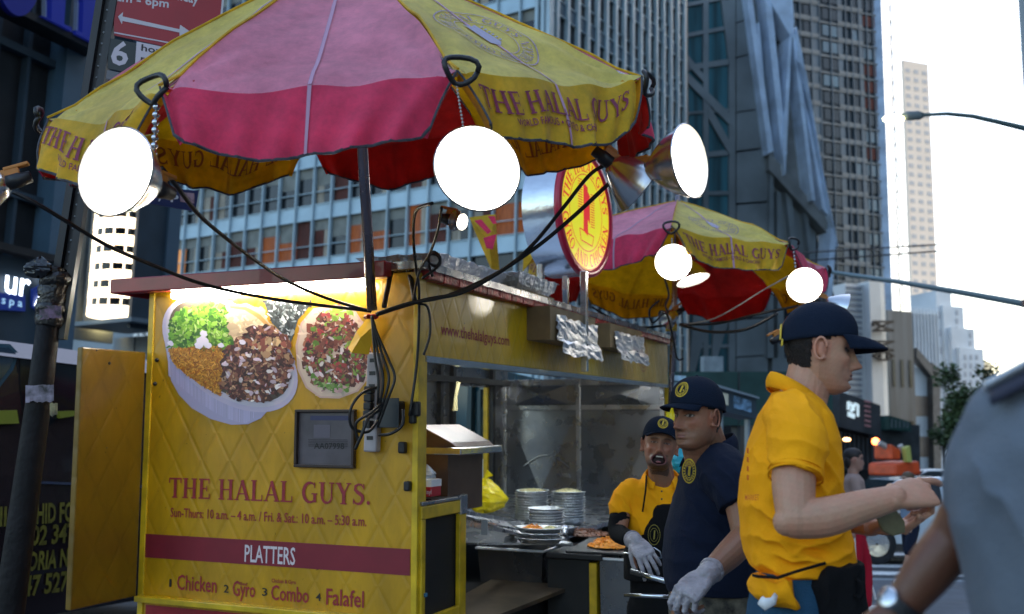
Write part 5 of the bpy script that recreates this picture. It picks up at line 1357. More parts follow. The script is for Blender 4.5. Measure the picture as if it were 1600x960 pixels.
sf2 = lambda x, y, l=0: Ms @ Vector((x*flip, y, .003+l))
mb = MB(); disc2d(mb, sf2, 0, 0, RS*.92, 56); mb.build('lit_face', mat('lit_yellow_face', (.75, .70, .02), .4, emit=(.85, .80, .03), estr=.16), rs)
mi_ = mat('sign_red_ink', (.5, .02, .03), .4, emit=(.6, .02, .02), estr=.25)
mb = MB(); ring2d(mb, sf2, 0, 0, RS*.60, RS*.615, 56, lift=.002); ring2d(mb, sf2, 0, 0, RS*.885, RS*.90, 56, lift=.002)
mb.build('ring_line', mi_, rs)
mb = MB()
def rtx(s, span, top):
    polys, w = serif2d(s, weight=1.1)
    for ly, q in polys:
        out = []
        for a, b in q:
            t = (a/w-.5)*span
            if top: an = R(90-t); rr = RS*(.65+.20*b)
            else: an = R(-90+t); rr = RS*(.86-.20*b)
            out.append(sf2(rr*math.cos(an), rr*math.sin(an), .002+ly*.0004))
        mb.add(out, [(0, 1, 2, 3)])
rtx('THE HALAL GUYS', 165, True); rtx('GYRO AND CHICKEN', 165, False)
mb.build('ring_lettering', mi_, rs)
mb = MB()
for (x0, y0, x1, y1) in ((-.10, -.30, .06, .42), (.06, -.10, .14, .30)): mb.add([sf2(RS*x, RS*y, .002) for x, y in ((x0, y0), (x1, y0-.06), (x1, y1), (x0, y1+.05))], [(0, 1, 2, 3)])
for i in range(14):
    y = -.15+i*.04
    mb.add([sf2(RS*x, RS*yy, .002) for x, yy in ((-.30, y+.12), (-.14, y+.12), (-.14, y+.135), (-.30, y+.135))], [(0, 1, 2, 3)])
    mb.add([sf2(RS*x, RS*yy, .002) for x, yy in ((.17, y-.05), (.32, y-.05), (.32, y-.035), (.17, y-.035))], [(0, 1, 2, 3)])
for p, q in (((-.25, -.28), (.28, -.34)), ((-.25, -.28), (-.2, -.46)), ((-.2, -.46), (.22, -.5)), ((.28, -.34), (.22, -.5))):
    a, b = Vector(p)*RS, Vector(q)*RS; k = Vector((-(b-a).y, (b-a).x)).normalized()*.004
    mb.add([sf2(v.x, v.y, .002) for v in (a+k, b+k, b-k, a-k)], [(0, 1, 2, 3)])
mb.build('spit_emblem', mi_, rs)
zr2 = cinv(sgC)[2]
ci = cinv(sgC)
for px_, py0, py1, hw in ((845, 370, 478, .020), (884, 425, 485, .018), (913, 420, 580, .020)):
    p0 = P(px_, (py0+py1)/2, 6.3 if px_ > 900 else 6.5); c = cinv(p0)
    u = max(-.04, c[0]) if px_ > 900 else c[0]
    mb = MB(); cbox(mb, c[0]-hw, c[0]+hw, c[1]-hw, c[1]+hw, zF0 if px_ > 900 else zTop+.02, ci[2]-RS-.01 if px_ != 845 else ci[2]+.1); mb.build('post', M['steel_br'], rs, bevel=.003)
# small pennants
fl_ = thing('striped_pennant', 'twisted yellow and red pennant behind the middle lamp', 'pennant', tuple(P(770, 360, 7.0)))
q = [(733, 340), (774, 335), (777, 385), (780, 422), (768, 422), (752, 385)]
mb = MB(); pp = [P(x, y, 7.0+.06*(i % 2)) for i, (x, y) in enumerate(q)]; c = P(765, 378, 6.93); n = len(pp)
mb.add(pp+[c], [(i, (i+1) % n, n) for i in range(n)]); mb.build('cloth', M['yeldeep'], fl_, solid=.004)
mb = MB()
for qq in ([(741, 345), (752, 343), (768, 362), (762, 366)], [(762, 338), (773, 338), (776, 350), (770, 350)], [(755, 372), (776, 366), (770, 390), (760, 388)]): mb.add([P(x, y, 6.90) for x, y in qq], [(0, 1, 2, 3)])
mb.build('red_mark', M['pinkdeep'], fl_, solid=.003)
mb = MB(); pp = [P(x, y, 8.0+.05*(i % 2)) for i, (x, y) in enumerate([(818, 398), (838, 386), (856, 400), (850, 405), (828, 412), (817, 424)])]
mb.add(pp+[P(835, 400, 7.93)], [(i, (i+1) % 6, 6) for i in range(6)]); o = mb.build('yellow_pennant', M['yeldeep'], solid=.004); tag(o, 'small yellow pennant left of the round sign post', 'pennant')
# pole fittings on the far pole
mb = MB(); mb.lathe([(.03, -.03), (.05, -.03), (.05, .03), (.03, .03)], 14, Matrix.Translation(P(1049, 512, 8.45))); o = mb.build('yellow_clamp_collar', M['yellow'], smooth=True); tag(o, 'yellow collar clamped round the far umbrella pole', 'collar')
# ---------------- things in the cart ----------------
fpl = thing('foil_plate', 'stacked round foil plate on the cart worktop', 'foil plate', tuple(cw(.1, 2, ZW)), group='round foil plates stacked on the worktop')
PL0 = Matrix.Translation(cw(0, 0, 0)) @ Matrix(((CU.x, CW.x, CZ.x, 0), (CU.y, CW.y, CZ.y, 0), (CU.z, CW.z, CZ.z, 0), (0, 0, 0, 1)))
PLR = PL0.to_3x3().to_4x4()
fpl.matrix_basis = Matrix.Translation(cw(.1, 2, ZW)) @ PLR; ROOTM[fpl.name] = fpl.matrix_basis.copy()
mb = MB(); mb.lathe([(.002, .003), (.078, .003), (.084, .006), (.104, .030), (.112, .031), (.114, .028), (.108, .026), (.088, .001), (.08, 0), (.002, 0)], 30)
mb.build('foil_dish', M['foil'], fpl, local=True, smooth=True)
def at_px(px, py, z): c = H(px, py, z); return (c[0], c[1])
first = True; tops = []
cols_ = [('left stack', 831, 817, 12, .0165, 1.0), ('right stack', 888, 820, 12, .0165, 1.0), ('front stack', 854, 832, 8, .0165, 1.0)]
stack_pos = []
for nm, px, py, n, pitch, sc in cols_:
    u, w = at_px(px, py, ZW)
    for k in range(n):
        Mx = Matrix.Translation(cw(u+rnd.uniform(-.004, .004), w+rnd.uniform(-.004, .004), ZW+.002+k*pitch)) @ PLR @ Matrix.Rotation(R(rnd.uniform(-2, 2)), 4, 'X') @ Matrix.Rotation(rnd.uniform(0, 6), 4, 'Z')
        lab = f'round foil plate in the {nm} on the worktop' if k < n-1 else f'topmost foil plate of the {nm} on the worktop'
        if first: fpl.matrix_basis = Mx; ROOTM[fpl.name] = Mx.copy(); fpl['label'] = lab; first = False
        else: copy_tree(fpl, Mx, lab)
    stack_pos.append((u, w, ZW+n*pitch+.0145))
def food(name, label, c, r, h, m, cat, n=260, seed=1, sz=.006):
    g = random.Random(seed); mb = MB()
    for i in range(n):
        a = g.uniform(0, 6.28); q = r*math.sqrt(g.random()); hh = h*(1-(q/r)**2)*g.uniform(.4, 1)
        p = cw(c[0]+q*math.cos(a), c[1]+q*math.sin(a), c[2]+hh); d = Vector((g.uniform(-1, 1), g.uniform(-1, 1), g.uniform(-.3, .5))).normalized()*sz
        mb.tube([p-d, p+d], sz*.35, 4)
    mb.lathe([(.001, h*.7), (r*.5, h*.6), (r*.9, h*.2), (r, 0), (.001, 0)], 18, Matrix.Translation(cw(*c)) @ PLR)
    return tag(mb.build(name, m), label, cat)
M['rice_y'] = mat('orange_rice', (.85, .30, .015), .5, nscale=60, namt=.4)
M['rice_w'] = mat('pale_yellow_rice', (.72, .66, .35), .6, nscale=60, namt=.3)
food('rice_heap', 'pale yellow rice in the topmost plate of the right stack', stack_pos[1], .085, .022, M['rice_w'], 'rice', seed=2)
food('rice_heap', 'thin layer of pale rice in the topmost plate of the left stack', stack_pos[0], .085, .012, M['rice_w'], 'rice', seed=3)
# oval foil trays in front
for i, (px, py, z, lab) in enumerate(((853, 842, ZW-.0, 'lowest oval foil tray of the pile in front of the plate stacks'), (851, 838, ZW+.028, 'middle oval foil tray of the pile in front of the plate stacks'), (853, 832, ZW+.056, 'topmost oval foil tray holding orange rice in front of the plate stacks'))):
    u, w = at_px(px, 846, ZW); Mx = Matrix.Translation(cw(u, w-.10, z+.004)) @ PLR
    t = thing('foil_tray', lab, 'foil tray', M=Mx, group='oval foil trays in front of the plate stacks')
    mb = MB(); A = Matrix.Diagonal((1.28, .95, 1, 1)).to_4x4()
    mb.lathe([(.002, .003), (.082, .003), (.10, .030), (.112, .031), (.114, .027), (.104, .025), (.086, 0), (.002, 0)], 30, A); mb.build('foil_dish', M['foil'], t, local=True, smooth=True)
    if i == 2: tr = cinv(Mx.translation)
food('rice_heap', 'orange rice in the topmost oval tray', (tr[0]+.035, tr[1]-.01, tr[2]+.012), .065, .035, M['rice_y'], 'rice', seed=4)
food('rice_heap', 'white rice beside the orange rice in the topmost oval tray', (tr[0]-.06, tr[1]+.01, tr[2]+.012), .05, .025, M['rice_w'], 'rice', seed=5)
c = H(886, 838, ZW); tb = thing('foil_cup', 'small pale foil bowl right of the oval trays', 'bowl', tuple(cw(*c)))
mb = MB(); mb.lathe([(.002, .003), (.03, .003), (.055, .05), (.06, .052), (.058, .045), (.033, 0), (.002, 0)], 20, Matrix.Translation(cw(c[0]-.01, c[1], ZW+.005)) @ PLR); mb.build('bowl', M['steel_br'], tb, smooth=True)
# orange shredded food on the shelf by the bin
c = H(955, 850, .80)
food('shredded_topping', 'heap of orange shredded topping beside the bin near the gloved hand', (c[0], c[1], .79), .13, .05, M['rice_y'], 'food', n=300, seed=6, sz=.01)
mb = MB(); mb.prism([cw(c[0]+.2, c[1]-.2, .765), cw(c[0]-.25, c[1]-.2, .765), cw(c[0]-.25, c[1]+.2, .79), cw(c[0]+.2, c[1]+.2, .79)], CZ*.012); o = mb.build('food_board', M['black'], bevel=.004); tag(o, 'dark board under the orange shredded topping', 'board')
food('food_scraps', 'scattered orange scraps on the black shelf left of the bin', (u1b+.12, w0b+.06, .768), .07, .008, M['rice_y'], 'food', n=40, seed=8, sz=.006)
food('food_scraps', 'dark meat scraps with orange bits behind the oval trays', (H(915, 835, ZW)[0], H(915, 835, ZW)[1], ZW+.002), .14, .03, mat('brown_meat', (.20, .07, .03), .5, nscale=50, namt=.6), 'food', n=120, seed=9, sz=.012)
# ladle handles over the bin
def rod(name, label, a, b, r, m, cat, w=None):
    mb = MB(); mb.tube([P(*a), P(*b)], r, 8, flat=.35 if w is None else w); o = mb.build(name, m, smooth=True); return tag(o, label, cat)
rod('spatula', 'steel spatula handle slanting across the front of the bin', (985, 893, 4.55), (1055, 913, 4.35), .012, M['steel_br'], 'spatula')
rod('serving_fork', 'thin steel utensil handle lying level below the slanted spatula', (975, 930, 4.5), (1046, 933, 4.35), .008, M['steel_br'], 'utensil')
tg = thing('wire_tongs', 'bent wire tongs under the gloved hand at the bin edge', 'tongs', tuple(P(1020, 868, 4.7)))
mb = MB(); mb.tube([P(1012, 862, 4.7), P(1022, 856, 4.7), P(1031, 862, 4.7), P(1034, 872, 4.7)], .004, 6); mb.build('bow', M['steel_br'], tg, smooth=True)
mb = MB(); mb.tube([P(974, 864, 4.72), P(1034, 872, 4.7)], .004, 6); mb.build('arm', M['steel_br'], tg, smooth=True)
# warmer, red carton, yellow bag inside the cart
wm = thing('food_warmer', 'brown reflecting stainless warmer seen at the left inside the cart', 'warmer', tuple(cw(.3, .7, 1)))
wf = .35
q = [E(640, 668, wf), E(655, 664, wf), E(705, 692, wf), E(714, 700, wf), E(640, 703, wf)]
mb = MB(); mb.prism([cw(*p) for p in q], CW*.45); mb.build('lid', mat('bronze_steel', (.13, .08, .055), .45, .6, nscale=4, namt=.4), wm, bevel=.004)
mb = MB(); p0, p1 = E(640, 710, wf), E(723, 704, wf); mb.obox(cw(p1[0], wf-.02, p0[2]), CU*(p0[0]-p1[0]), CW*.5, CZ*.035); mb.build('rim', M['steel_br'], wm, bevel=.005)
mb = MB(); p0, p1 = E(640, 735, wf), E(700, 706, wf); mb.obox(cw(p1[0], wf, p0[2]-.2), CU*(p0[0]-p1[0]), CW*.4, CZ*(p1[2]-p0[2]+.19)); mb.build('body', bpy.data.materials['bronze_steel'], wm)
rc = thing('red_carton', 'red and white carton standing on the cabinet top', 'carton', tuple(cw(.1, .2, zc1)))
q0, q1 = E(652, 776, .12), E(674, 751, .12)
mb = MB(); mb.obox(cw(q1[0], .12, q0[2]), CU*(q0[0]-q1[0]+.02), CW*.1, CZ*(q1[2]-q0[2])); mb.build('box', mat('carton_red', (.45, .01, .02), .4), rc, bevel=.003)
mb = MB(); mb.obox(cw(q1[0]-.001, .119, q1[2]-.03), CU*(q0[0]-q1[0]+.022), CW*.102, CZ*.032); mb.build('white_band', M['white'], rc)
mb = MB(); c = E(664, 772, .12); put_text(mb, 'vinyl', lambda x, y, l=0: cw(q0[0]-.02-x, .116, c[2]+y), .02, 0, .02, width=.035); mb.build('lettering', M['inkw'], rc)
def crumple_bag(name, label, pts_c, rx, ry, rz, m, seed, knot=True, sub=None):
    g = random.Random(seed); t = thing(name, label, 'bag', tuple(pts_c)); ph = [g.uniform(0, 6) for _ in range(8)]
    def fn(a, b):
        th = math.pi*b; az = 2*math.pi*a
        rr = 1+.16*math.sin(3*az+ph[0]+2*b)+.10*math.sin(7*az+ph[1]-5*b)+.07*math.sin(11*b*3+ph[2]+az*2)+g.uniform(-.03, .03)
        z = math.cos(th); k = math.sin(th)**.8
        if z > 0: k *= (1-.55*z)
        return Vector(pts_c)+Vector((rx*rr*k*math.cos(az), ry*rr*k*math.sin(az), rz*z*(1+.1*math.sin(5*az+ph[3]))))
    mb = MB(); mb.grid(fn, 30, 18, closeu=True); o = mb.build('bag_body', m, t, smooth=False)
    if knot:
        mb = MB(); top = Vector(pts_c)+Vector((0, 0, rz*.9)); mb.tube([top, top+Vector((.01, 0, rz*.3)), top+Vector((rx*.25, 0, rz*.55))], [rx*.12, rx*.10, rx*.22], 7, flat=.4); mb.build('tied_handle', m, t)
    return t
M['bagY'] = mat('thin_yellow_bag', (.78, .62, .01), .22, nscale=5, namt=.2)
M['bagC'] = mat('thin_clear_bag', (.50, .55, .62), .12, nscale=5, namt=.3)
cb = H(757, 800, .85); crumple_bag('plastic_bag', 'yellow knotted plastic bag behind the griddle lid', cw(cb[0], cb[1], ZW+.16), .14, .12, .11, M['bagY'], 4)
cb = E(665, 740, .25); crumple_bag('plastic_bag', 'clear plastic bag on top of the red carton', cw(*cb), .055, .05, .04, M['bagC'], 5, knot=False)
cb = P(1052, 682, 5.9); crumple_bag('plastic_bag', 'yellow plastic bag hanging between the two capped heads', cb, .09, .07, .17, M['bagY'], 6)
cb = P(1066, 718, 5.6); crumple_bag('plastic_bag', 'small turquoise bag behind the navy collar', cb, .07, .05, .07, mat('turquoise_bag', (.02, .35, .45), .3), 7, knot=False)
mb = MB(); mb.tube([P(716, 597, 5.9), P(712, 620, 5.9), P(711, 642, 5.9)], [.012, .010, .016], 6); o = mb.build('rag_strip', mat('cream_rag', (.35, .30, .15), .8)); tag(o, 'cream rag strip hanging from the inner frame of the cart', 'rag')
tp = thing('tape_scrap', 'scrap of clear tape stuck on the sloping steel lid', 'tape', tuple(cw(*E(757, 822, .75))))
mb = MB(); q = [E(752, 812, .73), E(762, 813, .73), E(761, 837, .73), E(751, 836, .73)]; mb.prism([cw(*p) for p in q], CW*.003); mb.build('strip', mat('tape', (.35, .36, .36), .2), tp)

# ---------------- white delivery truck behind the cart ----------------
tkA = OW(-1.0, 8.6, 0); dt = thing('delivery_truck', 'white delivery truck seen through the window of the cart', 'truck', tuple(tkA))
tf = Face(P(700, 700, 9.7), hdir(-3300))
def tfb(mb, pts, o0, o1): fpoly(tf, mb, pts, o0, o1)
mb = MB(); tfb(mb, [(520, 712), (768, 720), (768, 900), (520, 900)], -1.6, 0); mb.build('bonnet', mat('truck_white', (.62, .68, .72), .35, nscale=2, namt=.1), dt)
mb = MB(); tfb(mb, [(520, 560), (768, 575), (768, 716), (520, 712)], -1.6, -.3); mb.build('cab_glass', M['tealglass'], dt)
mb = MB()
for q in ([(718, 600), (724, 600), (722, 716), (714, 716)], [(733, 610), (738, 606), (738, 700), (732, 700)], [(520, 550), (768, 566), (768, 585), (520, 575)]): tfb(mb, q, -.29, -.2)
mb.build('cab_pillar', mat('dark_teal', (.02, .06, .065), .4), dt)
mb = MB(); tfb(mb, [(738, 632), (763, 634), (763, 690), (738, 690)], -.29, -.24); mb.build('side_mirror', mat('mirror_face', (.14, .22, .20), .2, .4), dt)
mb = MB(); tfb(mb, [(738, 683), (763, 684), (763, 688), (738, 687)], -.235, -.23); mb.build('amber_strip', mat('amber', (.6, .25, .03), .4), dt)
mb = MB(); tfb(mb, [(706, 762), (762, 742), (764, 800), (706, 800)], .01, .03); mb.build('bonnet_panel', mat('pale_panel', (.60, .66, .72), .4), dt)
pk = mat('pink_letters', (.55, .16, .35), .5); lf = mat('lilac_letters', (.30, .22, .45), .5)
mb = MB(); a, z = tf.px(719, 756); a2 = tf.px(757, 753)[0]; sgn2 = 1 if a2 > a else -1
put_text(mb, 'FR', lambda x, y, l=0: tf.pt(a+sgn2*x, z+y, .035), 0, 0, .085, width=abs(a2-a)); mb.build('lettering', pk, dt)
mb = MB(); a, z = tf.px(706, 772); a2 = tf.px(748, 772)[0]
put_text(mb, 'Delicio', lambda x, y, l=0: tf.pt(a+sgn2*(x+y*.25), z+y, .035), 0, 0, .06, width=abs(a2-a)); mb.build('small_lettering', lf, dt)
mb = MB()
for x in (560, 740):
    c_ = tf.pt(*tf.px(x, 900), 0); mb.lathe([(.01, -.12), (.36, -.12), (.4, 0), (.36, .12), (.01, .12)], 20, Matrix.Translation(Vector((c_.x, c_.y, .26))) @ Matrix.Rotation(R(90), 4, 'X'))
mb.build('wheel', M['black'], dt, smooth=True)

# ---------------- dark van with yellow lettering ----------------
vA = P(245, 560, 8.0); vf = Face(vA, dS, toward=(0, 5))
van = thing('dark_van', 'dark van with yellow lettering on its side door behind the yellow cart door', 'van', (vA.x, vA.y, 0))
M['vanpaint'] = mat('black_maroon_paint', (.018, .010, .012), .25, 0, nscale=2, namt=.4, coat=.5)
zr_ = vf.px(240, 556)[1]; aF, aB = vf.px(-260, 560)[0], vf.px(420, 560)[0]
mb = MB(); zt = vf.px(120, 548)[1]
prof = [(0, .30), (0, .95), (-.03, 1.25), (-.16, zr_-.12), (-.26, zr_-.03), (-.5, zr_), (-1.8, zr_), (-1.95, .3)]
mb.prism([vf.pt(aF, z, o) for o, z in prof], vf.d*(aB-aF)); mb.build('body', M['vanpaint'], van, bevel=.02)
mb = MB(); mb.prism([vf.pt(aF, z, o) for o, z in [(-.13, zr_-.13), (-.22, zr_-.015), (-.5, zr_+.012), (-.5, zr_+.004), (-.24, zr_-.03)]], vf.d*(aB-aF)); mb.build('roof_highlight', mat('roof_highlight_grey', (.16, .16, .19), .3, .3), van)  # pale strip: highlight along the roof edge put into the colour
def vpoly(mb, pts, out=.004, th=.01):
    """patch laid on the van side; follows the lean of the upper body"""
    P3 = []
    for x, y in pts:
        a, z = vf.px(x, y); o = 0 if z < .95 else (-.03*(z-.95)/.3 if z < 1.25 else -.03-.13*(z-1.25)/max(.1, (zr_-.12-1.25)))
        P3.append(vf.pt(a, z, o+out))
    mb.prism(P3, vf.n*th)
mb = MB(); vpoly(mb, [(-60, 538), (40, 543), (50, 552), (38, 575), (12, 605), (-60, 650)]); mb.build('window', mat('van_window_blue', (.01, .03, .055), .06, spec=.9), van)
mb = MB(); vpoly(mb, [(-60, 532), (44, 537), (56, 552), (44, 578), (14, 612), (-60, 662)], .002, .004); mb.build('window_frame', mat('blue_chrome', (.05, .12, .17), .3, .5), van)
mb = MB(); vpoly(mb, [(52, 600), (58, 552), (100, 560), (128, 566), (240, 576), (240, 640), (120, 640), (52, 700)], .002, .006); mb.build('window', M['glass_dk'], van)
mb = MB(); vpoly(mb, [(10, 642), (38, 641), (39, 662), (9, 663)], .004, .03); vpoly(mb, [(104, 643), (128, 642), (128, 650), (104, 654)], .004, .03); mb.build('marker_strip', mat('yellow_green_reflector', (.20, .22, .02), .4), van)
mb = MB(); vpoly(mb, [(60, 752), (300, 762), (300, 766), (60, 756)], .004, .012); mb.build('door_trim', mat('chrome_strip', (.12, .15, .25), .25, .7), van)
mb = MB(); vpoly(mb, [(52, 560), (54, 560), (30, 980), (28, 980)], .004, .003); vpoly(mb, [(-60, 845), (-58, 845), (-58, 940), (-60, 940)], .004, .003); mb.build('door_gap', M['black'], van)
yl = mat('dull_yellow_lettering', (.17, .15, .015), .6, nscale=16, namt=.5)
mb = MB()
def vtext(s, x0, x1, yb, yt, yb2=None):
    a, z = vf.px(x0, yb); a2, z2 = vf.px(x1, yb if yb2 is None else yb2); h = vf.px(x0, yt)[1]-z; sg_ = 1 if a2 > a else -1
    sk = (z2-z)/abs(a2-a)
    put_text(mb, s, lambda x, y, l=0: vf.pt(a+sg_*x, z+y+sk*x*0, .012 - (0 if z+y < .95 else .03*(z+y-.95)/.3)), 0, 0, h, width=abs(a2-a), bold=.03)
vtext('HID FOOD', 55, 138, 818, 788); vtext('02 34TH', 46, 130, 852, 823); vtext('ORIA NY', 40, 116, 892, 864); vtext('47 527', 33, 103, 932, 902); vtext('II', -3, 8, 822, 793)
vtext('/', 49, 55, 818, 788)
mb.build('lettering', yl, van)
for k, x in enumerate((-140, 330)):
    c_ = vf.pt(vf.px(x, 900)[0], .34, -.1)
    mb = MB(); Mw = Matrix.Translation(c_) @ vf.n.to_track_quat('Z', 'Y').to_matrix().to_4x4(); mb.lathe([(.01, -.1), (.28, -.1), (.34, -.06), (.34, .06), (.28, .11), (.01, .11)], 24, Mw); mb.build('wheel', M['black'], van, smooth=True)

# ---------------- street pole with tape, parking signs, street name sign ----------------
sp = thing('street_pole', 'dark street pole wrapped in tape and torn stickers at the left', 'pole', tuple(P(60, 940, 4.3)))
YP = 4.3
pts = [Pz(20, 1400, 0)] 
b0 = P(14, 960, YP); b1 = P(64, 600, YP); b2 = P(84, 440, YP); ft0 = b0+(b0-b1)*((b0.z)/(b1.z-b0.z))
mb = MB(); mb.tube([ft0, b0, b1, b2], [.066, .060, .050, .046], 16); mb.build('shaft', mat('old_black_paint', (.008, .007, .008), .6, spec=.2, nscale=9, namt=.6, bump=.25, bscale=40), sp, smooth=True)
t0, t1 = P(98, 430, YP), P(172, -40, YP)
mb = MB(); dq = (t1-t0); sx_ = Vector((1, .1, 0)).normalized(); mb.obox(t0-sx_*.045-dq*.2, sx_*.03, Vector((0, .04, 0)), dq*1.2); mb.obox(t0+sx_*.015-dq*.2, sx_*.03, Vector((0, .04, 0)), dq*1.2); mb.obox(t0-sx_*.015-dq*.2+Vector((0, .03, 0)), sx_*.03, Vector((0, .008, 0)), dq*1.2)
mb.build('sign_channel', M['black'], sp)
mb = MB()
for k in range(26):
    c_ = t0.lerp(t1, k/26)+Vector((0, .027, 0)); mb.ball(c_, .005, n=4)
mb.build('channel_hole', mat('hole_grey', (.35, .38, .4), .6), sp)
g = random.Random(12); mb = MB(); mb.smooth = True
for k in range(9):
    c_ = b1.lerp(b2, .62+k*.055); rr = .053+g.uniform(-.004, .008)
    mb.lathe([(.05, -.03), (rr, -.022), (rr+.008, 0), (rr, .022), (.05, .03)], 14, Matrix.Translation(c_+Vector((g.uniform(-.01, .01), 0, 0))) @ Matrix.Rotation(R(g.uniform(-16, 16)), 4, 'Y') @ Matrix.Rotation(R(g.uniform(-10, 10)), 4, 'X'))
mb.build('tape_wrap', mat('dark_tape', (.02, .018, .017), .3, nscale=20, namt=.7, bump=.8, bscale=30), sp)
mb = MB(); mb.smooth = False; g = random.Random(5)
def wrapq(y0, y1, xa, xb, n=7):
    """sticker that bends round the shaft front"""
    for i in range(n):
        xs = xa+(xb-xa)*i/n; xe = xa+(xb-xa)*(i+1)/n
        f = lambda x, y: P(x, y, YP-.052-.010*math.cos((x-(xa+xb)/2)/(xb-xa)*2.2))
        mb.quad(f(xs, y0+g.uniform(-1, 1)), f(xe, y0+g.uniform(-1, 1)), f(xe, y1+g.uniform(-2, 2)), f(xs, y1+g.uniform(-2, 2)))
wrapq(602, 628, 40, 84); st = mb.build('sticker', mat('torn_lilac_sticker', (.20, .17, .22), .5, nscale=24, namt=.95), sp, solid=.002)
mb = MB(); wrapq(478, 498, 62, 96); mb.build('sticker', mat('torn_purple_sticker', (.10, .05, .10), .5, nscale=40, namt=.95), sp, solid=.002)
mb = MB(); wrapq(630, 650, 78, 90, 3); mb.build('sticker', mat('torn_gold_sticker', (.22, .18, .08), .5, nscale=30, namt=.9), sp, solid=.002)
crumple_bag('plastic_bag', 'dark shiny plastic knot tied to the taped street pole', P(62, 418, YP-.05), .06, .04, .045, mat('black_bag', (.012, .012, .013), .15), 9, knot=False)
# red parking sign and the hour sign
rf = Face(P(178, 60, 4.32), hdir(3600))
M['signred'] = mat('parking_sign_red', (.30, .012, .02), .4, nscale=5, namt=.12); M['signwhite'] = mat('sign_white', (.50, .50, .54), .5)
ps_ = thing('parking_sign', 'red parking sign with white double arrow above the near umbrella', 'sign', tuple(rf.pt(0, 3)))
mb = MB(); fpoly(rf, mb, [(176, -95), (356, -60), (345, 33), (340, 92), (178, 56)], 0, .006); mb.build('plate', M['signred'], ps_)
mb = MB(); fpoly(rf, mb, [(184, 27), (192, 20), (191, 27), (280, 47), (281, 40), (297, 51), (280, 58), (280, 52), (191, 34), (190, 39)], .0065, .008)
def rtext(mb, s, x0, y0, x1, y1, hp, lift=.0065):
    a, z = rf.px(x0, y0); a2, z2 = rf.px(x1, y1); h = rf.px(x0, y0-hp)[1]-z; sk = (z2-z)/(a2-a)
    put_text(mb, s, lambda x, y, l=0: rf.pt(a+x, z+y+sk*x, lift), 0, 0, h, width=a2-a, bold=.02)
rtext(mb, 'am - 6pm', 180, 2, 263, 13, 13); rtext(mb, 'Except Sunday', 205, -14, 309, 7, 16)
fpoly(rf, mb, [(352, -60), (356, -60), (346, 33), (343, 33)], .0065, .008); fpoly(rf, mb, [(178, 51), (264, 67), (264, 69), (178, 53)], .0065, .008)
mb.build('lettering', M['signwhite'], ps_)
hs = thing('hour_sign', 'dark and white six hour parking sign below the red parking sign', 'sign', tuple(rf.pt(0, 2.8)))
mb = MB(); fpoly(rf, mb, [(170, 60), (262, 78), (262, 128), (168, 108)], 0, .006); mb.build('plate', mat('dark_green_plate', (.012, .022, .022), .4), hs)
mb = MB(); fpoly(rf, mb, [(213, 66), (300, 84), (300, 128), (210, 110)], .0065, .008); mb.build('white_field', M['signwhite'], hs)
mb = MB(); rtext(mb, '6', 172, 101, 199, 103, 36); mb.build('number', M['signwhite'], hs)
mb = MB(); rtext(mb, 'hour', 220, 80, 262, 88, 10, .0085); rtext(mb, 'muni', 219, 97, 262, 106, 10, .0085); mb.build('lettering', M['ink2'], hs)
mb = MB(); fpoly(rf, mb, [(167, 110), (195, 116), (190, 128), (165, 124)], 0, .005); mb.build('grey_plate', mat('grey_plate', (.12, .14, .15), .5), hs)
nf_ = Face(P(300, 312, 5.6), hdir(2600))
ns = thing('street_name_sign', 'navy street sign with number seven and a little flag, left of the near umbrella pole', 'sign', tuple(nf_.pt(0, 2.5)))
mb = MB(); fpoly(nf_, mb, [(150, 284), (309, 299), (304, 331), (150, 305)], 0, .012); mb.build('plate', mat('navy_plate', (.012, .022, .09), .4, nscale=8, namt=.3), ns)
mb = MB()
def ntext(s, x0, y0, x1, y1, hp):
    a, z = nf_.px(x0, y0); a2, z2 = nf_.px(x1, y1); h = nf_.px(x0, y0-hp)[1]-z
    put_text(mb, s, lambda x, y, l=0: nf_.pt(a+x, z+y+(z2-z)/(a2-a)*x, .0135), 0, 0, h, width=a2-a, bold=.02)
ntext('7', 245, 315, 253, 316, 12); ntext('P', 265, 316, 277, 318, 12); mb.build('lettering', M['signwhite'], ns)
mb = MB(); fpoly(nf_, mb, [(280, 301), (302, 303), (302, 319), (280, 316)], .0125, .014); mb.build('flag_print', mat('flag_grey', (.35, .22, .25), .5, nscale=40, namt=.5), ns)
mb = MB(); aL_ = P(118, 292, 4.4); mb.tube([aL_, nf_.pt(*nf_.px(160, 296), -.03), nf_.pt(*nf_.px(300, 312), -.02)], .015, 8); mb.build('bracket', M['black'], ns)

# ---------------- avenue: lamp, mast arm, cars, trees, machine ----------------
sl = thing('street_lamp', 'curved green street lamp arm with a lit head against the sky', 'street lamp', tuple(Pz(1760, 860, 0)))
YL = 18.0; armp = [P(1440, 180, YL), P(1480, 178, YL), P(1520, 182, YL), P(1560, 191, YL), P(1610, 203, YL), P(1680, 235, YL), P(1730, 300, YL)]
mb = MB(); foot = P(1745, 700, YL); foot.z = 0; mb.tube(armp+[foot], [.035, .04, .045, .05, .06, .08, .10, .14], 10); mb.build('arm', mat('green_grey_paint', (.07, .12, .13), .4, .3), sl, smooth=True)
mb = MB(); a = P(1408, 182, YL); b = P(1443, 180, YL); mb.tube([a, a.lerp(b, .3), a.lerp(b, .8), b], [.05, .09, .09, .05], 10, flat=.6); mb.build('head', mat('grey_head', (.12, .15, .16), .5), sl, smooth=True)
mb = MB(); mb.ball(P(1396, 186, YL), .20, .12, .07, n=8); mb.build('lit_lens', mat('lamp_glow', (1, .95, .6), .4, emit=(1, .88, .45), estr=6), sl, smooth=True)
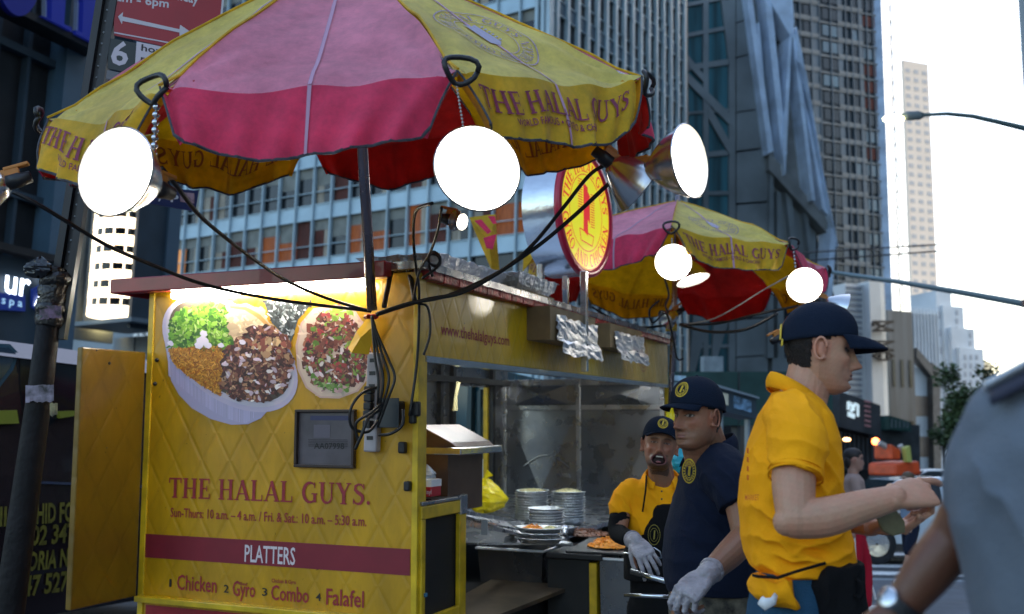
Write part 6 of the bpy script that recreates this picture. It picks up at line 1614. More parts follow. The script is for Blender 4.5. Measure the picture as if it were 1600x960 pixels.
ma = thing('traffic_signal_mast', 'long grey traffic signal arm crossing the avenue right of the far umbrella', 'signal arm', tuple(P(1700, 700, 16)))
mb = MB(); ft_ = P(1720, 700, 16.0); ft_.z = 0; mb.tube([P(1296, 425, 16), P(1400, 440, 16), P(1500, 457, 16), P(1610, 477, 16), P(1712, 496, 16)], [.030, .042, .05, .06, .075], 10); mb.build('arm', mat('arm_grey', (.16, .22, .25), .4, .4), ma, smooth=True)
mb = MB(); mb.tube([P(1718, 440, 16), ft_], [.1, .14], 10); mb.build('pole', bpy.data.materials['arm_grey'], ma, smooth=True)
for i, (y0, y1) in enumerate(((395, 382), (408, 392))):
    mb = MB(); mb.tube([P(1255, y0, 60), P(1475, y1, 60)], .05, 4); o = mb.build('overhead_wire', M['cable']); tag(o, ['upper', 'lower'][i]+' thin overhead wire crossing in front of the dark tower', 'wire')

def car(label, X0, Yd, L, Hc, paint, facing=1, group='cars on the avenue', yaw=0):
    """side view profile swept over the width, wheels, windows, lights; facing +1 = nose to the right"""
    Mx = Matrix.Translation((X0, Yd, -.14)) @ Matrix.Rotation(R(yaw), 4, 'Z'); t = thing('parked_car', label, 'car', M=Mx, group=group)
    s = facing; k = L/4.5; h = Hc/1.45; W = .88
    pr_ = [(-2.2, .35), (-2.25, .62), (-2.15, .88), (-1.55, .98), (-.95, 1.38), (-.3, 1.45), (.45, 1.42), (1.15, 1.02), (1.95, .86), (2.22, .66), (2.25, .38), (1.9, .25), (-1.9, .25)]
    def w(z): return W if z < .95 else W-(z-.95)*.42
    mb = MB(); vs = [(x*k*s, -w(z), z*h) for x, z in pr_]+[(x*k*s, w(z), z*h) for x, z in pr_]; n = len(pr_)
    mb.add(vs, [(i, (i+1) % n, n+(i+1) % n, n+i) for i in range(n)]+[tuple(range(n))[::-1], tuple(range(n, 2*n))]); mb.build('body', paint, t, local=True, bevel=.05)
    for sd in (-1, 1):
        for q in ([(-1.38, 1.02), (-.92, 1.33), (-.35, 1.38), (-.35, 1.0)], [(-.28, 1.0), (-.28, 1.38), (.42, 1.35), (.98, 1.0)]):
            mb = MB(); mb.add([(x*k*s, sd*(w(z)+.012), z*h) for x, z in q], [(0, 1, 2, 3)]); mb.build('side_window', M['glass_dk'], t, local=True, solid=.01)
    for q in ([(1.12, 1.05), (.5, 1.40)], [(-1.5, 1.02), (-.98, 1.36)]):
        mb = MB(); (x0, z0), (x1, z1) = q; off = .02*(1 if x0 > 0 else -1)
        mb.add([((x0+off)*k*s, -w(z0)*.9, (z0+.01)*h), ((x0+off)*k*s, w(z0)*.9, (z0+.01)*h), ((x1+off)*k*s, w(z1)*.88, (z1+.01)*h), ((x1+off)*k*s, -w(z1)*.88, (z1+.01)*h)], [(0, 1, 2, 3)]); mb.build('windscreen', M['glass_dk'], t, local=True, solid=.01)
    for x in (-1.4, 1.42):
        for sd in (-1, 1):
            mb = MB(); Mw = Matrix.Translation((x*k*s, sd*(W-.06), .33)) @ Matrix.Rotation(R(90), 4, 'X')
            mb.lathe([(.2, -.11), (.31, -.10), (.33, -.05), (.33, .05), (.31, .10), (.2, .11)], 20, Mw); wh = mb.build('wheel', M['black'], t, local=True, smooth=True)
            mb = MB(); mb.lathe([(.02, sd*-.09), (.2, sd*-.10), (.21, sd*-.06)], 16, Mw); mb.build('rim', M['steel_br'], wh, local=True)
    for sd in (-.6, .6):
        mb = MB(); mb.box(2.17*k*s-.05, sd-.15, .6*h, 2.17*k*s+.06, sd+.15, .72*h); mb.build('headlight', M['white'], t, local=True, bevel=.02)
    mb = MB(); mb.box(-2.1*k, -W-.01, .22, 2.1*k, W+.01, .34); mb.build('sill', M['black'], t, local=True)
    return t
cw_ = mat('silver_white_paint', (.55, .62, .68), .2, .3, coat=.6)
c_ = P(1475, 800, 17.5); car('silver white car crossing just behind the exchanging hands', c_.x, 17.5, 4.8, 1.42, cw_, 1)
c_ = P(1500, 800, 26); car('pale blue car behind the silver white car', c_.x, 26, 4.6, 1.5, mat('pale_blue_paint', (.3, .42, .5), .25, .3, coat=.5), -1)
c_ = P(1478, 800, 36); car('small white car far down the avenue, partly behind the others', c_.x, 36, 4.4, 1.5, M['white'], 1)

def tree(label, base, H_, rc, nleaf, seed, lean=0, group='trees along the avenue', leafs=.13):
    g = random.Random(seed); base = Vector(base); t = thing('street_tree', label, 'tree', tuple(base), group=group)
    mb = MB(); top = base+Vector((lean, 0, H_*.55)); mb.tube([base, base.lerp(top, .5)+Vector((.1, 0, 0)), top], [.16, .11, .08], 8); clumps = []
    for k in range(9):
        a = g.uniform(0, 6.28); e = top+Vector((math.cos(a)*rc*g.uniform(.4, .95), math.sin(a)*rc*.7, H_*g.uniform(.02, .42)))
        st_ = base.lerp(top, g.uniform(.6, 1)); mb.tube([st_, st_.lerp(e, .5)+Vector((0, 0, .2)), e], [.06, .04, .015], 5); clumps.append(e); clumps.append(st_.lerp(e, .6))
    mb.build('trunk', mat('bark_'+str(seed), (.05, .04, .03), .9, nscale=9, namt=.4), t)
    mb = MB(); mb.smooth = False
    for i in range(nleaf):
        c = g.choice(clumps); r = rc*.42*g.random()**.5; d = Vector((g.gauss(0, 1), g.gauss(0, 1), g.gauss(0, .75))).normalized()*r; p = c+d
        u = Vector((g.uniform(-1, 1), g.uniform(-1, 1), g.uniform(-.4, .4))).normalized()*leafs*g.uniform(.6, 1.2); v = u.cross(Vector((g.uniform(-1, 1), g.uniform(-1, 1), g.uniform(-1, 1)))).normalized()*leafs*.5
        mb.quad(p-u, p+v, p+u, p-v)
    mb.build('crown', mat('leaf_'+str(seed), (.05, .085, .03), .55, nscale=.8, namt=.6), t)
for i, (px, py, Y, H_, rc, n, lab) in enumerate(((1516, 600, 42, 5.5, 1.35, 3000, 'leafy street tree above the grey shoulder'), (1476, 700, 60, 4.6, 1.0, 1200, 'small street tree just left of the grey shoulder'), (1545, 610, 50, 5.2, 1.2, 1600, 'second street tree touching the grey shoulder'))):
    b = P(px, 740, Y); b.z = 0; tree(lab, b, H_, rc, n, 30+i)
# orange machine with a raised pale arm
em = P(1395, 715, 34); ex = thing('excavator', 'small orange digging machine with pale arm in the street', 'excavator', (em.x, em.y, 0))
fx = Face(em, hdir(5600)); og = mat('machine_orange', (.75, .09, .02), .45, nscale=3, namt=.3)
def xb(mb, q, o0, o1): fpoly(fx, mb, q, o0, o1)
mb = MB(); xb(mb, [(1386, 724), (1424, 720), (1428, 742), (1386, 744)], -1, .4); mb.build('body', og, ex, bevel=.08)
mb = MB(); xb(mb, [(1383, 694), (1398, 703), (1398, 718), (1384, 718)], -.6, .3); mb.build('cab', og, ex, bevel=.05)
mb = MB(); mb.tube([fx.pt(*fx.px(1373, 692), 0), fx.pt(*fx.px(1402, 709), 0)], .10, 6); mb.tube([fx.pt(*fx.px(1400, 696), .2), fx.pt(*fx.px(1425, 738), .2)], .10, 6); mb.build('boom', mat('pale_boom', (.45, .42, .40), .5), ex)
mb = MB(); xb(mb, [(1399, 700), (1406, 697), (1409, 722), (1402, 722)], .3, .5); mb.build('yellow_ram', mat('ram_yellow', (.5, .5, .12), .5), ex)
mb = MB(); zt0 = fx.px(1400, 743)[1]; fx.box(mb, fx.px(1385, 743)[0], .0, fx.px(1430, 743)[0], max(.5, zt0), -1, .3); mb.build('track', M['black'], ex, bevel=.1)
mb = MB(); mb.ball(P(1368, 690, 44), .16, n=6); o = mb.build('signal_light', mat('red_signal', (1, .2, .05), .4, emit=(1, .16, .04), estr=5), smooth=True); tag(o, 'small glowing red light left of the orange machine', 'signal light')
mb = MB(); mb.ball(P(1323, 687, 40), .16, .1, .07, n=6); o = mb.build('shop_light', mat('warm_light', (1, .6, .3), .4, emit=(1, .5, .2), estr=3), smooth=True); tag(o, 'small warm light under the black theatre block', 'light')
# ---------------- people ----------------
def cr(pts, vals, per=5):
    """smooth curve through points with radii"""
    pts = [Vector(p) for p in pts]; o, v = [], []
    for i in range(len(pts)-1):
        p0, p1, p2, p3 = pts[max(i-1, 0)], pts[i], pts[i+1], pts[min(i+2, len(pts)-1)]
        r0, r1, r2, r3 = vals[max(i-1, 0)], vals[i], vals[i+1], vals[min(i+2, len(pts)-1)]
        for k in range(per):
            t = k/per; f = lambda a, b, c, d: .5*((2*b)+(c-a)*t+(2*a-5*b+4*c-d)*t*t+(-a+3*b-3*c+d)*t**3)
            o.append(f(p0, p1, p2, p3)); v.append(f(r0, r1, r2, r3))
    return o+[pts[-1]], v+[vals[-1]]
def limb(mb, pts, rads, flat=1.0, up=None, ends=True, n=18):
    p, r = cr(pts, rads); mb.tube(p, r, n, flat=flat, up=up)
    if ends:
        for i in (0, -1): mb.ball(p[i], r[i]*.98, n=9)
def loft(mb, rings, n=36, e=2.4):
    """rings: (centre, axis x, axis y) half-axis vectors; closed ends"""
    vs = []
    for c, ax_, ay in rings:
        for k in range(n):
            a = 2*math.pi*k/n; ca, sa = math.cos(a), math.sin(a)
            x = abs(ca)**(2/e)*(1 if ca > 0 else -1); y = abs(sa)**(2/e)*(1 if sa > 0 else -1)
            vs.append(Vector(c)+Vector(ax_)*x+Vector(ay)*y)
    N = len(rings); fs = [(i*n+k, i*n+(k+1) % n, (i+1)*n+(k+1) % n, (i+1)*n+k) for i in range(N-1) for k in range(n)]
    mb.add(vs, fs+[list(range(n))[::-1], [(N-1)*n+k for k in range(n)]])
def remesh(mb, voxel, sm=4, fac=.5):
    me = bpy.data.meshes.new('t'); me.from_pydata(mb.v, [], mb.f); ob = bpy.data.objects.new('t', me); COL.objects.link(ob)
    m = ob.modifiers.new('r', 'REMESH'); m.mode = 'VOXEL'; m.voxel_size = voxel; m.use_smooth_shade = True
    if sm: s_ = ob.modifiers.new('s', 'SMOOTH'); s_.iterations = sm; s_.factor = fac
    dg = bpy.context.evaluated_depsgraph_get(); ev = ob.evaluated_get(dg); nm = bpy.data.meshes.new_from_object(ev)
    bpy.data.objects.remove(ob); bpy.data.meshes.remove(me); return nm
def coords(me):
    a = np.empty(len(me.vertices)*3); me.vertices.foreach_get('co', a); return a.reshape(-1, 3)
def normals(me):
    a = np.empty(len(me.vertices)*3); me.vertices.foreach_get('normal', a); return a.reshape(-1, 3)
def setco(me, a): me.vertices.foreach_set('co', a.reshape(-1)); me.update()
def setcol(me, c):
    at = me.color_attributes.new('Col', 'FLOAT_COLOR', 'POINT'); at.data.foreach_set('color', np.concatenate([c, np.ones((len(c), 1))], 1).reshape(-1))
def link(me, name, m, parent):
    me.materials.clear(); me.materials.append(m)
    me.polygons.foreach_set('use_smooth', [True]*len(me.polygons))
    Mi = np.array(ROOTM[parent.name].inverted()); co = coords(me); co = co @ Mi[:3, :3].T + Mi[:3, 3]; setco(me, co)
    o = bpy.data.objects.new(name, me); COL.objects.link(o); o.parent = parent; ROOTM[o.name] = ROOTM[parent.name]; return o
def vnoise(p, f, seed=0):
    """cheap smooth pseudo noise from summed sines"""
    r = np.random.RandomState(seed); s = np.zeros(len(p))
    for i in range(7):
        k = r.normal(size=3)*f*(1+.45*i); s += np.sin(p @ k + r.uniform(0, 6.28))/(1+.35*i)
    return s/3.0

# head surface: x forward, y to the person's left, z up, metres, origin between the ears
PZ = [-.122, -.112, -.10, -.085, -.07, -.055, -.03, 0, .015, .035, .06, .08, .10, .112, .118]
PF = [.052, .074, .083, .080, .0835, .082, .081, .080, .081, .087, .083, .072, .050, .025, .004]
PB = [.000, -.022, -.045, -.060, -.070, -.078, -.090, -.098, -.100, -.100, -.094, -.082, -.055, -.028, -.006]
PW = [.026, .040, .048, .056, .061, .065, .070, .0735, .075, .076, .072, .062, .044, .024, .005]
def G(a, s): return np.exp(-(a/s)**2)
def head_points(opt, nu=150, nv=130):
    t = np.linspace(0, 1, nv); zs = -.122+.240*t; th = np.linspace(0, 2*np.pi, nu, endpoint=False)
    Z, T = np.meshgrid(zs, th, indexing='ij')
    f = np.interp(Z, PZ, PF); b = np.interp(Z, PZ, PB); w = np.interp(Z, PZ, PW)*opt.get('wide', 1.0)
    jaw = opt.get('jowl', 0.0); w = w*(1+jaw*G(Z+.075, .035))
    c = (f+b)/2; a = (f-b)/2; ct, st = np.cos(T), np.sin(T); e = 2.25
    X = c+a*np.sign(ct)*np.abs(ct)**(2/e); Y = w*np.sign(st)*np.abs(st)**(2/e)
    fr = (ct > -.2)*np.clip((X-.01)/.05, 0, 1)
    ns = opt.get('nose', 1.0)
    nose = np.interp(Z, [-.062, -.052, -.046, -.040, -.034, -.024, -.008, .010, .022, .035], [0, .007, .020, .0275, .0265, .0205, .0145, .0085, .004, 0])*ns
    sg = np.interp(Z, [-.05, -.035, 0, .03], [.0125, .0115, .0085, .011]); D = nose*G(Y, sg)
    for s in (-1, 1):
        D += .0105*G(Y-s*.0145, .0065)*G(Z+.0425, .0075)*ns         # nostril wings
        D -= .005*G(Y-s*.007, .004)*G(Z+.0485, .004)                # nostrils
        D -= .0165*G(Y-s*.031, .0160)*G(Z-.005, .0120)              # sockets
        D += .0095*G(Y-s*.032, .0100)*G(Z-.0025, .0068)              # eyeball and lids
        D += .0075*G(Y-s*.028, .019)*G(Z-.0225, .0065)               # brow
        D += .0075*G(Y-s*.046, .017)*G(Z+.022, .014)                # cheek bone
        D -= .0060*G(Y-s*.042, .011)*G(Z+.058, .020)                 # hollow of the cheek
        D -= .0035*G(Y-s*.024-.35*(Z+.05)*-1*s, .0035)*G(Z+.053, .013)           # fold beside the nose
    D += .0085*G(Z+.0635, .0042)*G(Y, .0185) + .0088*G(Z+.0745, .0050)*G(Y, .0165)
    D -= .0050*G(Z+.0688, .0020)*G(Y, .021); D -= .0035*G(Z+.0845, .005)*G(Y, .02); D += .0055*G(Z+.099, .010)*G(Y, .018)
    D -= .002*G(Z+.056, .004)*G(Y, .004)
    op = opt.get('open', 0.0)
    if op:
        k = np.clip(1-(((Y)/.033)**2+((Z+.078)/(.024))**2), 0, 1)**.5; D -= .045*k*op
        D += .006*np.exp(-((np.sqrt((Y/.037)**2+((Z+.078)/.028)**2)-1)/.18)**2)*op
        for s in (-1, 1): D += .007*G(Y-s*.042, .014)*G(Z+.030, .012)*op
    X = X+D*fr
    return X, Y, Z
def add_head(mb, Mh, opt):
    X, Y, Z = head_points(opt); nv, nu = X.shape
    vs = [tuple(Mh @ Vector((X[j, i], Y[j, i], Z[j, i]))) for j in range(nv) for i in range(nu)]
    fs = [(j*nu+i, j*nu+(i+1) % nu, (j+1)*nu+(i+1) % nu, (j+1)*nu+i) for j in range(nv-1) for i in range(nu)]
    mb.add(vs, fs+[list(range(nu))[::-1], [(nv-1)*nu+i for i in range(nu)]])
    for s in (-1, 1):      # ears: rim, lobe, bowl
        y0 = .074*opt.get('wide', 1.0)
        rim = []
        for k in range(13):
            a = R(-118+k*24.0); rim.append(Mh @ Vector((-.010+.0175*math.cos(a)*-1*.95, s*(y0+.010+.006*math.cos(a)*-1*-1*.4+ .008*(math.cos(a) > -2)*(.5-.5*math.cos(a)) ), -.004+.031*math.sin(a))))
        pr2, rr2 = cr(rim, [.0042]*13, 3); mb.tube(pr2, rr2, 8)
        for q in (0, -1): mb.ball(pr2[q], .0042, n=5)
        mb.ball(Mh @ Vector((-.006, s*(y0+.004), -.004)), .015, .006, .026, n=9, M=Mh.to_3x3())
        mb.ball(Mh @ Vector((.001, s*(y0+.005), -.030)), .0075, .005, .0085, n=7, M=Mh.to_3x3())
        mb.ball(Mh @ Vector((.004, s*(y0+.005), -.006)), .005, .006, .008, n=7, M=Mh.to_3x3())
def skin_color(me, Mh, base, opt, hands=()):
    co = coords(me); n = len(co); q = np.array(Mh.inverted()); L = co @ q[:3, :3].T + q[:3, 3]; X, Y, Z = L[:, 0], L[:, 1], L[:, 2]
    C = np.tile(np.array(base), (n, 1)); nz = vnoise(co, 60, 1)*.5+vnoise(co, 200, 2)*.5
    C *= (1+.09*nz)[:, None]; C = C*(1+np.array([.05, -.07, -.07])[None, :]*vnoise(co, 35, 9)[:, None])*(1+.05*vnoise(co, 900, 5))[:, None]
    red = np.array([1.12, .80, .76]); hd = (np.abs(Z) < .14) & (np.abs(Y) < .1) & (np.abs(X) < .13)
    def mix(mask, col, mul=False):
        nonlocal C
        m = np.clip(mask, 0, 1)[:, None]*hd[:, None]; C = C*(1-m)+(C*np.array(col) if mul else np.array(col)[None, :])*m
    F_ = (X > .03)
    for s in (-1, 1):
        mix(.55*G(Y-s*.045, .018)*G(Z+.025, .02)*F_, red, True)
        mix(.7*G(Y-s*.030, .018)*G(Z-.004, .013)*F_, (.55, .43, .42), True)  # shade of the eye sockets put into the skin colour
    mix(.6*G(Y, .016)*G(Z+.036, .012)*F_, red, True)
    mix(.55*(np.abs(Y) > .068)*G(Z+.004, .03)*(X < .02), (1.15, .75, .70), True)
    mix(.55*(np.abs(Y) > .066)*G(Z+.004, .014)*G(X-.0, .007), (.45, .28, .25), True)  # ear hollow: its shade is put into the colour
    sb = opt.get('stubble', .35)
    jawm = 1/(1+np.exp((Z+.048+.25*(np.abs(Y)-.03)*(X < .06)*-1)/.006)) * (X > -.01)
    must = G(Z+.056, .005)*G(Y, .024)*F_
    g2 = (vnoise(co, 500, 3)*.25+.8)
    mix(sb*np.clip(jawm*.8+must*.9, 0, 1)*g2*(1-G(Z+.069, .006)*G(Y, .02)), (.30, .27, .28), True)
    if opt.get('beard'): mix(opt['beard']*np.clip(1/(1+np.exp((Z+.084)/.004))*(X > -.01)+.7*G(Z+.056, .0045)*G(Y, .026)*F_+.75*G(np.abs(Y)-.036, .007)*(Z < -.05)*F_, 0, 1)*g2, (.02, .015, .013))
    lips = G(Z+.069, .0072)*(np.abs(Y) < .0225)*np.clip(1-(np.abs(Y)/.024)**3, 0, 1)*F_
    mix(.92*lips, opt.get('lip', (.30, .10, .09))); mix(.8*G(Z+.0688, .0013)*(np.abs(Y) < .021)*F_, (.05, .02, .018))
    for s in (-1, 1):
        yy = Y-s*.031; lidz = .004-.25*(yy**2)/.03
        br = np.clip(1-((np.abs(yy-s*.002)/.021)**4), 0, 1)*G(Z-(.0235-(yy*s-.002)**2*9), .0042)
        mix(.92*br*F_*(vnoise(co, 700, 4)*.2+.85), (.022, .014, .010))
        sq = opt.get('squint', 1.0)
        alm = ((yy/.0145)**2+((Z-.0035)/(.0064*sq))**2)
        mix((alm < 1)*F_, (.24, .20, .18))
        ir = (yy-opt.get('gaze', 0)*.006)**2+(Z-.0040)**2; mix((alm < 1)*(ir < .0060**2)*F_, (.018, .010, .007))
        mix(.95*(np.abs(np.sqrt(alm)-1.08) < .20)*(Z > .0020)*F_, (.02, .012, .010)); mix(.5*(np.abs(np.sqrt(alm)-1.05) < .16)*(Z <= .002)*F_, (.10, .05, .04))
        mix(.4*G(yy, .014)*G(Z-.0125, .0022)*F_, (.45, .35, .33), True)
        mix(.9*G(Y-s*.007, .0030)*G(Z+.0495, .0026)*F_*(X > .07), (.03, .012, .01))
    if opt.get('open'):
        k = ((Y)/.0305)**2+((Z+.078)/.0215)**2; mix((k < 1)*F_, (.025, .006, .006))
        mix(.9*((k > 1) & (k < 1.45))*F_, (.26, .09, .09))
    for c, r in hands:
        d = np.linalg.norm(co-np.array(c), axis=1); m = (.35*np.clip(1-d/r, 0, 1)**.5)[:, None]; C = C*(1-m)+C*red*m
    setcol(me, np.clip(C, 0, 1))
def frame(pos, fwd, up=(0, 0, 1)):
    f = Vector(fwd).normalized(); l = Vector(up).cross(f).normalized(); u = f.cross(l); return Matrix.Translation(Vector(pos)) @ Matrix(((f.x, l.x, u.x, 0), (f.y, l.y, u.y, 0), (f.z, l.z, u.z, 0), (0, 0, 0, 1)))
def add_hand(mb, Mh, side=1, curl=(.5, .5, .5, .5), bends=(1, 1, .8), thumb=(35, 20, .2), size=1.0, spread=.06):
    """x to the fingertips, z out of the back of the hand, y*side to the thumb"""
    s = size; T = lambda x, y, z: Mh @ Vector((x*s, y*s*side, z*s))
    ax_y = (Mh.to_3x3() @ Vector((0, side, 0))); ax_z = (Mh.to_3x3() @ Vector((0, 0, 1)))
    loft(mb, [(T(-.02, 0, 0), ax_y*.026*s, ax_z*.019*s), (T(0, 0, 0), ax_y*.029*s, ax_z*.018*s), (T(.03, .002, .002), ax_y*.039*s, ax_z*.0165*s), (T(.065, .0, .003), ax_y*.043*s, ax_z*.0145*s), (T(.090, -.002, .001), ax_y*.041*s, ax_z*.0125*s), (T(.099, -.003, -.001), ax_y*.036*s, ax_z*.009*s)], 24, 2.6)
    ys = [.031, .0105, -.0105, -.030]; L = [(.043, .026, .022), (.047, .030, .023), (.043, .028, .023), (.034, .021, .020)]; x0 = [.090, .095, .091, .082]; rr = [.0092, .0095, .0090, .0080]; tips = []
    for i in range(4):
        p = Vector((x0[i]-.012, ys[i]*.95, .000)); ang = 0; pts = [p.copy()]; az = spread*(1.5-i)*1.0
        p = Vector((x0[i], ys[i], .000)); pts.append(p.copy())
        for j in range(3):
            ang += curl[i]*bends[j]*1.15; d = Vector((math.cos(ang)*math.cos(az), math.sin(az), -math.sin(ang))); p = p+d*L[i][j]; pts.append(p.copy())
        rads = [rr[i]*1.02, rr[i]*1.08, rr[i]*1.0, rr[i]*.92, rr[i]*.78]; W_ = [T(*q) for q in pts]; mb.tube(W_, [r*s for r in rads], 12)
        for q, r in zip(W_, rads): mb.ball(q, r*s, n=7)
        mb.ball(T(x0[i], ys[i], .004), rr[i]*1.05*s, n=7); tips.append(W_[-1])
    out, dn, tb = thumb; a = R(out); p0 = Vector((.012, .022, -.006)); d = Vector((math.cos(a), math.sin(a), -math.sin(R(dn)))).normalized(); p1 = p0+d*.040; a2 = a-tb*1.2; d2 = Vector((math.cos(a2), math.sin(a2), -math.sin(R(dn+15)))).normalized(); p2 = p1+d2*.033; a3 = a2-tb*1.3; d3 = Vector((math.cos(a3), math.sin(a3), -math.sin(R(dn+20)))).normalized(); p3 = p2+d3*.026
    W_ = [T(*q) for q in (p0, p1, p2, p3)]; rads = [.0165, .0125, .0108, .0088]; mb.tube(W_, [r*s for r in rads], 12)
    for q, r in zip(W_, rads): mb.ball(q, r*s, n=8)
    return tips
def cloth_mat(name, col, nscale=3, weave=.25):
    return mat(name, col, .9, nscale=nscale, namt=.18, bump=weave, bscale=220, spec=.2)
def wrinkle(me, folds, amp=.006, f=16, seed=0):
    """folds: list of (centre, radius, direction, amplitude, wave length)"""
    co = coords(me); nn = normals(me); d = amp*.5*vnoise(co, f, seed)
    for c, r, dr, a, wl in folds:
        c = np.array(c); dr = np.array(Vector(dr).normalized()); rel = co-c; k = np.exp(-(np.linalg.norm(rel, axis=1)/r)**2)
        ph = rel @ dr/wl*2*np.pi+1.3*vnoise(co, 9, seed+3); ph = ph*.62+1.9*vnoise(co, 17, seed+8); s = 1-2*np.abs(np.sin(ph*.5))**.7; d += 2.2*a*k*s*(.6+.4*vnoise(co, 22, seed+5))
    setco(me, co+nn*d[:, None])
def head_patch(Mh, opt, cond, lift, name, m, parent, nz=0, seed=0, voxel=None):
    """shell that follows the head where cond(X,Y,Z) holds: hair, beard"""
    X, Y, Z = head_points(opt, 140, 110); nv, nu = X.shape; C = np.array([0, 0, 0.0]); P_ = np.stack([X, Y, Z], -1)
    dv = P_-np.array([-.005, 0, -.01]); dv /= np.linalg.norm(dv, axis=2, keepdims=True)
    nz_ = vnoise(P_.reshape(-1, 3), 190, seed).reshape(nv, nu)*nz+vnoise(P_.reshape(-1, 3), 520, seed+1).reshape(nv, nu)*nz*.6
    P2 = P_+dv*(lift+nz_)[..., None]; ok = cond(X, Y, Z); ids = {}; vs = []; fs = []
    def vid(j, i):
        if (j, i) not in ids: ids[(j, i)] = len(vs); vs.append(tuple(Mh @ Vector(P2[j, i])))
        return ids[(j, i)]
    for j in range(nv-1):
        for i in range(nu):
            i2 = (i+1) % nu
            if ok[j, i] and ok[j, i2] and ok[j+1, i] and ok[j+1, i2]: fs.append((vid(j, i), vid(j, i2), vid(j+1, i2), vid(j+1, i)))
    mb = MB(); mb.add(vs, fs); o = mb.build(name, m, parent, smooth=True); md = o.modifiers.new('s', 'SOLIDIFY'); md.thickness = .006; md.offset = -1; return o
M['hair'] = mat('dark_brown_hair', (.020, .012, .008), .55, nscale=120, namt=.8, bump=1.0, bscale=260)
M['capnavy'] = cloth_mat('navy_cap_cloth', (.005, .011, .026), 5, .3)
M['thread'] = mat('yellow_thread', (.60, .42, .03), .7, nscale=60, namt=.3)
def add_cap(root, Mh, m, tilt=0.0, brim_len=.078, brim_w=.070, emblem=True, droop=.02, strap=False, scale=1.0, emblem_y=0):
    T = lambda v: Mh @ Vector(v)
    def rimz(a): return .030+.014*math.cos(a)+tilt*math.cos(a)*.02
    def crown(u, v):
        a = 2*math.pi*u; z0 = rimz(a); t = v*math.pi/2
        rx = (.104 if math.cos(a) > 0 else .110)*scale; ry = .086*scale; pw = .85
        cx = -.006; zt = .142*scale; k = math.cos(t)**pw; sm = .0018*math.cos(a*6)*math.sin(t*2)
        bulge = 1+.035*math.sin(t*2)*(1 if math.cos(a) > -.2 else .6)+sm*4
        return T((cx+rx*k*math.cos(a)*bulge, ry*k*math.sin(a)*bulge, z0+(zt-z0)*math.sin(t)**.95))
    mb = MB(); mb.grid(crown, 72, 20, closeu=True); cp = mb.build('cap', m, root, smooth=True, solid=.004)
    def brim(u, v, dz=0):
        ph = R(-62+124*u); k = v
        bx = -.006+.102*scale*math.cos(ph*.98); by = .084*scale*math.sin(ph*1.02)
        ext = brim_len*(math.cos(ph*1.25)**.75 if abs(ph*1.25) < math.pi/2 else 0)
        x = bx+ext*k; y = by*(1-.10*k); z = .046+tilt*.02 -.012*0 - droop*k*k - 3.2*y*y*(.35+.65*k) - tilt*.0 + dz
        return T((x, y, z))
    mb = MB(); mb.grid(lambda u, v: brim(u, v), 30, 10); mb.build('brim', m, cp, smooth=True, solid=.0045)
    mb = MB(); mb.ball(T((-.006, 0, .143*scale)), .006, n=6); mb.build('button', m, cp, smooth=True)
    mb = MB()
    for k in range(6): mb.tube([T((0, 0, 0)) if False else crown(k/6+.0833, v/10)+(Mh.to_3x3() @ Vector((0, 0, .0005))) for v in range(11)], .0012, 4)
    mb.build('stitching', m, cp)
    if emblem:
        mb = MB(); N = 26
        def onc(x, y, l=0):       # x sideways, y up, metres, on the cap front
            a = (x+emblem_y)/.098; v = .34+y/.13
            p = crown((a/(2*math.pi)) % 1.0, v); c = T((-.006, 0, .04)); return p+(p-c).normalized()*(.0035+l)
        for r0_, r1_ in ((.026, .030), (.017, .0185)): ring2d(mb, onc, 0, 0, r0_, r1_, N, .85)
        for k in range(22):
            a = 2*math.pi*k/22; mb.add([onc(q*math.cos(a+w_), .85*q*math.sin(a+w_)) for q, w_ in ((.0195, -.08), (.0245, -.08), (.0245, .09), (.0195, .09))], [(0, 1, 2, 3)])
        mb.add([onc(x, y) for x, y in ((-.006, -.010), (.002, -.012), (.008, .010), (-.002, .012))], [(0, 1, 2, 3)])
        mb.add([onc(x, y) for x, y in ((.009, -.008), (.013, -.008), (.013, -.003), (.009, -.003))], [(0, 1, 2, 3)])
        mb.build('emblem', M['thread'], cp)
    return cp
def sock(mb, name, m, root): return mb.build(name, m, root, smooth=True)

# ======= person 1: man in yellow, profile, handing over change =======
def X(px, py, Y=2.9): return P(px, py, Y)
p1 = thing('person', 'man in yellow polo and navy cap seen from the side, counting banknotes', 'person', (X(1245, 900).x, 2.9, 0))
ex_ = Vector((1, 0, 0)); ey_ = Vector((0, 1, 0))
def side_rings(rows, Y0):
    out = []
    for py, xl, xr, hw, dy in rows:
        a, b = X(xl, py, Y0+dy), X(xr, py, Y0+dy); c = (a+b)/2; out.append((c, (b-a)/2, ey_*hw))
    return out
H1 = frame(X(1283, 549, 2.9), (.975, -.19, -.075), (.07, 0.02, 1))
o1 = dict(nose=1.30, stubble=.42, gaze=.3, lip=(.26, .09, .08), squint=.85)
mb = MB(); add_head(mb, H1, o1)
neck_top = H1 @ Vector((-.032, 0, -.05)); limb(mb, [X(1236, 655), X(1252, 618), neck_top], [.075, .060, .056], flat=1.0)
limb(mb, [H1 @ Vector((-.01, 0, -.05)), X(1262, 625, 2.9)], [.052, .055])
loft(mb, side_rings([(640, 1215, 1275, .10, 0), (680, 1200, 1285, .14, 0), (760, 1190, 1295, .13, 0), (850, 1190, 1300, .12, 0)], 2.9))
shN, elN, wrN = X(1248, 672, 2.70), X(1243, 812, 2.60), X(1398, 778, 2.57)
limb(mb, [shN, X(1240, 745, 2.64), elN], [.052, .056, .047])
limb(mb, [elN, X(1290, 808, 2.585), X(1345, 792, 2.575), wrN], [.049, .050, .041, .0315], flat=.9)
mb.ball(X(1230, 816, 2.60), .036, n=9)
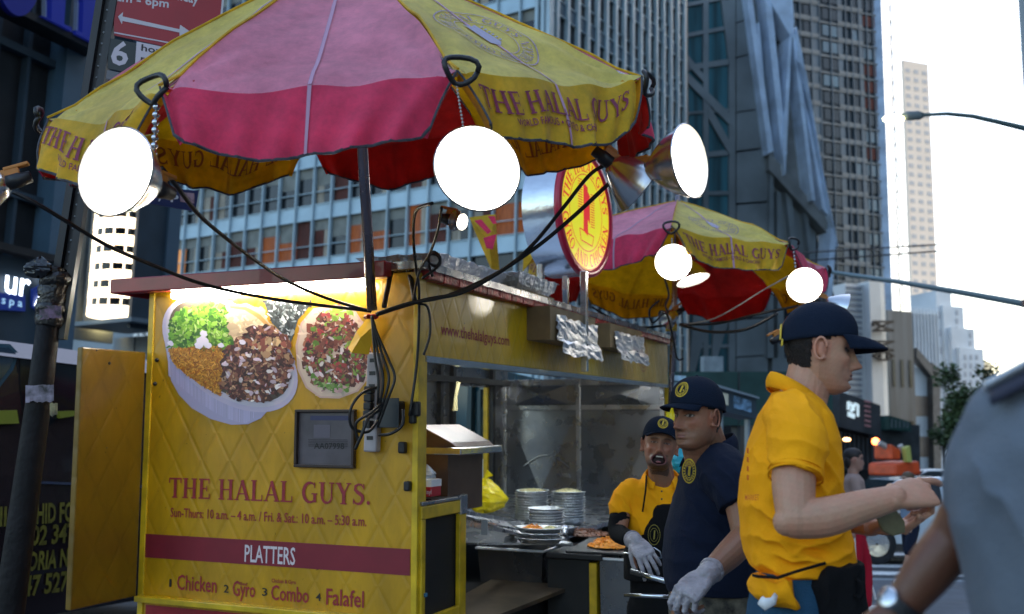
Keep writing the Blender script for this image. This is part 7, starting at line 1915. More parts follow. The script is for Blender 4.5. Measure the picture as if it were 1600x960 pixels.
hM = frame(wrN, (X(1452, 768, 2.60)-wrN), (-.15, -.75, .62))
add_hand(mb, hM, side=1, curl=(.20, .95, 1.05, 1.1), bends=(1, 1, .8), thumb=(50, 40, .35), size=1.10)
shF, elF, wrF = X(1262, 672, 3.10), X(1262, 800, 3.16), X(1362, 822, 2.86)
limb(mb, [shF, elF], [.055, .042]); limb(mb, [elF, wrF], [.044, .029])
hF = frame(wrF, X(1440, 822, 2.80)-wrF, (.05, .35, -1.0))
add_hand(mb, hF, side=1, curl=(.55, .5, .55, .6), thumb=(55, 35, .3), size=1.0)
limb(mb, [X(1245, 850, 2.84), X(1245, 1000, 2.84), X(1248, 1200, 2.84)], [.06, .06, .04]); limb(mb, [X(1255, 850, 3.0), X(1255, 1000, 3.0), X(1248, 1200, 2.98)], [.06, .06, .04])
me = remesh(mb, .0024, 2, .4); skin_color(me, H1, (.46, .235, .145), o1, hands=((hM @ Vector((.09, 0, -.02)), .06), (hF.translation, .12)))
M['skin1'] = mat_attr('light_skin', .48, bump=.12, bscale=260, sss=.08, spec=.4); link(me, 'body', M['skin1'], p1)
mb = MB(); eh = []
hair1 = lambda X_, Y_, Z_: ((X_ < -.031) & (Z_ > -.058+.0*X_) & (Z_ < .07)) | ((X_ < -.018) & (Z_ > .01) & (Z_ < .07)) | ((X_ < .018+.0*Z_) & (Z_ > -.012) & (Z_ < .07) & (X_ > -.03)) | ((X_ < .034) & (Z_ > .030) & (Z_ < .07))
hair1b = lambda X_, Y_, Z_: hair1(X_, Y_, Z_) & ~((np.abs(X_+.008) < .022) & (Z_ < .024) & (Z_ > -.05) & (np.abs(Y_) > .05))
head_patch(H1, o1, hair1b, .004, 'hair', M['hair'], p1, nz=.0035, seed=4)
cp1 = add_cap(p1, H1, M['capnavy'], tilt=.1, brim_len=.088, emblem=False, droop=.030)
mb = MB(); mb.obox(H1 @ Vector((-.116, -.03, .022)), H1.to_3x3() @ Vector((-.004, 0, 0)), H1.to_3x3() @ Vector((0, .02, 0)), H1.to_3x3() @ Vector((0, 0, .045))); mb.obox(H1 @ Vector((-.112, -.055, .0)), H1.to_3x3() @ Vector((-.004, 0, 0)), H1.to_3x3() @ Vector((0, .02, 0)), H1.to_3x3() @ Vector((0, 0, .02))); mb.build('yellow_strap', M['thread'], cp1)
# shirt
M['polo'] = cloth_mat('marigold_polo', (.92, .36, .004), 4)
mb = MB()
rows1 = [(612, 1208, 1262, .075, 0), (628, 1200, 1280, .125, 0), (650, 1190, 1293, .175, .01), (690, 1174, 1303, .200, .01), (740, 1162, 1308, .198, .01), (790, 1158, 1313, .190, .01), (835, 1160, 1322, .185, .01), (865, 1166, 1330, .182, .01), (885, 1176, 1332, .175, .01), (897, 1192, 1318, .165, .01), (900, 1200, 1300, .155, .01)]
loft(mb, side_rings(rows1, 2.9), 48, 2.3)
limb(mb, [X(1236, 648, 2.80), X(1246, 690, 2.68), X(1243, 745, 2.635)], [.082, .080, .067], ends=False); mb.ball(X(1240, 655, 2.79), .084, n=12)
limb(mb, [X(1250, 650, 3.0), X(1262, 700, 3.12), X(1264, 748, 3.15)], [.08, .082, .075], ends=False); mb.ball(X(1250, 655, 3.0), .08, n=12)
me = remesh(mb, .0045, 6, .5)
wrinkle(me, [(X(1290, 760, 2.72), .10, (1, 0, .9), .006, .030), (X(1205, 850, 2.72), .16, (.45, 0, 1), .0075, .045), (X(1300, 840, 2.72), .12, (-.5, 0, 1), .006, .036), (X(1225, 720, 2.60), .09, (.2, 0, 1), .0045, .034), (X(1265, 640, 2.72), .09, (.9, 0, .4), .004, .034), (X(1178, 700, 2.8), .14, (1, 0, .25), .005, .045), (X(1250, 880, 2.7), .10, (.1, 0, 1), .006, .026)], .006, 13, 5)
link(me, 'polo_shirt', M['polo'], p1)
def band(pts, r0, r1, name, m, par, closed=True, th=.004):
    mb = MB(); n = len(pts)
    mb.grid(lambda u, v: r0[int(round(u*(n-1)))].lerp(r1[int(round(u*(n-1)))], v), n-1, 4); return mb.build(name, m, par, smooth=True, solid=th)
# collar: a turned up band round the neck
def collar(par, c, ax, ay, up, h, flare, m, openang=40, lean=(0, 0, 0), start=0):
    N = 44; lo, hi = [], []
    for i in range(N+1):
        a = R(start+openang/2+(360-openang)*i/N); d = ax*math.cos(a)+ay*math.sin(a); lo.append(c+d); hh = h*(1-.25*math.cos(a-R(start)))
        hi.append(c+d*(1-flare)+up*hh+Vector(lean))
    mb = MB(); mb.grid(lambda u, v: lo[int(round(u*N))].lerp(hi[int(round(u*N))], v)+(lo[int(round(u*N))]-c).normalized()*.006*math.sin(v*math.pi), N, 5); a = mb.build('collar', m, par, smooth=True, solid=.005)
    mb = MB(); mb.grid(lambda u, v: (hi[int(round(u*N))]).lerp(lo[int(round(u*N))]+(lo[int(round(u*N))]-c).normalized()*(.012)-up*.010, v)+(lo[int(round(u*N))]-c).normalized()*.006*math.sin(v*math.pi), N, 5); mb.build('collar_fold', m, a, smooth=True, solid=.004)
    return a
cc = X(1243, 622, 2.9); collar(p1, cc, Vector((.070, 0, -.034)), Vector((0, .074, 0)), Vector((-.10, 0, .99)).normalized(), .034, .08, M['polo'], 46)
mb = MB()
for c0_, d_, r_ in ((X(1243, 745, 2.635), X(1243, 745, 2.635)-X(1246, 690, 2.68), .069),):
    dd = d_.normalized(); e1 = dd.cross(Vector((0, 1, 0))).normalized(); e2 = dd.cross(e1)
    for off in (0, -.016): mb.tube([c0_+dd*off+e1*r_*math.cos(2*math.pi*k/30)+e2*r_*math.sin(2*math.pi*k/30) for k in range(31)], .003, 5)
mb.build('sleeve_hem', M['polo'], p1, smooth=True)
mb = MB()     # faint red print on the back edge of the shirt
bk = lambda x, y, l=0: X(1166+x, 776-y, 2.79)+Vector((-.0, -.03-l, 0))
for k, wd in enumerate((10, 14, 9)):
    pass
Mp = MB(); Fr = Face(X(1168, 740, 2.68), Vector((1, -.35, 0)))
put_text(Mp, 'MARKET', lambda x, y, l=0: X(1164+x*22, 782-y*9, 2.728-.0022*x*22-l), 0, 0, 1, width=1, bold=.01)
for k in range(4): Mp.add([X(1167+dx, 700+k*14+dy, 2.735) for dx, dy in ((0, 0), (3, 1), (3, 9), (0, 8))], [(0, 1, 2, 3)])
Mp.build('back_print', mat('orange_red_print', (.62, .12, .01), .8), p1)
# shirt tail, knot, apron, jeans
mb = MB(); loft(mb, side_rings([(900, 1178, 1236, .10, -.03), (915, 1170, 1236, .12, -.03), (928, 1172, 1238, .12, -.03), (938, 1182, 1246, .11, -.03), (946, 1200, 1250, .09, -.03)], 2.86), 36, 2.2)
me = remesh(mb, .005, 4); wrinkle(me, [(X(1205, 918, 2.74), .08, (1, 0, .3), .006, .03)], .006, 20, 9); link(me, 'shirt_tail', M['polo'], p1)
M['apron'] = cloth_mat('black_apron', (.005, .005, .006), 4)
mb = MB(); loft(mb, side_rings([(872, 1252, 1334, .190, .01), (880, 1238, 1336, .194, .01), (905, 1222, 1338, .197, .01), (960, 1238, 1342, .20, .01), (1050, 1235, 1350, .21, .01), (1200, 1230, 1352, .22, .01)], 2.9), 40, 2.5)
me = remesh(mb, .006, 5); wrinkle(me, [(X(1300, 930, 2.7), .15, (1, 0, .1), .006, .05)], .006, 12, 2); link(me, 'apron', M['apron'], p1)
mb = MB(); mb.tube([X(1176, 899, 2.82), X(1184, 901, 2.75), X(1215, 903, 2.70), X(1245, 893, 2.69), X(1290, 880, 2.70)], .004, 6, flat=.5)
mb.tube([X(1338, 905, 2.72), X(1347, 912, 2.7), X(1350, 925, 2.7), X(1344, 935, 2.7), X(1336, 930, 2.72)], .006, 6); mb.build('apron_string', M['apron'], p1, smooth=True)
M['jeans'] = cloth_mat('blue_jeans', (.02, .07, .13), 6, .4)
mb = MB(); loft(mb, side_rings([(880, 1196, 1310, .135, .01), (905, 1180, 1320, .155, .01), (950, 1172, 1330, .165, .01), (1020, 1168, 1335, .175, .01)], 2.9), 40)
for dy in (-.09, .09): 
    a = X(1248, 1000, 2.9+dy); f_ = Vector((a.x-.02, 2.9+dy, .09)); limb(mb, [a, a.lerp(f_, .5), f_], [.095, .072, .06])
me = remesh(mb, .007, 4); wrinkle(me, [], .006, 18, 3); link(me, 'jeans', M['jeans'], p1)
mb = MB(); mb.tube([X(1188, 938, 2.70), X(1196, 945, 2.69), X(1208, 940, 2.69), X(1212, 930, 2.70)], [.014, .018, .013, .009], 8, flat=.5); mb.build('white_rag', M['white'], p1, smooth=True)
mb = MB()
for dy in (-.09, .09):
    a = X(1248, 1000, 2.9+dy); limb(mb, [(a.x-.09, 2.9+dy, .045), (a.x+.02, 2.9+dy, .05), (a.x+.17, 2.9+dy, .035)], [.045, .048, .032])
mb.build('shoes', M['black'], p1, smooth=True)
# banknotes in the far hand
bn = thing('banknote_bundle', 'folded bundle of green banknotes held in the far hand', 'banknotes', tuple(X(1402, 812, 2.75)))
mb = MB(); g = random.Random(4)
for k in range(8):
    sh_ = Vector((0, g.uniform(-.002, .002), -.0022*k)); q = [X(1368+k, 803+k*1.2, 2.74), X(1400+k*.5, 797+k, 2.72), X(1414, 816+k, 2.72), X(1396, 832-k*.5, 2.73), X(1380, 828-k, 2.74)]
    mb.prism([p+sh_ for p in q], Vector((.002, .004, -.0014))+Vector((0, .012*(k % 2), 0)))
mb.build('notes', mat('banknote_green', (.17, .16, .085), .7, nscale=14, namt=.35), bn)
mb = MB(); mb.prism([X(1388, 800, 2.74), X(1404, 794, 2.74), X(1408, 801, 2.74), X(1396, 806, 2.74)], Vector((0, .01, 0))); mb.build('white_slip', M['white'], bn)

# ======= person 2: stout man in navy =======
p2 = thing('person', 'stout man in navy polo and navy cap with round emblem, reaching down with gloved hand', 'person', (P(1110, 900, 3.85).x, 3.85, 0))
H2 = frame(P(1088, 652, 3.72), (-.80, -.60, -.02), (.02, 0, 1))
o2 = dict(nose=1.45, stubble=.5, wide=1.02, jowl=.07, gaze=.1, lip=(.24, .085, .075), squint=.8)
Y2 = 3.85
def r2(rows): 
    out = []
    for py, xl, xr, hw in rows:
        a, b = P(xl, py, Y2), P(xr, py, Y2); out.append(((a+b)/2, (b-a)/2, ey_*hw))
    return out
mb = MB(); add_head(mb, H2, o2)
limb(mb, [P(1112, 735, Y2), P(1108, 705, 3.82), H2 @ Vector((-.03, 0, -.04))], [.07, .072, .068]); limb(mb, [P(1100, 725, 3.80), H2 @ Vector((.015, 0, -.085))], [.07, .050])
loft(mb, r2([(720, 1075, 1150, .12), (760, 1065, 1160, .15), (900, 1060, 1165, .15)]))
sh2, el2, wr2 = P(1135, 735, 3.62), P(1166, 838, 3.50), P(1103, 900, 3.30)
limb(mb, [sh2, P(1156, 790, 3.545), el2], [.050, .052, .048]); limb(mb, [el2, el2.lerp(wr2, .45)+Vector((0, 0, -.005)), wr2], [.049, .046, .031])
h2 = frame(wr2, P(1048, 950, 3.22)-wr2, (-.55, -.75, .35)); add_hand(mb, h2, side=-1, curl=(.75, .8, .85, .9), thumb=(30, 40, .3), size=1.02)
limb(mb, [P(1105, 750, 4.0), P(1075, 830, 4.12), P(1060, 880, 4.05)], [.06, .05, .04])
limb(mb, [P(1085, 900, 3.8), P(1085, 1150, 3.8)], [.09, .07]); limb(mb, [P(1130, 900, 3.95), P(1130, 1150, 3.95)], [.09, .07])
me = remesh(mb, .0027, 2, .4); skin_color(me, H2, (.27, .125, .07), o2, hands=()); M['skin2'] = mat_attr('tan_skin', .5, bump=.12, bscale=240, sss=.06, spec=.4); link(me, 'body', M['skin2'], p2)
hair2 = lambda X_, Y_, Z_: (((X_ < -.022) & (Z_ > -.055) & (Z_ < .07)) | ((X_ < .022) & (Z_ > -.005) & (Z_ < .07))) & ~((np.abs(X_+.008) < .024) & (Z_ < .024) & (np.abs(Y_) > .05))
head_patch(H2, o2, hair2, .0025, 'hair', mat('short_black_hair', (.012, .010, .010), .6, nscale=150, namt=.6), p2, nz=.0012, seed=2)
add_cap(p2, H2, M['capnavy'], tilt=.0, brim_len=.070, droop=.012, scale=1.05, emblem_y=.018)
M['navy'] = cloth_mat('navy_polo', (.005, .009, .024), 4)
mb = MB(); loft(mb, r2([(697, 1085, 1125, .075), (708, 1074, 1143, .12), (722, 1068, 1160, .17), (750, 1062, 1172, .205), (790, 1050, 1180, .215), (830, 1040, 1184, .215), (870, 1036, 1186, .21), (905, 1038, 1184, .205), (925, 1044, 1178, .195)]), 48, 2.3)
limb(mb, [P(1125, 728, 3.72), P(1142, 755, 3.60), P(1156, 793, 3.545)], [.09, .092, .078], ends=False); mb.ball(P(1125, 730, 3.72), .09, n=12)
limb(mb, [P(1105, 730, 4.0), P(1080, 790, 4.12)], [.09, .08])
me = remesh(mb, .005, 6); wrinkle(me, [(P(1100, 800, 3.6), .16, (.8, 0, .6), .006, .05), (P(1070, 880, 3.6), .14, (.2, 0, 1), .004, .05), (P(1135, 745, 3.5), .08, (.7, 0, .6), .005, .035)], .007, 12, 8); link(me, 'polo_shirt', M['navy'], p2)
c2_ = P(1108, 712, 3.82); collar(p2, c2_, Vector((-.095, -.02, -.035)), Vector((.02, -.095, 0)), Vector((.12, .0, 1)).normalized(), .045, .12, M['navy'], 50)
mb = MB(); ft2 = lambda x, y, l=0: P(1074+x*1.0, 736-y, 3.66)+Vector((0, -.035+.0013*x, 0))
ring2d(mb, lambda x, y, l=0: ft2(x*.62, y), 0, 0, 17, 19.5, 26); ring2d(mb, lambda x, y, l=0: ft2(x*.62, y), 0, 0, 10, 11, 22)
for k in range(20):
    a = 2*math.pi*k/20; mb.add([ft2(.62*q*math.cos(a+w_), q*math.sin(a+w_)) for q, w_ in ((12, -.1), (15.6, -.1), (15.6, .1), (12, .1))], [(0, 1, 2, 3)])
mb.add([ft2(x, y) for x, y in ((-2.5, -7), (1.5, -8), (3, 7), (-1, 8))], [(0, 1, 2, 3)]); mb.build('chest_emblem', M['thread'], p2)
# glove
M['glove'] = mat('thin_white_glove', (.34, .31, .33), .35, nscale=30, namt=.25, bump=.5, bscale=60, sss=.1)
def glove(par, Mh, wrist_dir, **kw):
    mb = MB(); kw = dict(kw); kw['size'] = kw.get('size', 1.0)*1.13; add_hand(mb, Mh @ Matrix.Translation((-.004, 0, 0)), **kw); c = Mh.translation; d = wrist_dir.normalized()
    limb(mb, [c+d*.045, c+d*.02, c], [.038, .037, .036]); me = remesh(mb, .0028, 2, .4); wrinkle(me, [], .002, 120, 6); g_ = link(me, 'glove', M['glove'], par)
    mb = MB(); e1 = d.cross(Vector((0, 0, 1))).normalized(); e2 = d.cross(e1)
    for off in (.044, .036): mb.tube([c+d*off+e1*.0385*math.cos(2*math.pi*k/24)+e2*.0385*math.sin(2*math.pi*k/24) for k in range(25)], .0035, 6)
    mb.build('rolled_cuff', M['glove'], g_, smooth=True)
glove(p2, h2, el2-wr2, side=-1, curl=(.75, .8, .85, .9), thumb=(30, 40, .3), size=1.02)
M['camo'] = mat('camouflage_cloth', (.075, .065, .045), .85, nscale=26, namt=1.0, bump=.2, bscale=200)
mb = MB(); loft(mb, r2([(915, 1048, 1176, .18), (960, 1046, 1178, .19), (1040, 1050, 1178, .19)]))
for dx, dy in ((-.08, -.06), (.08, .08)):
    a = P(1112, 1030, Y2)+Vector((dx, dy, 0)); limb(mb, [a, Vector((a.x, a.y, .5)), Vector((a.x, a.y, .08))], [.11, .08, .065])
me = remesh(mb, .008, 4); wrinkle(me, [], .008, 16, 3); link(me, 'camouflage_trousers', M['camo'], p2)
mb = MB(); a = P(1112, 1030, Y2)
for dx, dy in ((-.08, -.06), (.08, .08)): limb(mb, [(a.x+dx+.06, a.y+dy+.03, .045), (a.x+dx-.16, a.y+dy-.06, .04)], [.05, .04])
mb.build('shoes', M['black'], p2, smooth=True)

# ======= person 3: laughing man =======
p3 = thing('person', 'laughing man in yellow polo, black apron and cap leaning over the steel bin', 'person', (P(1030, 850, 5.0).x, 5.0, 0))
H3 = frame(P(1031, 697, 4.88), (-.10, -.985, .14), (.13, 0.1, 1))
o3 = dict(nose=1.15, stubble=.35, beard=.9, open=1.0, wide=1.02, squint=.45, lip=(.30, .10, .10))
Y3 = 5.0
def r3(rows, Y=Y3):
    out = []
    for py, xl, xr, hw in rows:
        a, b = P(xl, py, Y), P(xr, py, Y); out.append(((a+b)/2, (b-a)/2, ey_*hw))
    return out
mb = MB(); add_head(mb, H3, o3); limb(mb, [P(1034, 772, 5.0), P(1034, 750, 4.97), H3 @ Vector((-.03, 0, -.05))], [.08, .064, .058]); limb(mb, [P(1034, 755, 4.95), H3 @ Vector((.01, 0, -.08))], [.06, .045])
loft(mb, r3([(768, 1000, 1065, .07), (880, 1000, 1068, .08)]))
sh3, el3, wr3 = P(980, 772, 4.98), P(966, 832, 4.92), P(993, 846, 4.70)
limb(mb, [sh3, el3], [.042, .038]); limb(mb, [el3, wr3], [.040, .028])
h3 = frame(wr3, P(1014, 876, 4.60)-wr3, (-.2, -.75, .55)); add_hand(mb, h3, side=-1, curl=(.45, .5, .45, .5), thumb=(35, 30, .2), spread=.10)
sh3b = P(1095, 765, 4.98); limb(mb, [sh3b, P(1104, 835, 4.9), P(1085, 870, 4.75)], [.05, .042, .03])
limb(mb, [P(1012, 880, 5.0), P(1010, 1000, 5.0)], [.06, .06]); limb(mb, [P(1060, 880, 5.0), P(1060, 1000, 5.0)], [.08, .06])
me = remesh(mb, .0029, 1, .4); skin_color(me, H3, (.29, .13, .075), o3); link(me, 'body', M['skin2'], p3)
mb = MB(); T3 = lambda x, y, z: H3 @ Vector((x, y, z))
for k in range(8):
    y = -.0150+k*.0041; mb.obox(T3(.070-.30*abs(y), y, -.0660), H3.to_3x3() @ Vector((.004, 0, 0)), H3.to_3x3() @ Vector((0, .0040, 0)), H3.to_3x3() @ Vector((0, 0, .0075)))
mb.build('teeth', mat('teeth', (.62, .55, .45), .35), p3, bevel=.001)
mb = MB(); mb.ball(T3(.058, 0, -.086), .012, .013, .005, n=8, M=H3.to_3x3()); mb.build('tongue', mat('tongue_pink', (.40, .14, .14), .4), p3, smooth=True)
hair3 = lambda X_, Y_, Z_: (((X_ < -.022) & (Z_ > -.05) & (Z_ < .07)) | ((X_ < .018) & (Z_ > .0) & (Z_ < .07))) & ~((np.abs(X_+.008) < .024) & (Z_ < .024) & (np.abs(Y_) > .05))
head_patch(H3, o3, hair3, .0025, 'hair', bpy.data.materials['short_black_hair'], p3, nz=.0012, seed=2)
add_cap(p3, H3, M['capnavy'], tilt=.0, brim_len=.060, droop=.004, emblem=True)
mb = MB(); loft(mb, r3([(744, 1012, 1056, .06), (750, 996, 1074, .09), (760, 978, 1092, .11), (785, 972, 1098, .125), (820, 978, 1092, .13), (860, 980, 1090, .135), (900, 980, 1090, .135)]), 44, 2.3)
limb(mb, [P(986, 765, 4.98), P(972, 785, 4.97), P(970, 806, 4.95)], [.062, .062, .058], ends=False); mb.ball(P(988, 766, 4.98), .060, n=10)
limb(mb, [P(1082, 765, 4.98), P(1096, 805, 4.95)], [.062, .058])
me = remesh(mb, .0055, 5); wrinkle(me, [(P(985, 800, 4.9), .12, (.8, 0, .5), .006, .04), (P(1050, 780, 4.9), .08, (.6, 0, .7), .005, .035)], .007, 14, 4); link(me, 'polo_shirt', M['polo'], p3)
collar(p3, P(1034, 752, 4.96), Vector((0, -.085, -.03)), Vector((.088, 0, 0)), Vector((0, 0, 1)), .034, .12, M['polo'], 60)
mb = MB()
for k in range(2): mb.ball(P(1034, 768+k*12, 4.858), .005, n=5)
mb.build('button', mat('brown_button', (.12, .05, .02), .4), p3)
mb = MB(); loft(mb, r3([(786, 1012, 1062, .128), (795, 1004, 1068, .134), (815, 996, 1080, .138), (842, 984, 1092, .142), (862, 975, 1094, .150), (905, 975, 1094, .152)], 4.995), 44, 2.6)
me = remesh(mb, .006, 3); ap3 = link(me, 'apron', M['apron'], p3)
mb = MB(); mb.tube([P(1010, 745, 4.92), P(1009, 765, 4.862), P(1004, 800, 4.853)], .012, 6, flat=.35); mb.tube([P(1060, 745, 4.92), P(1062, 765, 4.865), P(1064, 795, 4.858)], .012, 6, flat=.35); mb.build('apron_strap', M['apron'], ap3, smooth=True)
mb = MB(); fr3 = lambda x, y, l=0: P(1022+x, 836-y, 4.845)
ring2d(mb, lambda x, y, l=0: fr3(x*.6, y), 0, 0, 15, 16.2, 26); ring2d(mb, lambda x, y, l=0: fr3(x*.6, y), 0, 0, 10, 10.8, 22); mb.add([fr3(x, y) for x, y in ((-1.5, -7), (1, -7), (2, 7), (0, 7))], [(0, 1, 2, 3)]); mb.build('apron_emblem', mat('dim_gold_thread', (.25, .20, .03), .8), ap3)
mb = MB(); limb(mb, [P(969, 806, 4.95), el3, el3.lerp(wr3, .75)], [.050, .047, .036]); sl_ = mb.build('arm_sleeve', M['apron'], p3, smooth=True)
mb = MB(); fs3 = lambda x, y, l=0: P(974+x, 831-y, 4.868)
for k in range(14):
    a = 2*math.pi*k/14; mb.add([fs3(q*math.cos(a+w_), .8*q*math.sin(a+w_)) for q, w_ in ((6.5, -.12), (9, -.12), (9, .14), (6.5, .14))], [(0, 1, 2, 3)])
mb.build('sleeve_print', bpy.data.materials['dim_gold_thread'], sl_)
glove(p3, h3, el3-wr3, side=-1, curl=(.45, .5, .45, .5), thumb=(35, 30, .2), spread=.10)
mb = MB(); loft(mb, r3([(890, 985, 1088, .13), (960, 985, 1088, .13)]))
for x in (1008, 1062):
    a = P(x, 950, 5.0); limb(mb, [a, Vector((a.x, a.y, .4)), Vector((a.x, a.y, .08))], [.09, .075, .06])
me = remesh(mb, .009, 3); link(me, 'trousers', M['apron'], p3)

# ======= person 4: passer-by in grey, close, cut by the frame =======
p4 = thing('person', 'customer in grey T-shirt with bare brown arm and watch, cut off by the right edge', 'person', (P(1680, 900, 1.35).x, 1.35, 0))
Y4 = 1.34
H4 = frame(P(1728, 420, Y4), (-.75, .65, 0)); o4 = dict(stubble=.2, gaze=0)
mb = MB(); add_head(mb, H4, o4); limb(mb, [P(1690, 640, Y4), P(1705, 560, Y4), H4 @ Vector((-.02, 0, -.05))], [.08, .058, .058])
def r4(rows):
    out = []
    for py, xl, xr, hw in rows:
        a, b = P(xl, py, Y4), P(xr, py, Y4); out.append(((a+b)/2, (b-a)/2, ey_*hw))
    return out
loft(mb, r4([(640, 1560, 1830, .10), (1000, 1600, 1830, .11)]))
sh4, el4, wr4 = P(1560, 700, 1.40), P(1494, 838, 1.47), P(1400, 960, 1.50)
limb(mb, [sh4, P(1526, 780, 1.44), el4], [.045, .042, .036]); limb(mb, [el4, el4.lerp(wr4, .4), wr4, wr4+(wr4-el4)*.15], [.036, .035, .025, .025])
h4 = frame(wr4, wr4-el4, (-.3, -.9, .2)); add_hand(mb, h4 @ Matrix.Translation((.01, 0, 0)), side=1, curl=(.5, .5, .5, .5))
limb(mb, [P(1800, 700, 1.45), P(1860, 900, 1.45), P(1850, 1100, 1.4)], [.055, .045, .03])
limb(mb, [P(1650, 1000, Y4), Vector((P(1650, 1000, Y4).x, Y4, .1))], [.09, .05]); limb(mb, [P(1780, 1000, Y4), Vector((P(1780, 1000, Y4).x, Y4, .1))], [.09, .05])
me = remesh(mb, .0035, 3); skin_color(me, H4, (.12, .042, .020), o4); link(me, 'body', mat_attr('brown_skin', .45, bump=.1, bscale=240, sss=.05), p4)
head_patch(H4, o4, lambda a, b, c: ((a < -.015) & (c > -.06)) | (c > .045) | ((a < .03) & (c > .01)), .006, 'hair', M['hair'], p4, nz=.004, seed=6)
M['greytee'] = cloth_mat('blue_grey_jersey', (.135, .155, .185), 5, .35)
mb = MB(); loft(mb, r4([(578, 1620, 1790, .07), (606, 1575, 1840, .10), (640, 1530, 1870, .12), (700, 1506, 1890, .13), (740, 1496, 1885, .13), (820, 1496, 1880, .13), (880, 1514, 1870, .13), (930, 1526, 1865, .13), (1000, 1545, 1860, .14), (1150, 1550, 1860, .14)]), 44, 2.3)
limb(mb, [P(1592, 668, 1.34), P(1548, 730, 1.38), P(1530, 800, 1.42)], [.070, .060, .050], ends=False); mb.ball(P(1592, 668, 1.34), .071, n=12)
limb(mb, [P(1815, 655, 1.42), P(1850, 800, 1.45)], [.07, .06])
me = remesh(mb, .0045, 6); wrinkle(me, [(P(1515, 790, 1.2), .06, (1, 0, .5), .005, .022), (P(1540, 850, 1.25), .09, (.9, 0, .3), .006, .03)], .004, 18, 7); link(me, 'grey_shirt', M['greytee'], p4)
mb = MB(); mb.grid(lambda u, v: P(1538+u*85, 612-u*46-v*12, 1.33-.03*v), 10, 3); cl4 = mb.build('pale_collar', mat('pale_jersey', (.50, .54, .60), .8), p4, solid=.006, smooth=True)
mb = MB(); mb.grid(lambda u, v: P(1548+u*90, 630-u*46-v*16, 1.265+.035*v), 10, 3); mb.build('dark_strap', mat('dark_strap', (.012, .014, .03), .8), p4, solid=.008, smooth=True)
wtc = thing('wrist_watch', 'dark wrist watch with round glinting face on the brown arm', 'watch', tuple(wr4))
wd = (wr4-el4).normalized(); e1 = wd.cross(Vector((0, 1, 0))).normalized(); e2 = wd.cross(e1); wc = el4.lerp(wr4, .90)
mb = MB(); mb.smooth = True
for off in (-.006, 0, .006): mb.tube([wc+wd*off+e1*.0305*math.cos(2*math.pi*k/28)+e2*.0305*math.sin(2*math.pi*k/28) for k in range(29)], .0045, 6)
mb.build('band', M['black'], wtc)
fd = (Vector((0, 0, CAMH))-wc).normalized(); fd = (fd-wd*fd.dot(wd)).normalized(); Mw = Matrix.Translation(wc+(fd*.5+e1*(1 if e1.z > 0 else -1)*.6).normalized()*.034) @ (fd*.5+e1*(1 if e1.z > 0 else -1)*.6).normalized().to_track_quat('Z', 'Y').to_matrix().to_4x4()
mb = MB(); mb.lathe([(.001, .004), (.013, .004), (.016, .002), (.016, -.006)], 20, Mw); mb.build('face', M['steel_br'], wtc, smooth=True)
mb = MB(); loft(mb, r4([(1120, 1560, 1855, .13), (1200, 1560, 1855, .14)]))
for x in (1640, 1790):
    a = P(x, 1180, Y4); limb(mb, [a, Vector((a.x, a.y, .4)), Vector((a.x, a.y, .06))], [.085, .07, .06])
me = remesh(mb, .009, 3); link(me, 'trousers', M['apron'], p4)

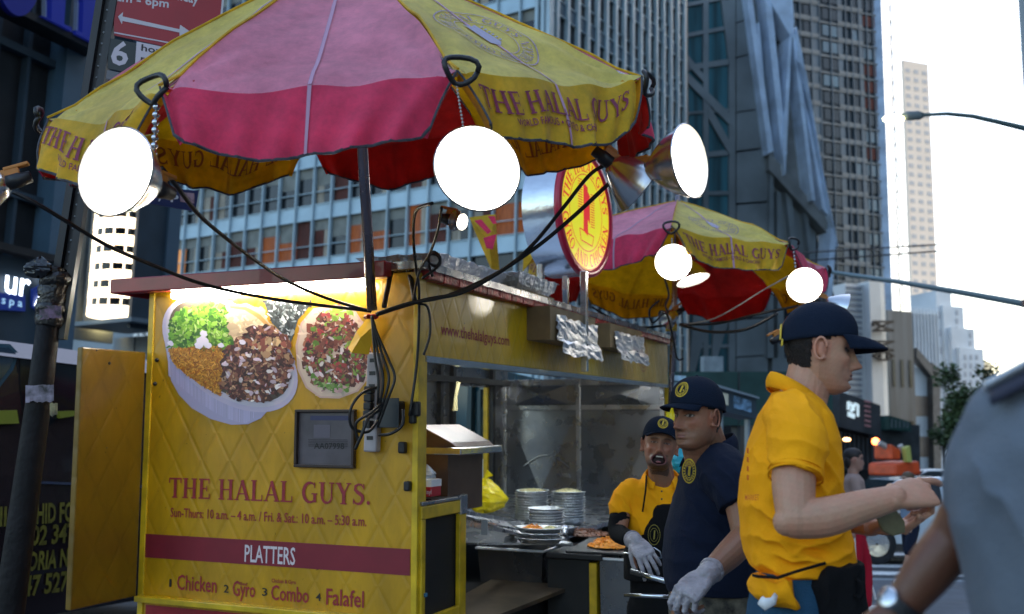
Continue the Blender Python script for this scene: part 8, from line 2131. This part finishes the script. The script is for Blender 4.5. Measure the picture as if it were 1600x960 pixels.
# ======= pedestrians in the street =======
def walker(label, px, pyfoot, Y, hgt, face, hairc, skin, top, bottom, bare_legs=False, stride=.22, extra=None):
    b = P(px, pyfoot, Y); gz = -.14 if Y > 13.2 else 0; base = Vector((b.x, b.y, gz)); k = hgt/1.75; t = thing('person', label, 'person', tuple(base))
    f = Vector(face).normalized(); s = Vector((-f.y, f.x, 0)); Q = lambda a, c, z: base+f*a*k+s*c*k+Vector((0, 0, z*k))
    Hh = frame(Q(.02, 0, 1.62), f); Hh = Hh @ Matrix.Scale(k, 4); oo = dict(stubble=.1)
    mb = MB(); add_head(mb, Hh, oo); limb(mb, [Q(0, 0, 1.40), Q(.0, 0, 1.56)], [.06*k, .055*k]); loft(mb, [(Q(0, 0, z), f*.08*k, s*.14*k) for z in (.95, 1.2, 1.42)])
    for sd in (-1, 1):
        limb(mb, [Q(0, sd*.19, 1.40), Q(-.04*sd, sd*.24, 1.12), Q(.10*sd+.05, sd*.24, .90)], [.045*k, .036*k, .026*k]); mb.ball(Q(.10*sd+.06, sd*.24, .84), .035*k, .025*k, .05*k, n=7)
        limb(mb, [Q(0, sd*.09, .92), Q(.06*sd+.04, sd*.10, .50), Q(stride*sd, sd*.10, .08)], [.075*k, .052*k, .038*k])
    me = remesh(mb, .012, 2); skin_color(me, Hh, skin, oo); link(me, 'body', mat_attr('skin_far_'+label[:6], .5), t)
    mb = MB(); mb.ball(Hh @ Vector((-.02, 0, .045)), .105*k, .086*k, .085*k, n=9, M=frame((0, 0, 0), f).to_3x3()); mb.ball(Hh @ Vector((-.07, 0, -.01)), .05*k, .075*k, .09*k, n=8, M=frame((0, 0, 0), f).to_3x3()); mb.build('hair', mat('hair_far_'+label[:6], hairc, .6, nscale=60), t, smooth=True)
    mb = MB(); loft(mb, [(Q(0, 0, z), f*a*k, s*w*k) for z, a, w in ((.90, .12, .17), (1.05, .12, .16), (1.25, .125, .185), (1.40, .11, .19), (1.47, .06, .10))])
    for sd in (-1, 1): limb(mb, [Q(0, sd*.18, 1.40), Q(-.03*sd, sd*.23, 1.20)], [.06*k, .055*k])
    me = remesh(mb, .014, 3); wrinkle(me, [], .006, 18, 3); link(me, 'shirt', cloth_mat('shirt_far_'+label[:6], top), t)
    mb = MB(); z1 = .50 if bare_legs else .10; loft(mb, [(Q(0, 0, z), f*.12*k, s*.17*k) for z in (.84, .94)])
    for sd in (-1, 1):
        e = Q((stride*sd if not bare_legs else .06*sd+.04), sd*.10, z1); limb(mb, [Q(0, sd*.09, .88), Q(.06*sd+.04, sd*.10, .52), e] if not bare_legs else [Q(0, sd*.09, .88), e], [.095*k, .075*k, .065*k] if not bare_legs else [.098*k, .085*k])
    me = remesh(mb, .014, 3); link(me, 'shorts' if bare_legs else 'trousers', cloth_mat('trousers_far_'+label[:6], bottom), t)
    mb = MB()
    for sd in (-1, 1): limb(mb, [Q(stride*sd-.06, sd*.10, .05), Q(stride*sd+.14, sd*.10, .035)], [.05*k, .04*k])
    mb.build('shoes', M['white'], t, smooth=True)
    if extra: extra(t, Q, k)
    return t
def stripe(t, Q, k):
    mb = MB()
    for sd in (-1, 1): mb.tube([Q(.02*sd-.0, sd*.175, .86), Q(.06*sd+.04, sd*.175, .52), Q(.22*sd*.95, sd*.155, .14)], .014*k, 6); 
    mb.build('white_stripe', M['white'], t)
    mb = MB(); mb.tube([Q(.0, .21, 1.40), Q(.06, .1, 1.36), Q(.06, -.1, 1.36), Q(0, -.21, 1.40)], .02, 6); mb.build('white_strap', M['white'], t)
walker('woman in red track pants with white stripe, half hidden by the man in yellow', 1339, 948, 10.2, 1.62, (1, -.25, 0), (.015, .01, .01), (.36, .2, .15), (.35, .25, .22), (.42, .012, .03), stride=.10, extra=stripe)
walker('child in dark shorts walking behind the exchanging hands', 1425, 905, 12.9, 1.38, (-1, -.2, 0), (.10, .06, .03), (.45, .27, .2), (.25, .32, .42), (.015, .02, .04), bare_legs=True, stride=.20)
